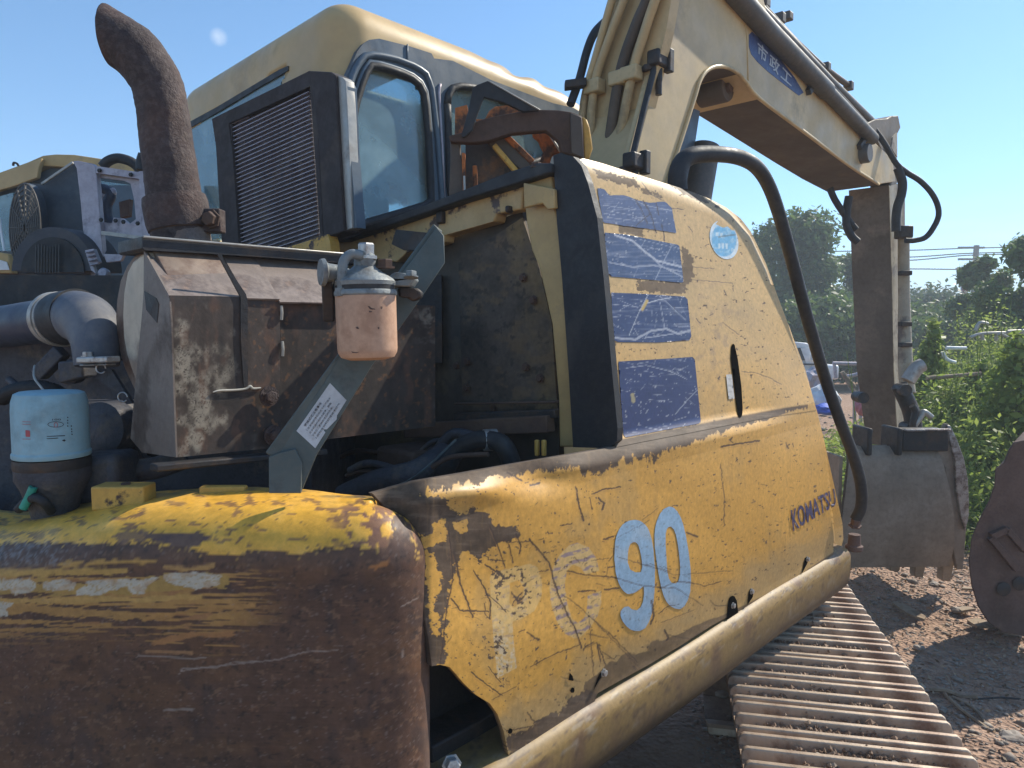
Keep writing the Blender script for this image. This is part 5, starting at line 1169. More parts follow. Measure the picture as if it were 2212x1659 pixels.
# ---- engine side: hoses, oil filter --------------------------------
ENG = empty('engine', at(150, 900, 1.6)); ENG.parent = EX; ENG.location = Vector(at(150, 900, 1.6)) - EX.location
mob('engine_block', *box_vf(at(60, 900, 2.15), np.array((1.9, .0, 0)), np.array((0, .7, 0)), ZV * .62), MT['engine'], ENG)
mob('bay_back_wall', *box_vf(at(100, 690, 2.0), np.array((2.2, 0, 0)), np.array((0, .04, 0)), ZV * .24), MT['dark_steel'], ENG)
tube('air_pipe', [at(-120, 712, 1.75), at(0, 706, 1.68), at(60, 699, 1.62), at(122, 690, 1.56)], .046 * 1.05, MT['pipe_blue'], ENG, seg=32)
tube('air_elbow', [at(118, 690, 1.565), at(160, 683, 1.52), at(192, 695, 1.47), at(207, 735, 1.43), at(210, 790, 1.42)], [.052, .054, .053, .045, .040], MT['elbow'], ENG, seg=36)
ad_ = at(150, 684, 1.54) - at(100, 692, 1.585)
for q, r_, w_ in ((122, .057, .007), (133, .058, .003)): lathe('hose_clamp', [(r_, -w_), (r_ + .002, 0), (r_, w_)], at(q, 689.5, 1.56), ad_, MT['alu_bright'], ENG, seg=40)
tube('cuff', [at(137, 688, 1.545), at(170, 682, 1.51)], .057, MT['black_rubber'], ENG, seg=32)
# oil filter
fo = at(113, 985, 1.28); up_ = at(107, 845, 1.28) - fo; fh = np.linalg.norm(up_)
OF = empty('oil_filter', fo); OF.parent = EX; OF.location = Vector(fo) - EX.location
fr_ = 71 / FOC * 1.33
lathe('filter_can', [(fr_ * 1.0, 0), (fr_ * 1.02, .002), (fr_ * 1.02, .008), (fr_ * .985, .011), (fr_ * .985, fh * .72), (fr_ * .965, fh * .86), (fr_ * .90, fh * .97), (fr_ * .78, fh * 1.0), (fr_ * .4, fh * 1.015), (.001, fh * 1.015)], fo, up_, MT['filter_blue'], OF, seg=60)
lathe('filter_gasket', [(fr_ * 1.0, 0), (fr_ * 1.02, .006), (fr_ * 1.0, .018)], fo - up_ / fh * .020, up_, MT['dark_steel'], OF, seg=48)
def cylcast(o, ax, r):
    o = np.asarray(o, float); ax = np.asarray(ax, float) / np.linalg.norm(ax)
    def f(x, y, off=0.0):
        d = rays(x, y); oc = CAM - o; dp = d - (d @ ax)[..., None] * ax; op = oc - (oc @ ax) * ax
        a = (dp * dp).sum(-1); b = 2 * (dp @ op); c = op @ op - (r + off) ** 2; disc = np.maximum(b * b - 4 * a * c, 0)
        t = (-b - np.sqrt(disc)) / (2 * a); return CAM + d * t[..., None]
    return f
oc_ = cylcast(fo, up_, fr_ * .985)
ZO = lambda p: zc(30 * .8614, 970 * .8614, 200 * .8614 / 1843, p)
textquad('print_mark', '100', ZO([(930, 740)])[0], ZO([(1130, 735)])[0], ZO([(1130, 775)])[0], ZO([(930, 780)])[0], oc_, MT['ink'], OF, off=.0006)
def oring(cx, cy, rx, ry, w, m):
    o_ = [(cx + rx * math.cos(a), cy + ry * math.sin(a)) for a in np.linspace(0, 2 * math.pi, 25)[:-1]]; i_ = [(cx + (rx - w) * math.cos(a), cy + (ry - w) * math.sin(a)) for a in np.linspace(0, 2 * math.pi, 25)[:-1]]
    decal('print_mark', [ZO(o_), ZO(i_)], .0006, None, castf=oc_, mat=m, parent=OF, step=3)
oring(1010, 870, 190, 70, 14, MT['ink']); oring(1015, 880, 48, 60, 14, MT['red_ink'])
decal('print_mark', [ZO([(1150, 1240), (1215, 1210), (1215, 1228), (1250, 1228), (1250, 1252), (1215, 1252), (1215, 1270)])], .0006, None, castf=oc_, mat=MT['ink'], parent=OF, step=3)
decal('print_mark', [ZO([(310, 1000), (415, 1010), (420, 1160), (315, 1155)])], .0006, None, castf=oc_, mat=MT['red_ink'], parent=OF, step=3)
for k, y in enumerate((690, 760, 820, 890)): decal('print_mark', [ZO([(1275, y), (1300, y), (1303, y + 34), (1278, y + 34)])], .0006, None, castf=oc_, mat=MT['ink'], parent=OF, step=4)
for k, y in enumerate((890, 960, 1020, 1080)): decal('print_mark', [ZO([(1358 + k * 5, y), (1385 + k * 5, y), (1387 + k * 5, y + 34), (1360 + k * 5, y + 34)])], .0006, None, castf=oc_, mat=MT['ink'], parent=OF, step=4)
for y0, x1_ in ((1130, 1240), (1185, 1080)): decal('print_mark', [ZO([(790, y0 + 10), (x1_, y0 - 12), (x1_, y0 + 8), (790, y0 + 26)])], .0006, None, castf=oc_, mat=MT['ink'], parent=OF, step=4)
for y0 in (800, 860, 1200): decal('print_mark', [ZO([(225, y0), (450, y0 + 6), (450, y0 + 16), (225, y0 + 12)])], .0006, None, castf=oc_, mat=MT['red_ink'], parent=OF, step=4)
# filter base casting
lathe('filter_base', [(.03, -.13), (.034, -.10), (.040, -.07), (.052, -.035), (.060, -.02), (.060, 0)], fo - up_ / fh * .02, up_, MT['engine'], ENG, seg=28)
box('casting', at(190, 1030, 1.36), np.array((.16, 0, .01)), np.array((0, .1, 0)), ZV * .09, MT['engine'], ENG, bevel=.015)
box('casting', at(230, 925, 1.55), np.array((.15, .0, .0)), np.array((0, .1, 0)), ZV * .12, MT['engine'], ENG, bevel=.015)
lathe('casting', [(.05, 0), (.055, .01), (.055, .06), (.03, .07)], at(262, 925, 1.5), (-.2, -1, .1), MT['engine'], ENG)
tube('oil_pipe', [at(215, 985, 1.45), at(280, 1012, 1.42), at(330, 1012, 1.4), at(400, 990, 1.42)], .022, MT['engine'], ENG)
# bracket strip with bolts, spring clips
bar('bracket_strip', at(180, 778, 1.38), at(245, 776, 1.34), .03, .012, MT['steel'], ENG)
bar('bracket_strip', at(182, 789, 1.385), at(240, 787, 1.345), .02, .003, MT['steel'], ENG)
bolt('bolt', at(190, 771, 1.37), (0, 0, 1), .009, .010, MT['steel'], ENG)
for x, y in ((218, 796), (265, 858)):
    pc = at(x, y, 1.36); tube('spring_clip', [pc + .009 * np.array((math.cos(a), 0, math.sin(a))) for a in np.linspace(0, 5.6, 14)], .0014, MT['steel'], ENG, seg=6, n=2)
plate('bracket', Z7([(370, 330), (540, 310), (540, 430), (375, 470)]), dG(1.45), np.array((0, .05, 0)), MT['engine'], ENG, bevel=.004)
plate('bracket', Z7([(625, 435), (720, 380), (860, 600), (820, 605), (760, 540)]), dG(1.42), np.array((0, .01, 0)), MT['engine'], ENG)
plate('guide_plate', Z7([(690, 650), (860, 640), (850, 780), (950, 990), (800, 980), (730, 840), (700, 760)]), dG(1.50), np.array((0, .02, 0)), MT['engine'], ENG, bevel=.003)
# corrugated conduit, wires
for k in range(26): pass
cpth = smooth_path([at(5, 860, 1.5), at(30, 845, 1.48), at(70, 838, 1.46), at(110, 842, 1.46), at(140, 860, 1.5)], 16)
V, F = tube_vf(cpth, [(.013 if k % 2 else .0165) for k in range(len(cpth))], 12); mob('corrugated_conduit', V, F, MT['black_rubber'], ENG, smooth=True)
tube('wire', [at(75, 790, 1.45), at(74, 815, 1.42), at(90, 838, 1.4), at(100, 850, 1.4)], .0022, MT['alu_bright'], ENG, seg=6)
bar('sensor', at(85, 810, 1.48), at(135, 758, 1.48), .03, .028, MT['engine'], ENG)
for k in range(9):
    q = np.random.default_rng(k + 40); x = q.uniform(-20, 300); y = q.uniform(740, 1050)
    tube('engine_hose', [at(x, y, 1.62), at(x + q.uniform(20, 60), y + q.uniform(-30, 30), 1.6), at(x + q.uniform(60, 130), y + q.uniform(-10, 60), 1.65)], q.uniform(.007, .018), MT['black_rubber'] if k % 2 else MT['engine'], ENG, seg=8)
for k in range(7):
    q = np.random.default_rng(k + 90); x = q.uniform(-10, 280); y = q.uniform(780, 1060)
    lathe('casting_boss', [(.03, 0), (.03, .03), (.018, .035), (.018, .05)], at(x, y, 1.75), (q.uniform(-.5, .5), -1, q.uniform(-.3, .3)), MT['engine'], ENG, seg=16)
tube('green_sleeve', [at(50, 1098, 1.22), at(62, 1075, 1.22), at(72, 1052, 1.22)], .007, MT['green_hose'], ENG, seg=10)
tube('wire', [at(72, 1052, 1.22), at(75, 1030, 1.25), at(85, 1010, 1.3)], .002, MT['black_rubber'], ENG, seg=6)
tube('engine_hose', [at(40, 1100, 1.24), at(70, 1075, 1.22), at(95, 1085, 1.22), at(110, 1105, 1.24)], .008, MT['black_rubber'], ENG)

# ---- fuel filter on its bracket -----------------------------------
DF = 1.06
fb = at(795, 773, DF + .045); ft = at(790, 640, DF + .045); fax = ft - fb; fl = np.linalg.norm(fax); fr2 = 65 / FOC * (DF + .045) * .99
FF = empty('fuel_filter', fb); FF.parent = EX; FF.location = Vector(fb) - EX.location
lathe('filter_can', [(.001, -.003), (fr2 * .6, -.003), (fr2 * .88, .001), (fr2 * .97, .008), (fr2 * .99, .014), (fr2 * 1.0, fl * .9), (fr2 * 1.0, fl)], fb, fax, MT['filter_pink'], FF, seg=60)
lathe('filter_rim', [(fr2 * 1.0, 0), (fr2 * 1.035, .002), (fr2 * 1.035, .006), (fr2 * 1.0, .009)], ft, fax, MT['cast_grey'], FF, seg=56)
lathe('filter_gasket', [(fr2 * .95, 0), (fr2 * .97, .01)], ft + fax / fl * .008, fax, MT['black_rubber'], FF, seg=48)
lathe('filter_head', [(fr2 * .98, 0), (fr2 * 1.0, .006), (fr2 * .93, .010), (fr2 * .6, .020), (fr2 * .36, .030), (fr2 * .32, .046)], ft + fax / fl * .016, fax, MT['cast_grey'], FF, seg=40)
DF_ = DF + .03
lathe('banjo_neck', [(.014, -.01), (.016, 0), (.012, .006), (.014, .014), (.013, .024), (.010, .030)], at(792, 586, DF_ + .01), (0, 0, 1), MT['cast_grey'], FF, seg=24)
bolt('hex_bolt', at(791, 560, DF_ + .01), (0, 0, 1), .0135, .024, MT['steel'], FF)
bolt('hex_bolt', at(832, 580, DF_ + .02), (0, 0, 1), .012, .014, MT['rust'], FF)
bolt('hex_bolt', at(888, 600, DF_ + .02), (0, .2, 1), .009, .010, MT['cast_grey'], FF)
tube('fuel_pipe', [at(783, 553, DF_), at(760, 549, DF_ - .005), at(744, 562, DF_ - .01), at(739, 590, DF_ - .012), at(740, 634, DF_ - .012)], .0075, MT['cast_grey'], FF, seg=14)
lathe('pipe_nut', [(.011, 0), (.011, .012)], at(740, 640, DF_ - .012), (0, 0, 1), MT['cast_grey'], FF, seg=12)
plate('mount_flange', Z5([(400, 420), (440, 400), (500, 420), (560, 430), (600, 450), (680, 445), (700, 470), (840, 520), (900, 470), (990, 480), (1040, 510), (1000, 565), (850, 560), (760, 530), (620, 532), (600, 600), (520, 610), (470, 590), (460, 520), (400, 520)]), dG(DF_ + .035), np.array((0, .05, 0)), MT['cast_grey'], FF, bevel=.004)
plate('mount_flange', Z5([(920, 570), (1050, 575), (1080, 600), (1070, 640), (1010, 660), (980, 635), (925, 632)]), dG(DF_ + .05), np.array((0, .03, 0)), MT['dark_steel'], FF, bevel=.004)
lathe('side_bolt', [(.020, 0), (.021, .006), (.014, .010), (.012, .03)], at(692, 588, DF_ + .0), (.9, .5, 0), MT['cast_grey'], FF, seg=20)
bar('mount_leg', at(708, 600, DF_ + .03), at(712, 690, DF_ + .05), .018, .03, MT['dark_steel'], FF)
# printed flecks on the can
fcst = cylcast(fb, fax, fr2)
for q in ([(728, 690), (740, 692), (755, 705), (780, 708), (782, 714), (745, 714)], [(735, 722), (760, 724), (760, 732), (735, 732)], [(812, 695), (824, 693), (825, 712), (812, 714)], [(650, 830), (665, 822), (675, 840), (662, 842)], [(792, 832), (806, 824), (804, 846)], [(622, 985), (650, 992), (676, 988), (660, 996), (630, 995)]):
    decal('print_mark', [Z5(q)], .0006, None, castf=fcst, mat=MT['rust_red'], parent=FF, step=4)
# bracket arm (flat channel)
armc = lambda x, y: onp(x, y, at(780, 850, 1.16), np.array((.25, -1, .1)))
plate('bracket_arm', Z5([(1175, 180), (1222, 235), (1228, 410), (1100, 600), (930, 840), (760, 1070), (600, 1330), (400, 1650), (300, 1890), (200, 1660 + 20), (100, 1660), (340, 1340), (440, 1200), (540, 1030), (760, 740), (950, 480)]), armc, np.array((.0, .004, 0)), MT['green_bracket'], EX, bevel=.001)
bar('bracket_rib', armc(np.array(585.), np.array(985.)) + np.array((0, -.0, 0)), armc(np.array(945.), np.array(490.)) + np.array((0, .01, 0)), .004, .02, MT['green_bracket'], EX)
plate('bracket_foot', [(583, 985), (610, 975), (640, 968), (655, 1000), (652, 1064), (583, 1064)], lambda x, y: armc(x, y) - np.array((0, .006, 0)), np.array((0, .006, 0)), MT['green_bracket'], EX, bevel=.002)
plate('bracket_tab', Z5([(910, 195), (1110, 215), (1040, 330), (960, 330), (880, 290)]), ucast(1.22), FV * .01, MT['dark_steel'], EX, bevel=.002)
lc = lambda x, y, off=0: armc(x, y) - np.array((0, .0008 + off, 0))
LQ = Z5([(485, 1190), (592, 1302), (530, 1400), (528, 1425), (465, 1490), (440, 1490), (455, 1510), (390, 1612), (268, 1500)])
plate('instruction_label', LQ, lc, np.array((0, .0006, 0)), MT['paper'], EX)
ZL = lambda p: zc(730 * .8614, 950 * .8614, 150 * .8614 / 1382, p)
def tl(txt, a, b_, h, bold=0):
    a = np.array(a, float); b_ = np.array(b_, float); d = (b_ - a) / np.linalg.norm(b_ - a); n = np.array((d[1], -d[0])) * h
    q = [a + n, b_ + n, b_, a]; q = ZL([tuple(p) for p in q]); textquad('label_text', txt, q[0], q[1], q[2], q[3], lc, MT['ink'], EX, bold=bold, off=.0006)
tl('更换滤芯注意事项', (345, 1110), (725, 560), 62, .01)
tl('1.在发动机停机状态下打开放水', (390, 1200), (930, 440), 48)
tl('开关把滤杯内的水放净，再旋', (455, 1275), (945, 565), 48)
tl('下滤芯二更换新滤芯时先装。', (520, 1340), (985, 650), 48)
tl('2.启动发动机前请排净空气', (590, 1390), (1145, 575), 48)

# ---- boom ------------------------------------------------------------------
BO = empty('boom', M(2.3, -1.6, 1.6)); BO.parent = EX; BO.location = Vector(M(2.3, -1.6, 1.6)) - EX.location
VB = -1.45; LV = -RV
bo = [(1352, 420), (1366, 360), (1400, 228), (1440, 60), (1462, -40), (1500, -130), (1560, -170), (1620, -120), (1655, 20), (1690, 115), (1760, 185), (1850, 270), (1905, 322), (1928, 345), (1935, 392), (1898, 398), (1850, 368), (1800, 332), (1720, 272), (1640, 212), (1612, 178), (1595, 158), (1570, 145), (1545, 144), (1524, 155), (1510, 178), (1502, 205), (1475, 290), (1450, 365), (1428, 430), (1400, 480), (1340, 470)]
plate('boom_plate', bo, vcast(VB), LV * .32, MT['boom_paint'], BO, bevel=.004)
# raised edge flange along the inner bend
fl_ = [(1428, 430), (1450, 365), (1475, 290), (1502, 205), (1510, 178), (1524, 155), (1545, 144), (1570, 145), (1595, 158), (1612, 178), (1640, 212), (1720, 272), (1800, 332), (1850, 368), (1898, 398)]
V, F = tube_vf(smooth_path([onv(x, y, VB + .003) for x, y in fl_], 3), .009, 8); mob('weld_seam', V, F, MT['boom_paint'], BO, smooth=True)
# under face plate (dark)
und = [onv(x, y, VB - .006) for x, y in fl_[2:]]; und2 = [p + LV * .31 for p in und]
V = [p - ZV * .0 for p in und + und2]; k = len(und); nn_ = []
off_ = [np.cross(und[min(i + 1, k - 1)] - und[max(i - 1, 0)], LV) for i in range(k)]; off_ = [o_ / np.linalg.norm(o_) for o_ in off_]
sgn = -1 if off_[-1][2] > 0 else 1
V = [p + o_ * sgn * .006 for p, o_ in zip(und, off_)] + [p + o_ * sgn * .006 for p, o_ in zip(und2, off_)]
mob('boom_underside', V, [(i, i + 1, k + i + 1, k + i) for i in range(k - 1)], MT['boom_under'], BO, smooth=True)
# pivot boss in the bend
pb = onv(1568, 190, VB - .09); lathe('pivot_boss', [(.055, -.01), (.06, 0), (.06, .12)], pb, LV, MT['boom_under'], BO); lathe('pivot_pin', [(.022, -.025), (.024, -.02), (.024, 0)], pb, LV, MT['rust'], BO, seg=20)
# boom cylinder behind the leg, seen inside the bend
lathe('cylinder_barrel', [(.06, 0), (.065, .02), (.065, .9)], M(2.72, -1.62, 1.55) , onv(1545, 190, VB - .15) - M(2.72, -1.62, 1.55), MT['cyl_paint'], BO)
plate('boom_tail', [(1425, 440), (1448, 370), (1500, 235), (1512, 240), (1500, 320), (1478, 415), (1460, 440)], vcast(VB - .17), LV * .05, MT['cab_grey'], BO)
# panel seams on the side plate
for s_ in ([(1600, -20), (1608, 30), (1614, 90), (1616, 175)],):
    V, F = tube_vf([onv(x, y, VB + .001) for x, y in s_], .003, 6); mob('weld_seam', V, F, MT['boom_paint'], BO, smooth=True)
# hydraulic lines on the rear face
def bface(x, y, v, out=.03):
    p = onv(x, y, v); return p
RP0 = onv(1400, 228, VB) - RV * .02; RN = FV + ZV * .12
rcast = lambda x, y, o=0.: onp(x, y, RP0 - FV * o, RN)
for pp_, r, mt in (([(1256, 300), (1262, 215), (1288, 120), (1322, 0), (1345, -70)], .015, 'boom_paint'), ([(1272, 335), (1283, 190), (1310, 100), (1348, 0), (1370, -70)], .016, 'boom_paint'), ([(1310, 350), (1338, 167), (1372, 60), (1398, 0), (1420, -70)], .020, 'boom_under'), ([(1328, 355), (1364, 167), (1395, 60), (1415, 0), (1436, -70)], .017, 'boom_paint')):
    tube('hydraulic_pipe', [rcast(x, y, .03) for x, y in pp_], r, MT[mt], BO, seg=14)
tube('hydraulic_pipe', [onv(x, y, VB + .03) for x, y in ((1366, 340), (1390, 240), (1415, 140), (1440, 40), (1456, -20))], .011, MT['black_rubber'], BO, seg=12)
bar('rear_flange', onv(1352, 350, VB), onv(1448, -20, VB), .02, .02, MT['boom_paint'], BO)
# rear plate of the boom (behind the pipes)
plate('boom_rear_plate', [(1246, 420), (1250, 250), (1330, -60), (1460, -60), (1440, 60), (1400, 228), (1366, 360), (1350, 430)], lambda x, y: rcast(x, y, 0.), FV * .05, MT['boom_paint'], BO)
for (x, y, w_, h_) in ((1284, 188, 40, 22), (1338, 170, 34, 22), (1364, 160, 24, 18)): box('pipe_clamp', rcast(x, y, .03), LV * .07, FV * .05, ZV * .05, MT['boom_paint'], BO, bevel=.006)
for (x, y) in ((1424, 130), (1372, 350)):
    c_ = onv(x, y, VB + .035); box('hose_clamp_block', c_, RV * .05, FV * .09, ZV * .055, MT['dark_steel'], BO, bevel=.008); bar('clamp_arm', c_ - ZV * .02, onv(x - 35, y + 18, VB), .03, .02, MT['dark_steel'], BO)
    box('clamp_foot', c_ + RV * .02 + FV * .03 - ZV * .0, RV * .03, FV * .03, ZV * .08, MT['dark_steel'], BO, bevel=.004)
    tube('clamp_stud', [c_ - ZV * .03, c_ - ZV * .12], .012, MT['dark_steel'], BO)
# arm cylinder on the upper edge and rails
def vp(x, y, o=0): return onv(x, y, VB + o)
tube('cylinder_barrel', [vp(1530, -80, .03), vp(1660, 68, .03), vp(1785, 196, .03)], .044, MT['cyl_paint'], BO, seg=24, n=1)
tube('cylinder_rod', [vp(1785, 196, .03), vp(1885, 300, .03)], .036, MT['cyl_paint'], BO, seg=20, n=1)
tube('arm_rail', [vp(1600, -20, -.05), vp(1700, 82, -.05), vp(1790, 175, -.05), vp(1880, 262, -.05)], .028, MT['cyl_paint'], BO, n=1)
tube('hydraulic_pipe', [vp(1622, -12, -.10), vp(1718, 90, -.10), vp(1775, 143, -.10), vp(1836, 187, -.10)], .017, MT['boom_under'], BO, n=1)
tube('hydraulic_pipe', [vp(1650, 15, -.04), vp(1720, 92, -.04), vp(1800, 190, -.04), vp(1895, 295, -.04)], .014, MT['black_rubber'], BO, n=1)
for (x, y) in ((1684, 40), (1783, 146), (1833, 186)): box('pipe_clamp', vp(x, y, -.1), RV * .05, FV * .045, ZV * .05, MT['cyl_paint'], BO, bevel=.006)
for (x, y) in ((1650, 8), (1700, 36)): box('pipe_clamp', vp(x, y, -.1), RV * .05, FV * .05, ZV * .04, MT['cyl_paint'], BO, bevel=.006)
for (x, y) in ((1745, 200), (1855, 318)): bar('stay', vp(x, y, .01), vp(x + 14, y - 22, .01), .03, .03, MT['dark_steel'], BO)
# decal
bdc = lambda x, y, off=0.0: onv(x, y, VB + .0015 + off)
plate('boom_decal', ZB([(1236, 300), (1236, 225), (1256, 205), (1330, 270), (1430, 370), (1530, 500), (1590, 600), (1560, 620), (1500, 575), (1430, 520), (1360, 465), (1290, 400), (1250, 350)]), bdc, LV * .001, MT['navy'], BO)
q = lambda p: ZB(p)
for ch, a in (('市', [(1292, 262), (1360, 325), (1345, 420), (1292, 350)]), ('政', [(1372, 345), (1440, 405), (1425, 490), (1366, 428)]), ('工', [(1452, 430), (1515, 500), (1510, 560), (1440, 500)])):
    P_ = q(a); textquad('boom_lettering', ch, P_[0], P_[1], P_[2], P_[3], bdc, MT['decal_white'], BO, bold=.015, off=.002)

# ---- stick (dipper arm) --------------------------------------------
ST = empty('stick', at(1900, 400, 4.6)); ST.parent = EX; ST.location = Vector(at(1900, 400, 4.6)) - EX.location
a_ = [(1920, 240), (1920, 400), (1926, 600), (1930, 800), (1938, 965)]
Cn = [onv(x, y, VB) for x, y in a_]
wL = [.10, .245, .245, .235, .20]; wF = [.05, .36, .30, .22, .18]
V = []
for c_, l_, f_ in zip(Cn, wL, wF): V += [c_, c_ + LV * l_ * 1.0, c_ + LV * l_ + FV * f_, c_ + FV * f_]
F = []
for i in range(1, 4):
    for k in range(4): F.append((i * 4 + k, i * 4 + (k + 1) % 4, (i + 1) * 4 + (k + 1) % 4, (i + 1) * 4 + k))
F += [(4, 5, 6, 7), (16, 19, 18, 17)]
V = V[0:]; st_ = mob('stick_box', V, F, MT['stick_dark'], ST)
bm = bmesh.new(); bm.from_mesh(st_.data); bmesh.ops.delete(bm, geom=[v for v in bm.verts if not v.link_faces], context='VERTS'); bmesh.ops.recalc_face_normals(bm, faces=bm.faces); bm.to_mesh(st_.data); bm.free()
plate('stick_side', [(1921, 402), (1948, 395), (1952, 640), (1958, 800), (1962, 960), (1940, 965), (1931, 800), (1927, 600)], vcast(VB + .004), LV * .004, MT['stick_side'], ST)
plate('stick_head', ZC([(610, 560), (690, 515), (770, 510), (800, 492), (845, 490), (860, 570), (835, 620), (835, 750), (850, 900), (830, 950), (790, 945), (740, 720), (700, 640)]), vcast(VB - .02), LV * .12, MT['stick_dark'], ST, bevel=.006)
plate('stick_gusset', ZC([(810, 630), (838, 600), (838, 760), (800, 700)]), vcast(VB + .01), LV * .01, MT['stick_side'], ST)
lathe('pin', [(.05, 0), (.055, .01), (.055, .07)], onv(1880, 330, VB + .05), LV, MT['cyl_paint'], ST)
def sp3(p, Y_=4.55): return [at(x, y, Y_) for x, y in ZC(p)]
tube('hydraulic_hose', sp3([(690, 580), (760, 680), (830, 800), (900, 860), (980, 910), (1050, 980), (1095, 1060), (1105, 1140), (1070, 1220), (1020, 1280), (950, 1300), (890, 1300)]), .017, MT['black_rubber'], ST, seg=10)
tube('hydraulic_hose', sp3([(840, 830), (870, 920), (865, 1000), (840, 1080), (830, 1160), (830, 1240)]), .027, MT['black_rubber'], ST, seg=10)
tube('hydraulic_hose', sp3([(400, 960), (430, 1030), (480, 1110), (530, 1180), (570, 1230)], 4.45), .02, MT['black_rubber'], ST, seg=10)
tube('hydraulic_hose', sp3([(525, 1015), (510, 1100), (510, 1200), (540, 1270), (580, 1310)], 4.45), .024, MT['black_rubber'], ST, seg=10)
tube('bucket_cylinder', [at(1952, 510, 4.75), at(1953, 640, 4.75), at(1956, 790, 4.7), at(1962, 850, 4.66)], [.035, .035, .045, .045], MT['stick_side'], ST, seg=16)
box('cylinder_clevis', at(1952, 502, 4.7), np.array((.09, 0, 0)), np.array((0, .08, 0)), ZV * .08, MT['dark_steel'], ST, bevel=.01)
for y in (590, 700, 745): box('pipe_bracket', at(1955, y, 4.68), np.array((.07, 0, 0)), np.array((0, .05, 0)), ZV * .03, MT['dark_steel'], ST, bevel=.004)
tube('bucket_link', [at(*p, 4.6) for p in ZD([(905, 660), (930, 620), (965, 575), (1000, 555)])], .045, MT['alu_bright'], ST)
tube('bucket_link', [at(*p, 4.5) for p in ZD([(850, 690), (900, 790), (930, 870), (945, 960)])], .05, MT['dark_steel'], ST)
for p, r in (((895, 720), .036), ((620, 770), .034), ((935, 970), .034)):
    lathe('pin', [(r, 0), (r * 1.05, .02), (r, .12)], at(*ZD([p])[0], 4.42), (.1, 1, 0), MT['dark_steel'], ST)
tube('link_hose', [at(*p, 4.4) for p in ZD([(940, 960), (990, 890), (1010, 860), (1060, 895)])], .018, MT['alu_bright'], ST)
tube('link_hose', [at(*p, 4.4) for p in ZD([(935, 820), (955, 860), (940, 950), (980, 1010)])], .02, MT['dark_steel'], ST)

# ---- bucket ---------------------------------------------------------------
BK = empty('bucket', at(1960, 1240, 4.2)); BK.parent = EX; BK.location = Vector(at(1960, 1240, 4.2)) - EX.location
BY = 4.12
WX = np.array((1, -.06, 0))
def bp(x, y, a=0.0): return at(x, y, BY) + np.array((0, a, 0))
rows = [(968, .08), (980, .03), (1000, .005), (1060, -.01), (1120, -.012), (1180, -.005), (1230, .03)]
V = []
xl = lambda y: np.interp(y, [968, 1100, 1230], [1840, 1818, 1812]); xr = lambda y: np.interp(y, [968, 1040, 1120, 1200, 1240], [2035, 2052, 2063, 2066, 2062])
for y, a in rows:
    for s_ in np.linspace(0, 1, 8): V.append(bp(xl(y) + (xr(y) - xl(y)) * s_, y + 0 * s_, a + .02 * s_))
V = np.array(V); V = np.concatenate([V, V + np.array((0, .03, 0))]); nF = gridF(8, len(rows)); nV = 8 * len(rows)
bk = mob('bucket_shell', V, np.concatenate([nF[:, ::-1], nF + nV]), MT['bucket'], BK, smooth=True)
mob('bucket_lip', [*[bp(x, y, a) for x, y, a in ((1812, 1190, .08), (2062, 1222, .10), (2062, 1242, .12), (1812, 1208, .10))], *[bp(x, y, a + .05) for x, y, a in ((1812, 1190, .08), (2062, 1222, .10), (2062, 1242, .12), (1812, 1208, .10))]], [(0, 1, 2, 3), (7, 6, 5, 4), (0, 4, 5, 1), (1, 5, 6, 2), (2, 6, 7, 3), (3, 7, 4, 0)], MT['bucket'], BK)
plate('side_plate', ZD([(1120, 1140), (1160, 1100), (1175, 960), (1190, 942), (1210, 950), (1250, 1030), (1300, 1160), (1325, 1300), (1335, 1500), (1320, 1640), (1300, 1900), (1260, 1900), (1215, 1660), (1200, 1400), (1180, 1230)]), lambda x, y: bp(x, y, .05), np.array((.0, .03, 0)), MT['bucket'], BK, bevel=.004)
plate('side_cutter', ZD([(1185, 950), (1205, 955), (1245, 1040), (1290, 1160), (1318, 1300), (1325, 1450), (1322, 1560), (1300, 1640), (1270, 1540), (1240, 1350), (1235, 1180), (1200, 1060)]), lambda x, y: bp(x, y, .03), np.array((0, .02, 0)), MT['bucket_edge'], BK, bevel=.004)
for s_, d in ((1, 0), (-1, 0)): pass
mob('side_plate', *box_vf(bp(1822, 1100, .35), np.array((.02, 0, 0)), np.array((0, .6, 0)), ZV * .6), MT['bucket'], BK)
mob('side_plate', *box_vf(bp(2075, 1100, .38), np.array((.02, 0, 0)), np.array((0, .6, 0)), ZV * .6), MT['bucket'], BK)
box('top_box', bp(2003, 953, .08), np.array((.27, 0, 0)), np.array((0, .14, 0)), ZV * .125, MT['dark_steel'], BK, bevel=.01)
bar('top_edge', bp(1955, 929, .0), bp(2052, 928, .0), .03, .012, MT['bucket_edge'], BK)
for x in (1880, 1945): box('bucket_ear', bp(x, 955, .1), np.array((.03, 0, 0)), np.array((0, .2, 0)), ZV * .16, MT['dark_steel'], BK, bevel=.01)
for x0, x1, y0, y1 in ((1876, 1906, 1205, 1222), (1940, 1970, 1206, 1250), (1995, 2023, 1212, 1263), (2056, 2084, 1218, 1272)):
    tooth = [bp(x0, y0 - 12, .08), bp(x1, y0 - 10, .08), bp(x1 - 3, y1, .12), bp(x0 + 5, y1 - 2, .12)]
    V = [p for p in tooth] + [p + np.array((0, .06, 0)) for p in tooth]
    mob('bucket_tooth', V, [(3, 2, 1, 0), (4, 5, 6, 7), (0, 1, 5, 4), (1, 2, 6, 5), (2, 3, 7, 6), (3, 0, 4, 7)], MT['bucket'], BK, bevel=.006)

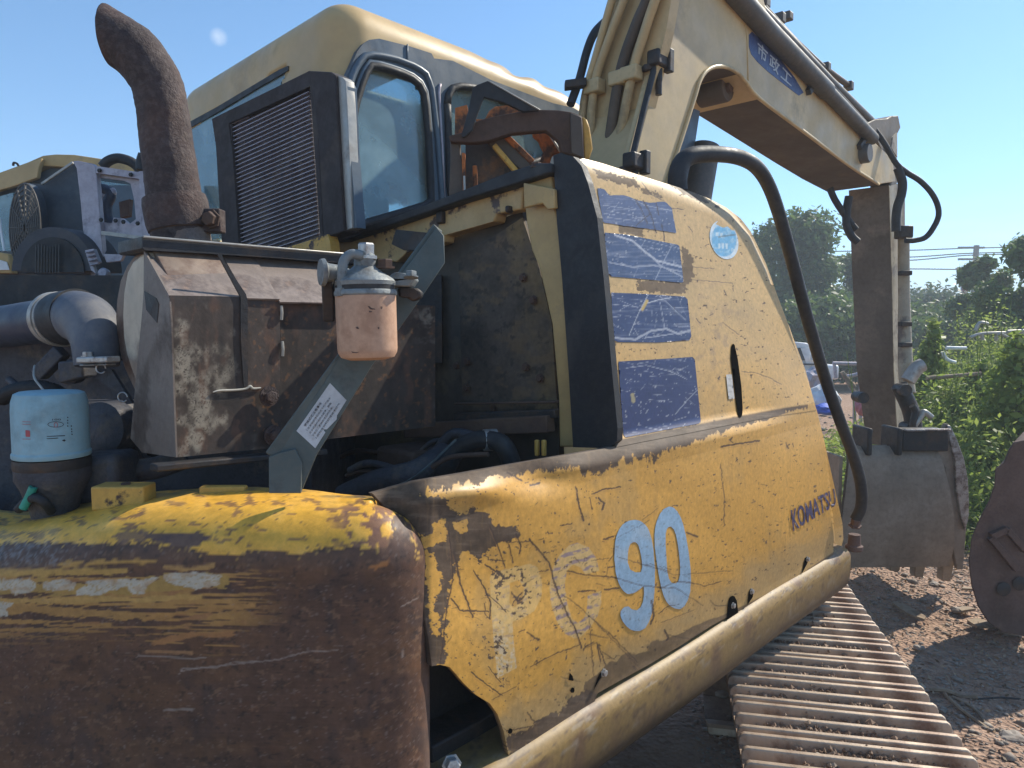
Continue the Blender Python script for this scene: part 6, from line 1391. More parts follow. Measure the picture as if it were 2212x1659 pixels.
# ---- track -----------------------------------------------------------------
TR = empty('track', (.9, 2.2, 0)); TR.parent = EX; TR.location = Vector((.9, 2.2, 0)) - EX.location
ta = math.radians(11.8); GV = np.array((math.sin(ta), math.cos(ta), 0)); HV = np.array((math.cos(ta), -math.sin(ta), 0))
TZ = .585
Lp = np.array((.555, 1.685, 0)); TW = .53
def tp(s_, w, z): return Lp + GV * (s_ - 1.685 / 1) * 1.0 + HV * w + ZV * z
def shoe_vf():
    mb = MB(); mb.add(*box_vf((0, 0, 0), np.array((TW, 0, 0)), np.array((0, .146, 0)), ZV * .014))
    return mb
pitch = .154
proto = {}
def rib_mesh(y):
    V = []; F = []
    sec_ = [(-.009, .0), (-.0075, .027), (.0075, .027), (.009, .0)]
    xs = [0, .004, .012, TW - .012, TW - .004, TW]; hs = [.4, .8, 1, 1, .8, .4]
    for x_, h_ in zip(xs, hs): V += [(x_ - TW / 2, y + a, .007 + b_ * h_) for a, b_ in sec_]
    n = len(xs)
    for i in range(n - 1):
        for k in range(3): F.append((i * 4 + k, i * 4 + k + 1, (i + 1) * 4 + k + 1, (i + 1) * 4 + k))
    F += [(0, 3, 2, 1), ((n - 1) * 4, (n - 1) * 4 + 1, (n - 1) * 4 + 2, (n - 1) * 4 + 3)]
    return V, F
def rounding(o_): bm = bmesh.new(); bm.from_mesh(o_.data); bmesh.ops.recalc_face_normals(bm, faces=bm.faces); bm.to_mesh(o_.data); bm.free(); return o_
ph = .048
frames = []
s = 1.18
Lend = 2.93; Rr = .29
while s < Lend:
    frames.append((s, TZ, 0.0)); s += pitch
a = 0
cnt = 0
while cnt < 7:
    a = (s - Lend) / Rr; frames.append((Lend + Rr * math.sin(a), TZ - Rr * (1 - math.cos(a)), a)); s += pitch; cnt += 1
for (s_, z_, ang) in frames:
    c_ = tp(s_, TW / 2, z_); fwd_ = GV * math.cos(ang) - ZV * math.sin(ang); upn = ZV * math.cos(ang) + GV * math.sin(ang)
    jig = rng.normal(0, .0015)
    rotm = Matrix((Vector(HV), Vector(fwd_), Vector(upn))).transposed().to_4x4()
    def place(nm, V, F, mat, bev=0, par=None):
        W_ = [c_ + HV * v[0] + fwd_ * v[1] + upn * (v[2] + jig) for v in V]
        return rounding(mob(nm, W_, F, mat, par or TR, bevel=bev))
    V, F = box_vf((0, 0, 0), np.array((TW, 0, 0)), np.array((0, .150, 0)), ZV * .014); place('track_shoe', V, F, MT['track'])
    for yo in (-.062, -.004, .058):
        V, F = rib_mesh(yo); place('grouser', V, F, MT['grouser'], .0025)
    for xo in (-.09, .08):
        if cnt and ang < 1.2:
            V, F = lathe_vf([(.012, 0), (.012, .007), (.008, .011)], (xo, .027, .007), (0, 0, 1), 8); place('shoe_bolt', V, F, STONE if rng.random() < .8 else MT['rust'])
box('track_frame', tp(2.2, TW / 2, .32), HV * .3, GV * 2.4, ZV * .34, MT['rust'], TR, bevel=.03)
tube('idler', [tp(Lend, .1, .30), tp(Lend, TW - .1, .30)], .25, MT['rust'], TR, seg=28, n=1)
# undercarriage and turntable between the tracks
box('undercarriage', M(1.9, -1.95, .5), FV * 1.2, RV * 1.0, ZV * .35, MT['rust'], EX, bevel=.03)
lathe('turntable', [(.5, 0), (.5, .12)], M(1.9, -1.95, .66), (0, 0, 1), MT['dark_steel'], EX, seg=40)
box('upper_frame', M(1.75, -1.9, .80), FV * 1.9, RV * 1.9, ZV * .12, MT['dark_steel'], EX)
box('far_track', M(1.9, -3.0, .35), FV * 2.6, RV * .45, ZV * .6, MT['track'], EX, bevel=.15)
# dirt lying on the shoes
mb = MB(); q = np.random.default_rng(3)
spots = [(1.66, .2, .12, .06), (1.74, .26, .14, .05), (1.88, .22, .14, .05), (2.08, .2, .16, .06), (2.28, .22, .16, .06), (2.45, .25, .16, .06), (1.78, .17, .10, .02), (1.80, .33, .12, .03), (1.95, .12, .10, .05), (2.02, .24, .12, .04), (2.12, .30, .09, .05), (2.2, .14, .12, .05), (2.35, .2, .15, .05), (2.55, .25, .2, .05), (1.72, .40, .14, .03), (1.70, .3, .1, .03), (1.9, .35, .12, .05), (2.3, .38, .1, .04), (2.7, .3, .2, .06)]
for (s_, w_, rw, rs) in spots:
    for k in range(330):
        x_ = w_ + q.normal(0, rw * .45); y_ = s_ + q.normal(0, rs * .5); r = abs(q.normal(0, .003)) + .0018
        if not 0.01 < x_ < TW - .01: continue
        c_ = tp(y_, x_, TZ + .010 + abs(q.normal(0, .006)) + r * .4); vs = [c_ + r * np.array(d) * q.uniform(.6, 1.4) for d in ((1, 0, 0), (0, 1, 0), (-1, 0, 0), (0, -1, 0), (0, 0, .8), (0, 0, -.8))]
        mb.add(vs, [(0, 1, 4), (1, 2, 4), (2, 3, 4), (3, 0, 4), (1, 0, 5), (2, 1, 5), (3, 2, 5), (0, 3, 5)])
o = mb.obj('soil_crumbs', worn('dry_soil', (.27, .18, .12), (.36, .28, .21), .55, 6, (.1, .06, .04), .3, .95, 0, .2, 40)); tag(o, 'crumbs of dry soil lying between the grousers of the track', 'soil', kind='stuff')
# ================================================================== second excavator behind, on the left
E2 = empty('excavator', at(100, 800, 4.2) * np.array((1, 1, 0)), 'second yellow excavator behind the exhaust pipe at the left edge, with exposed cooling fan', 'excavator')
Y2 = 3.2
d2 = lambda Y_: (lambda x, y: at(x, y, Y_))
plate('cab_roof', [(-60, 398), (0, 372), (60, 350), (92, 336), (120, 333), (160, 334), (240, 346), (330, 368), (330, 392), (230, 380), (160, 362), (96, 358), (60, 374), (0, 402), (-60, 425)], d2(4.0), np.array((.1, 1.0, .0)), MT['yellow_faded'], E2, bevel=.02)
plate('cab_wall', [(-60, 425), (0, 404), (60, 377), (96, 361), (160, 365), (230, 383), (330, 395), (330, 640), (-60, 640)], d2(4.05), np.array((0, .05, 0)), MT['cab_grey'], E2)
plate('cab_roof_band', [(-60, 400), (0, 376), (60, 352), (90, 342), (84, 360), (80, 384), (30, 402), (-60, 428)], d2(3.97), np.array((0, .03, 0)), MT['tan_roof'], E2, bevel=.004)
plate('rear_pane', [(-60, 440), (0, 424), (28, 416), (30, 545), (-60, 560)], d2(3.95), np.array((0, .01, 0)), MT['glass'], E2)
plate('side_pane', [(150, 380), (225, 392), (320, 405), (320, 600), (150, 600)], d2(4.0), np.array((0, .01, 0)), MT['glass'], E2)
tube('wiper', [at(-2, 470, 3.9), at(4, 510, 3.9), at(9, 542, 3.9)], .006, MT['white_plastic'], E2, seg=6)
plate('hood_panel', [(-60, 545), (0, 545), (18, 548), (25, 590), (-60, 590)], d2(3.7), np.array((0, .05, 0)), MT['yellow_faded'], E2, bevel=.005)
plate('white_label', [(-60, 562), (2, 562), (14, 566), (20, 583), (-60, 583)], d2(3.69), np.array((0, .004, 0)), MT['white_plastic'], E2)
# fan housing (cone) and grille
SH = worn('dusty_blue_black_shroud', (.05, .065, .085), (.08, .10, .12), .55, 4, (.16, .17, .17), .25, .6, 0, .2, 50)
fc_ = at(57, 492, 3.05); fax_ = np.array((.94, .42, .10))
V = []; k = 40; rA = .21
ua = np.cross(fax_, ZV); ua /= np.linalg.norm(ua); ub = np.cross(ua, fax_); ub /= np.linalg.norm(ub); fn_ = fax_ / np.linalg.norm(fax_)
fl3 = [at(90, 398, 3.1), at(158, 350, 3.2), at(168, 352, 3.2), at(205, 585, 3.25), at(180, 600, 3.2), at(90, 590, 3.05)]
plate('fan_housing', [(60, 396), (78, 397), (90, 399), (157, 352), (168, 352), (178, 470), (190, 590), (120, 600), (60, 590)], d2(3.12), np.array((0, .12, 0)), SH, E2, bevel=.01)
bar('housing_edge', at(90, 398, 3.1), at(158, 351, 3.1), .01, .012, MT['alu_bright'], E2)
mb = MB()
for r_ in np.linspace(.03, .23, 8):
    ring = [at(54 + math.cos(a) * r_ / .23 * 33, 492 + math.sin(a) * r_ / .23 * 95, 3.0 + .0 * math.cos(a)) for a in np.linspace(0, 2 * math.pi, 31)]
    mb.add(*tube_vf(ring, .004, 5, cap=False))
for a in np.linspace(0, math.pi, 7)[:-1]: mb.add(*bar_vf(at(54 + math.cos(a) * 33, 492 + math.sin(a) * 95, 3.0), at(54 - math.cos(a) * 33, 492 - math.sin(a) * 95, 3.0), .008, .005))
mb.obj('fan_grille', MT['cyl_paint'], E2, smooth=True)
el_ = [(54 + math.cos(a) * 35, 492 + math.sin(a) * 98) for a in np.linspace(0, 2 * math.pi, 41)[:-1]]
plate('grille_back', el_, d2(3.04), np.array((0, .05, 0)), SH, E2)
# lower drum with ribs
el2 = [(113 + math.cos(a) * 88, 585 - math.sin(a) * 95) for a in np.linspace(0, math.pi, 31)]
plate('fan_guard_ring', el2, d2(2.85), np.array((.05, .12, 0)), worn('dusty_guard_ring', (.06, .06, .07), (.09, .08, .08), .55, 5, (.15, .14, .13), .3, .6, 0, .15, 50), E2, bevel=.008)
plate('guard_face', [(113 + math.cos(a) * 68, 588 - math.sin(a) * 76) for a in np.linspace(0, math.pi, 31)], d2(2.84), np.array((0, .01, 0)), MT['dark_steel'], E2)
for k in range(9): bar('guard_rib', at(78 + k * 6.2, 530 - 3 * math.sin(k), 2.83), at(77 + k * 6.2, 590, 2.83), .004, .003, MT['cyl_paint'], E2, bevel=0)
# grey aluminium frame
fr = lambda *p, **k_: plate(*p, **k_)
plate('frame_post', Z1([(470, 1045), (500, 1040), (600, 1060), (620, 1080), (640, 1300), (655, 1500), (680, 1790), (590, 1790), (545, 1580), (520, 1300), (495, 1090)]), d2(2.9), np.array((0, .03, 0)), MT['alu'], E2, bevel=.003)
plate('frame_rail', Z1([(620, 1075), (900, 1115), (905, 1160), (620, 1120)]), d2(2.9), np.array((0, .03, 0)), MT['alu'], E2, bevel=.002)
plate('frame_plate', Z1([(622, 1130), (940, 1170), (960, 1170), (985, 1550), (655, 1505), (640, 1300)]), d2(2.93), np.array((0, .012, 0)), MT['alu'], E2, holes=[Z1([(630, 1150), (800, 1170), (845, 1190), (870, 1300), (880, 1420), (840, 1450), (800, 1415), (735, 1410), (725, 1445), (665, 1440), (645, 1350)])], bevel=.002)
plate('frame_post', Z1([(895, 1110), (945, 1105), (965, 1200), (990, 1560), (920, 1545), (905, 1300)]), d2(2.9), np.array((0, .02, 0)), MT['alu'], E2, bevel=.003)
plate('frame_rail', Z1([(655, 1495), (985, 1540), (985, 1560), (655, 1520)]), d2(2.88), np.array((0, .02, 0)), MT['alu_bright'], E2)
plate('frame_rail', Z1([(670, 1645), (800, 1650), (780, 1690), (690, 1700)]), d2(2.88), np.array((0, .02, 0)), MT['alu'], E2)
for x, y in Z1([(645, 1105), (848, 1132), (655, 1425), (750, 1430), (800, 1438), (893, 1448)]): bolt('bolt', at(x, y, 2.895), (0, -1, .1), .007, .006, MT['dark_steel'], E2)
tube('coolant_hose', [at(x, y, 3.0) for x, y in Z1([(600, 1200), (650, 1220), (700, 1240), (715, 1270), (690, 1330), (700, 1420), (740, 1450)])], .022, MT['pipe_blue'], E2)
tube('coolant_hose', [at(x, y, 3.0) for x, y in Z1([(640, 1260), (690, 1270), (730, 1250), (720, 1230)])], .015, MT['alu'], E2)
plate('red_part', Z1([(770, 1310), (840, 1290), (830, 1400), (780, 1410)]), d2(3.1), np.array((0, .03, 0)), MT['rust_red'], E2)
tube('black_hose', [at(x, y, 3.3) for x, y in Z1([(665, 1080), (700, 1045), (760, 1025), (830, 1040), (880, 1070), (910, 1110)])], .022, MT['black_rubber'], E2)
tube('roof_handle', [at(x, y, 3.9) for x, y in Z1([(85, 1075), (90, 1055), (110, 1060), (120, 1075)])], .006, MT['dark_steel'], E2, seg=6)
tube('black_hose', [at(x, y, 3.0) for x, y in Z1([(930, 1000), (915, 1050), (915, 1100)])], .02, MT['black_rubber'], E2)
plate('inner_dark', [(160, 400), (330, 400), (330, 620), (160, 620)], d2(3.6), np.array((0, .03, 0)), MT['cab_grey'], E2)
# silver corrugated end and nozzle
plate('fin_block', Z2([(550, 640), (605, 630), (640, 715), (600, 735), (620, 790), (590, 770)]), d2(2.5), np.array((0, .02, 0)), MT['alu'], E2)
for k in range(4): bar('fin', at(185 + k * 3.5, 546 + k * 9, 2.49), at(203 + k * 3.5, 542 + k * 9, 2.49), .012, .006, MT['alu'], E2)
lathe('nozzle', [(.010, 0), (.018, .004), (.018, .02), (.012, .03)], at(228, 592, 2.5), (.2, -1, .1), MT['alu'], E2)
tube('nozzle_pipe', [at(226, 592, 2.52), at(215, 600, 2.52), at(208, 615, 2.52)], .016, MT['engine'], E2)
box('body', at(60, 760, 4.6), np.array((2.6, 0, 0)), np.array((0, 1.6, 0)), ZV * 1.1, MT['cyl_paint'], E2)
box('track', at(60, 990, 4.5) * np.array((1, 1, 0)) + ZV * .3, np.array((2.6, 0, 0)), np.array((0, 1.6, 0)), ZV * .55, MT['track'], E2, bevel=.1)
tag(mob('work_shed', *box_vf((-10, 26, 2.6), np.array((9, 0, 0)), np.array((0, 5, 0)), ZV * 5.2), MT['cab_grey']), 'bluish shed roof showing at the far left edge behind the second excavator', 'shed')
mob('roof', *box_vf((-10, 26, 5.3), np.array((9.6, 0, 0)), np.array((0, 5.6, 0)), ZV * .15), MT['cab_grey'], bpy.data.objects['work_shed'])

# ================================================================== rusty bucket at the right edge
RB = empty('digger_bucket', at(2190, 1360, 3.6), 'dark rusty digger bucket lying on the ground at the right edge', 'bucket')
by_ = 3.45
ro = [(2300, 925), (2212, 951), (2190, 955), (2178, 975), (2168, 1000), (2150, 1015), (2148, 1050), (2135, 1085), (2112, 1130), (2098, 1165), (2092, 1215), (2098, 1265), (2112, 1310), (2135, 1345), (2165, 1365), (2212, 1375), (2320, 1380), (2420, 1300), (2430, 1050), (2380, 930)]
plate('side_plate', ro, d2(by_), np.array((.02, .03, .0)), MT['rust_red'], RB, bevel=.006)
k = len(ro); V = [d2(by_ + .02)(*p) for p in ro[1:16]]; V2_ = [p + np.array((.32, .38, 0)) for p in V]
mob('bucket_shell', V + V2_, [(i, i + 1, 15 + i + 1, 15 + i) for i in range(14)], MT['rust'], RB, smooth=True)
zt7 = lambda p: zc(1507.5, 1102.6, .3354, p)
bar('wear_rib', d2(by_ - .01)(*zt7([(1885, 165)])[0]), d2(by_ - .01)(*zt7([(1990, 120)])[0]), .03, .03, MT['rust_red'], RB)
bar('wear_rib', d2(by_ - .01)(*zt7([(1880, 170)])[0]), d2(by_ - .01)(*zt7([(2050, 380)])[0]), .03, .03, MT['rust_red'], RB)
bar('wear_rib', d2(by_ - .01)(*zt7([(1985, 120)])[0]), d2(by_ - .01)(*zt7([(2110, 260)])[0]), .03, .03, MT['rust_red'], RB)
for x, y in ((1965, 505), (2070, 470)): lathe('bolt_hole', [(.03, 0), (.035, .006), (.02, .01)], d2(by_ - .004)(*zt7([(x, y)])[0]), (0, -1, 0), MT['dark_steel'], RB, seg=16)

# ================================================================== background
def leafcloud(name, blobs, n, size, mat, parent=None, seed=1, flat=.6, kind=None):
    q = np.random.default_rng(seed); B = np.array(blobs, float)   # x y z rx ry rz
    w = B[:, 3] * B[:, 5]; idx = q.choice(len(B), n, p=w / w.sum())
    d = q.normal(size=(n, 3)); d /= np.linalg.norm(d, axis=1)[:, None]; r = q.uniform(.45, 1.0, n) ** .5
    c = B[idx, :3] + d * B[idx, 3:6] * (r * (1 + .18 * q.normal(size=n)))[:, None]
    a = q.normal(size=(n, 3)); a /= np.linalg.norm(a, axis=1)[:, None]
    nn = d * .6 + q.normal(size=(n, 3)) * .6 + np.array((0, 0, .4)); b_ = np.cross(nn, a); b_ /= np.linalg.norm(b_, axis=1)[:, None]; a = np.cross(b_, nn); a /= np.linalg.norm(a, axis=1)[:, None]
    s_ = size * q.uniform(.5, 1.4, n)[:, None]
    V = np.stack([c - a * s_, c + b_ * s_ * .45, c + a * s_, c - b_ * s_ * .45], 1).reshape(-1, 3)
    F = np.arange(4 * n).reshape(-1, 4); rnd = np.repeat(q.uniform(0, 1, n), 4)
    o = mob(name, V, F, mat, parent, attrs={'rnd': rnd})
    if kind: o['kind'] = kind
    return o
def tree(px, pbase, Y, hpx_top, wpx, label, mat, n, size, seed, lean=0, cat='tree', nb=14, squat=1.0):
    base = at(px, pbase, Y); base[2] = 0; top = at(px, hpx_top, Y)[2]; R = wpx / FOC * Y / 2
    t = empty('broadleaf_tree', base, label, cat, 'trees and bushes beyond the yard')
    q = np.random.default_rng(seed); 
    limbs = [np.array(base), base + (q.normal(0, .1), 0, top * .3), base + (q.normal(0, .2), 0, top * .6), base + (0, 0, top * .85)]
    tube('trunk', limbs, [.02 * top + .03, .015 * top, .006 * top], BARK, t, seg=8)
    blobs = []
    for k in range(nb):
        a = q.uniform(0, 2 * math.pi); hh = q.uniform(.28, .93); rr = R * q.uniform(.1, .75) * math.sqrt(max(0.05, 1 - ((hh - .5) / .55) ** 2)); c = base + np.array((rr * math.cos(a), rr * math.sin(a) * .8, top * hh))
        br = R * q.uniform(.28, .5); blobs.append((*c, br, br, min(br * .8, (top - c[2]) + .05)))
        if k < 6: tube('limb', [base + (0, 0, top * hh * .6), (base + (0, 0, top * hh * .75) + c) / 2, c], .006 * top, BARK, t, seg=5)
    leafcloud('crown', blobs, n, size, mat, t, seed)
    return t
tree(1740, 800, 24, 462, 250, 'dark round tree behind the handrail and the stick', LEAF_D, 18900, 0.105, 3, nb=22)
tree(1660, 800, 27, 500, 200, 'smaller dark tree half hidden by the side panel', LEAF_D, 12600, 0.112, 4, nb=16)
tree(1850, 800, 25, 540, 180, 'dark tree directly behind the excavator stick', LEAF_D, 10500, 0.105, 5, nb=14)
tree(2205, 800, 12.5, 470, 200, 'tall slender tree with drooping leaves at the right edge', LEAF_D, 7140, 0.068, 6, nb=16)
tree(2120, 800, 16, 545, 130, 'loose tree between the power pole and the right edge', LEAF_D, 6720, 0.081, 7, nb=14)
tree(2060, 800, 30, 610, 300, 'low tree in front of the distant hill', LEAF_H, 12600, 0.124, 8, nb=18)
tree(1960, 800, 34, 640, 260, 'low dark tree right of the stick', LEAF_H, 10500, 0.136, 9, nb=16)
tree(2010, 800, 20, 690, 330, 'wide dark bush in the shade behind the weeds', LEAF_D, 12600, 0.093, 10, nb=18)
tree(2200, 800, 19, 640, 300, 'dense dark bush at the right behind the scrap frames', LEAF_D, 12600, 0.093, 12, nb=18)
tree(1760, 800, 21, 640, 330, 'dark shrub behind the white car', LEAF_D, 14700, 0.099, 13, nb=20)
tree(1900, 800, 22, 660, 300, 'dark shrub behind the steel railing', LEAF_D, 12600, 0.099, 14, nb=20)
# hill far away
hx = np.linspace(-30, 230, 60); hv = []
for r_, (yy, hh) in enumerate(((150, 0), (165, .45), (185, .85), (210, 1.0), (240, .8), (280, 0))):
    for x_ in hx: hv.append((x_, yy, hh * (11.0 * math.exp(-((x_ - 88) / 38) ** 2) + 8 * math.exp(-((x_ - 150) / 30) ** 2) + 7 * math.exp(-((x_ - 10) / 60) ** 2) + 1.3 * float(fbm(np.array([x_ / 7.]), np.array([yy / 9.]), 4, 5)[0])) - .5))
hill = mob('hill', np.array(hv), gridF(60, 6), worn('wooded_hillside', (.06, .11, .04), (.10, .16, .06), .5, 1.5, (.02, .04, .02), .6, .9, 0, 1.0, 3, bdist=.6), smooth=True); tag(hill, kind='structure')
hb = [(x_, 172 + q_ * 12, max(0.5, 10.0 * math.exp(-((x_ - 88) / 38) ** 2) + 5 * math.exp(-((x_ - 150) / 30) ** 2) + 6 * math.exp(-((x_ - 10) / 60) ** 2)) - 1, 5, 5, 2.2) for x_ in np.arange(-10, 190, 5) for q_ in (0, 1)]
leafcloud('hillside_wood', hb, 14000, .9, LEAF_H, None, 21); tag(bpy.data.objects['hillside_wood'], 'wood covering the distant hill right of the stick', 'wood', kind='stuff')
# weeds and vines on the right
wb = []
q = np.random.default_rng(33)
for k in range(95):
    Y_ = q.uniform(5.2, 10.5); px = q.uniform(2000, 2420) - 60 * (Y_ > 8); c = at(px, 900, Y_); hgt = q.uniform(.5, 1.25) * (1.0 + .12 * (Y_ - 5)) * (1.0 if px > 2080 else .7)
    hgt *= q.uniform(.6, 1.35); ww = q.uniform(.10, .34); wb.append((c[0], Y_, hgt * .5, ww, ww, hgt * .5))
weeds = leafcloud('weeds', wb, 52000, .027, LEAF_B, None, 34); tag(weeds, 'bright green weeds and creepers growing on the right behind the bucket', 'weeds', kind='stuff')
sb = MB(); 
for k in range(520):
    b_ = wb[q.integers(0, len(wb))]; x_ = b_[0] + q.normal(0, .2); y_ = b_[1] + q.normal(0, .2); h_ = b_[2] * 2 * q.uniform(.7, 1.15)
    sb.add(*tube_vf([(x_, y_, 0), (x_ + q.normal(0, .06), y_, h_ * .5), (x_ + q.normal(0, .15), y_ + q.normal(0, .1), h_)], .004, 4))
o = sb.obj('weed_stems', LEAF_B); tag(o, 'thin stems among the bright weeds on the right', 'stems', kind='stuff')
def vineplant(px, Y_, ytop, w, label, seed):
    base = at(px, 900, Y_); base[2] = 0; top = at(px, ytop, Y_)[2]; t = empty('creeper_bush', base, label, 'bush')
    tube('stem', [base, base + (.05, 0, top * .5), base + (0, 0, top)], .02, BARK, t, seg=6)
    leafcloud('foliage', [(base[0], base[1], top * h, w * (1.1 - h), w * (1.1 - h), top * .13) for h in np.linspace(.12, .93, 9)], 3800, .05, LEAF_B, t, seed)
vineplant(2008, 8.2, 705, .42, 'pointed creeper covered mound right of the stick', 51)
vineplant(2190, 6.2, 730, .6, 'tall creeper bush at the right edge', 52)
vineplant(2110, 7.4, 790, .6, 'creeper bush below the bent white pipe', 53)
# grass tuft behind the panel and litter grass
gb = [(at(px, 900, Y_)[0], Y_, .12, .5, .5, .16) for px, Y_ in ((1800, 6.5), (1815, 7.5), (1790, 8.5), (1830, 9), (1850, 7), (2140, 5.3), (2100, 5.6), (1870, 10), (1920, 11), (1780, 5.4))]
gr = leafcloud('grass', gb, 9000, .035, LEAF_B, None, 61); tag(gr, 'short grass behind the side panel and the bucket', 'grass', kind='stuff')

# power pole with wires
pp = at(2092, 800, 45); pp[2] = 0; zt_ = at(2098, 530, 45)[2]
PO = empty('power_pole', pp, 'thin power pole carrying wires, right of the stick', 'pole')
tube('pole', [pp, pp + (.15, 0, zt_)], .16, MT['cyl_paint'], PO, seg=10, n=1)
for y_ in (535, 560, 585): box('cross_arm', at(2098, y_, 45), np.array((1.6, 0, 0)), np.array((0, .15, 0)), ZV * .12, MT['cyl_paint'], PO)
for i_, (ya, yb) in enumerate(((538, 536), (553, 547), (578, 582), (560, 551))):
    tube('wire', [at(1700, ya + 6, 48), at(1950, ya + 3, 46), at(2098, yb, 45), at(2300, yb - 4, 44)], .035, MT['dark_steel'], PO, seg=4)
lp = at(2078, 800, 42); lp[2] = 0
LPo = empty('street_lamp', lp, 'small street lamp just left of the power pole', 'lamp')
tube('lamp_post', [lp, at(2078, 600, 42)], .08, MT['alu'], LPo, seg=8, n=1); box('lamp_head', at(2082, 579, 42), np.array((.8, 0, .1)), np.array((0, .3, 0)), ZV * .15, MT['alu'], LPo)
rf = empty('red_flag', at(2080, 640, 30), 'small red flag in front of the distant hill', 'flag')
plate('cloth', [(2078, 606), (2082, 618), (2092, 628), (2084, 640), (2077, 634)], d2(30), np.array((0, .03, 0)), worn('red_cloth', (.5, .05, .06)), rf); tube('flag_pole', [at(2077, 604, 30), at(2077, 800, 30)], .03, MT['alu'], rf, seg=6, n=1)

# white car
CA = empty('parked_car', at(1690, 860, 14.6) * np.array((1, 1, 0)), 'white off-road car parked behind the side panel', 'car')
CY = 14.5
def carpl(name, pts, Y_, ext, m, **k_): return plate(name, pts, d2(Y_), np.array((-.12, ext, 0)), m, CA, **k_)
carpl('body', [(1560, 742), (1600, 738), (1715, 738), (1745, 741), (1757, 760), (1766, 785), (1768, 790), (1770, 800), (1770, 830), (1765, 836), (1750, 840), (1560, 840)], CY, 1.75, MT['white_plastic'], bevel=.06, )
carpl('side_window', [(1700, 750), (1742, 752), (1750, 764), (1756, 778), (1700, 778)], CY - .03, .02, MT['car_glass'])
carpl('side_window', [(1640, 750), (1692, 750), (1692, 778), (1640, 778)], CY - .03, .02, MT['car_glass'])
carpl('door_pillar', [(1743, 752), (1748, 752), (1762, 786), (1756, 786)], CY - .05, .02, MT['white_plastic'])
box('wing_mirror', at(1761, 772, CY - .15), np.array((.16, 0, 0)), np.array((0, .12, 0)), ZV * .12, MT['white_plastic'], CA, bevel=.02)
bar('belt_line', at(1640, 786, CY - .05), at(1768, 787, CY - .05), .02, .03, MT['car_glass'], CA)
box('hood', at(1764, 800, CY + .8), np.array((.3, 0, 0)), np.array((0, 1.5, 0)), ZV * .3, MT['white_plastic'], CA, bevel=.05)
for x_ in (1600, 1742):
    w_ = at(x_, 838, CY + .05); lathe('wheel', [(.30, 0), (.36, .03), (.36, .2), (.30, .22)], w_, (0, -1, 0), MT['tyre'], CA, seg=24); lathe('rim', [(.02, 0), (.2, .0), (.22, .02)], w_ - (0, .23, 0), (0, -1, 0), MT['alu'], CA, seg=16)

# steel railings and scrap frames
def pipe_thing(nm, label, cat, lines, r, m, group=None):
    e = empty(nm, lines[0][0], label, cat, group)
    for l in lines: tube('pipe', l, r, m, e, seg=8, n=3)
    return e
P_ = lambda lst, Y_: [at(x, y, Y_) for x, y in ZD(lst)]
pipe_thing('steel_railing', 'pale steel railing running behind the stick', 'railing', [P_([(420, 545), (620, 548)], 12), P_([(620, 548), (850, 550), (1040, 552)], 12), P_([(430, 550), (440, 640)], 12), P_([(600, 548), (600, 950)], 12), P_([(560, 780), (560, 950)], 12), P_([(620, 560), (590, 610), (510, 630)], 11.8), P_([(890, 550), (890, 900)], 12)], .03, MT['alu'])
pipe_thing('bent_pipe', 'bent white pipe hooked over the creepers', 'pipe', [P_([(1155, 445), (1285, 448)], 8), P_([(1130, 470), (1150, 510), (1180, 530), (1215, 540)], 8)], .02, MT['white_plastic'])
pipe_thing('plank', 'long thin wooden plank lying across the creepers', 'plank', [P_([(1030, 640), (1200, 628), (1380, 612)], 7)], .02, WOODC)
pipe_thing('scrap_frame', 'tangle of white steel tubes on the right above the weeds', 'scrap frame', [P_([(1310, 380), (1400, 352), (1659, 350)], 7.5), [at(*p, 7.5) for p in ZD([(1385, 352), (1390, 395)])], [at(*p, 7.5) for p in ZD([(1480, 352), (1478, 400)])], P_([(1345, 335), (1372, 282), (1425, 290)], 7.6), P_([(1500, 350), (1580, 390), (1660, 395)], 7.4), P_([(1550, 340), (1659, 335)], 7.3)], .018, MT['alu_bright'])
pipe_thing('leaning_branch', 'bare reddish branch leaning left of the stick', 'branch', [P_([(480, 600), (560, 740), (640, 890)], 10), P_([(510, 640), (560, 700)], 10)], .03, WOODC)
# rubbish beyond the panel
def crumple(name, c, s_, m, label, cat, seed):
    q = np.random.default_rng(seed); bm = bmesh.new(); bmesh.ops.create_icosphere(bm, subdivisions=3, radius=1)
    V = np.array([v.co[:] for v in bm.verts]); F = [tuple(v.index for v in f.verts) for f in bm.faces]; bm.free()
    V = V * (1 + .35 * fbm(V[:, 0] * 2.3 + seed, V[:, 1] * 2.3 + V[:, 2] * 1.7, 4, seed))[:, None] * np.array(s_) + np.array(c)
    o = mob(name, V, F, m, smooth=False); tag(o, label, cat); return o
crumple('plastic_sack', at(1775, 862, 10.5), (.24, .2, .2), MT['white_plastic'], 'crumpled white plastic sack behind the handrail', 'sack', 1)
crumple('plastic_sack', at(1783, 884, 10), (.2, .2, .08), worn('blue_plastic', (.05, .12, .55)), 'flattened blue plastic sack behind the handrail', 'sack', 2)
crumple('plastic_sack', at(1762, 830, 12), (.25, .3, .3), MT['alu'], 'grey sack leaning below the white car', 'sack', 3)
crumple('plastic_sack', at(1868, 879, 10), (.15, .1, .12), worn('pink_plastic', (.6, .18, .2)), 'pink plastic bag just left of the stick', 'sack', 4)

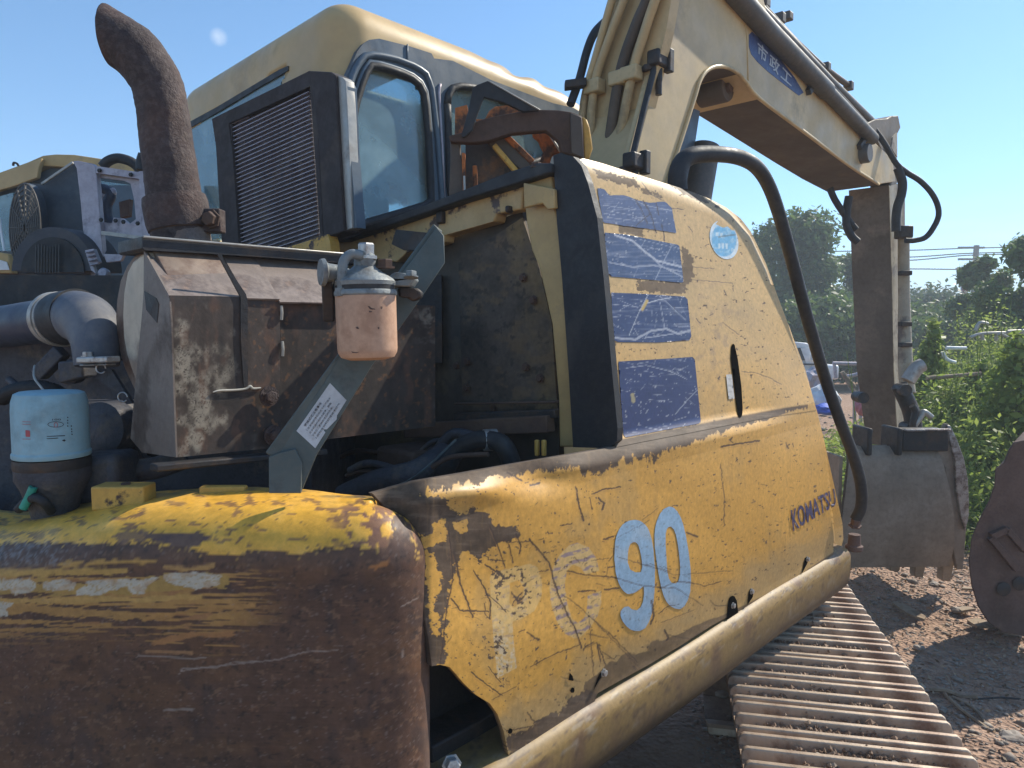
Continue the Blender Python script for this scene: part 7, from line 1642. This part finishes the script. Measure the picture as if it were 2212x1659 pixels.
# stones, sticks and litter on the ground
q = np.random.default_rng(71)
def stones(name, n, xr, yr, rr, label, seed, m=STONE):
    q = np.random.default_rng(seed); x = q.uniform(*xr, n); y = q.uniform(*yr, n); r = rr * q.lognormal(0, .5, n); z = gheight(x, y)
    base = np.array([(1, 0, 0), (.3, .9, 0), (-.8, .6, 0), (-.9, -.5, 0), (.2, -1, 0), (.1, .1, .7), (0, 0, -.6)])
    Fb = np.array([(0, 1, 5), (1, 2, 5), (2, 3, 5), (3, 4, 5), (4, 0, 5), (1, 0, 6), (2, 1, 6), (3, 2, 6), (4, 3, 6), (0, 4, 6)])
    a = q.uniform(0, 6.28, n); V = base[None] * q.uniform(.6, 1.3, (n, 7, 1)); c, s_ = np.cos(a)[:, None], np.sin(a)[:, None]
    V = np.stack([(V[..., 0] * c - V[..., 1] * s_), V[..., 0] * s_ + V[..., 1] * c, V[..., 2] * .7], -1) * r[:, None, None] + np.stack([x, y, z + r * .15], -1)[:, None]
    o = mob(name, V.reshape(-1, 3), (Fb[None] + 7 * np.arange(n)[:, None, None]).reshape(-1, 3), m); tag(o, label, 'stones', kind='stuff'); return o
stones('gravel', 26000, (.7, 4.5), (1.2, 6.0), .006, 'fine gravel and chips of soil on the ground beside the track', 1)
stones('pebbles', 1500, (.9, 4.5), (1.3, 7.0), .014, 'pebbles scattered on the earth right of the track', 2, worn('mixed_pebbles', (.30, .24, .19), (.42, .37, .3), .55, 3, (.1, .07, .05), .3, .85, 0, .2, 30))
stones('rubble', 2500, (3.5, 12), (5.0, 14.0), .03, 'pale rubble on the far ground beyond the panel', 3)
for i_, (x, y, r_) in enumerate(((1700 + 0, 1352, .022), (1938, 1305, .03), (2018, 1262, .03), (1985, 1399, .025), (2187, 1595, .05), (2050, 1240, .03), (2068, 1318, .035), (1560, 1500, .03))):
    p_ = onz(x, y, .03); crumple('stone', p_, (r_, r_, r_ * .5), STONE, ('flat pale stone %s' % ('lying right of the track near the lifted rib', 'beside the front end of the track', 'in the sun below the bucket teeth', 'near the shaded edge right of the track', 'in the shade at the lower right corner', 'just below the bucket teeth on the right', 'between the track and the rusty bucket', 'in the sunlit gap left of the track')[i_]), 'stone', 10 + i_)
def stick(lst, r, label, nm='dry_stick', cat='stick', m=WOODC):
    pts = [onz(x, y, .03) + ZV * (.01 if i % 2 else 0) for i, (x, y) in enumerate(zt7(lst))]
    o = tube(nm, pts, r, m, None, seg=6, n=3); tag(o, label, cat)
stick([(1490, 1155), (1600, 1175), (1700, 1200), (1800, 1215)], .010, 'long pale stick lying beside the track in sun')
stick([(1800, 1215), (1950, 1220), (2101, 1218)], .004, 'thin wire running to the right edge over the shaded earth', 'wire', 'wire', MT['dark_steel'])
stick([(1590, 1180), (1700, 1300), (1900, 1430)], .008, 'long bent twig pointing at the lower right corner')
stick([(1640, 1200), (1780, 1290), (1870, 1400)], .006, 'second thin twig next to the bent twig')
stick([(1590, 1050), (1620, 1110), (1650, 1180)], .004, 'short upright straw beside the track')
for lst, lb_ in (([(1250, 590), (1290, 580), (1470, 680), (1460, 700), (1350, 660)], 'narrow splinter of board beyond the track'), ([(1735, 705), (1800, 690), (1925, 735), (1915, 750), (1800, 745)], 'pale flat chip of wood in front of the rusty bucket'), ([(1665, 625), (1720, 615), (1790, 632), (1700, 645)], 'small pale wood chip below the bucket teeth'), ([(1710, 490), (1778, 495), (1770, 505), (1700, 500)], 'thin board scrap under the right bucket tooth')):
    o = plate('wood_chip', zt7(lst), lambda x, y: onz(x, y, .045), np.array((0, 0, -.012)), WOODC); tag(o, lb_, 'wood chip')
lv = leafcloud('leaf_litter', [(x_, y_, .035, .6, .5, .03) for x_ in (1.5, 2.1, 2.8, 3.4) for y_ in (1.8, 2.5, 3.4, 4.3)], 5000, .012, worn('dry_leaves', (.35, .25, .15), (.2, .13, .08), .5, 5), None, 81); tag(lv, 'dry leaves and straw scattered on the ground', 'leaf litter', kind='stuff')

# added haze volume standing in for the lens glare veil
hz = mob('haze', *box_vf((90, 130, 6.2), (400, 0, 0), (0, 360, 0), (0, 0, 15)), None); tag(hz, 'thin haze volume added to imitate the veil of sun glare', 'haze', kind='stuff')
hm = bpy.data.materials.new('glare_veil_haze'); hm.use_nodes = True; hn = hm.node_tree; hn.nodes.clear()
ho = hn.nodes.new('ShaderNodeOutputMaterial'); hv_ = hn.nodes.new('ShaderNodeVolumePrincipled'); hv_.inputs['Color'].default_value = (.85, .93, 1, 1); hv_.inputs['Density'].default_value = .006; hv_.inputs['Anisotropy'].default_value = .1
hn.links.new(hv_.outputs[0], ho.inputs['Volume']); hz.data.materials.append(hm)
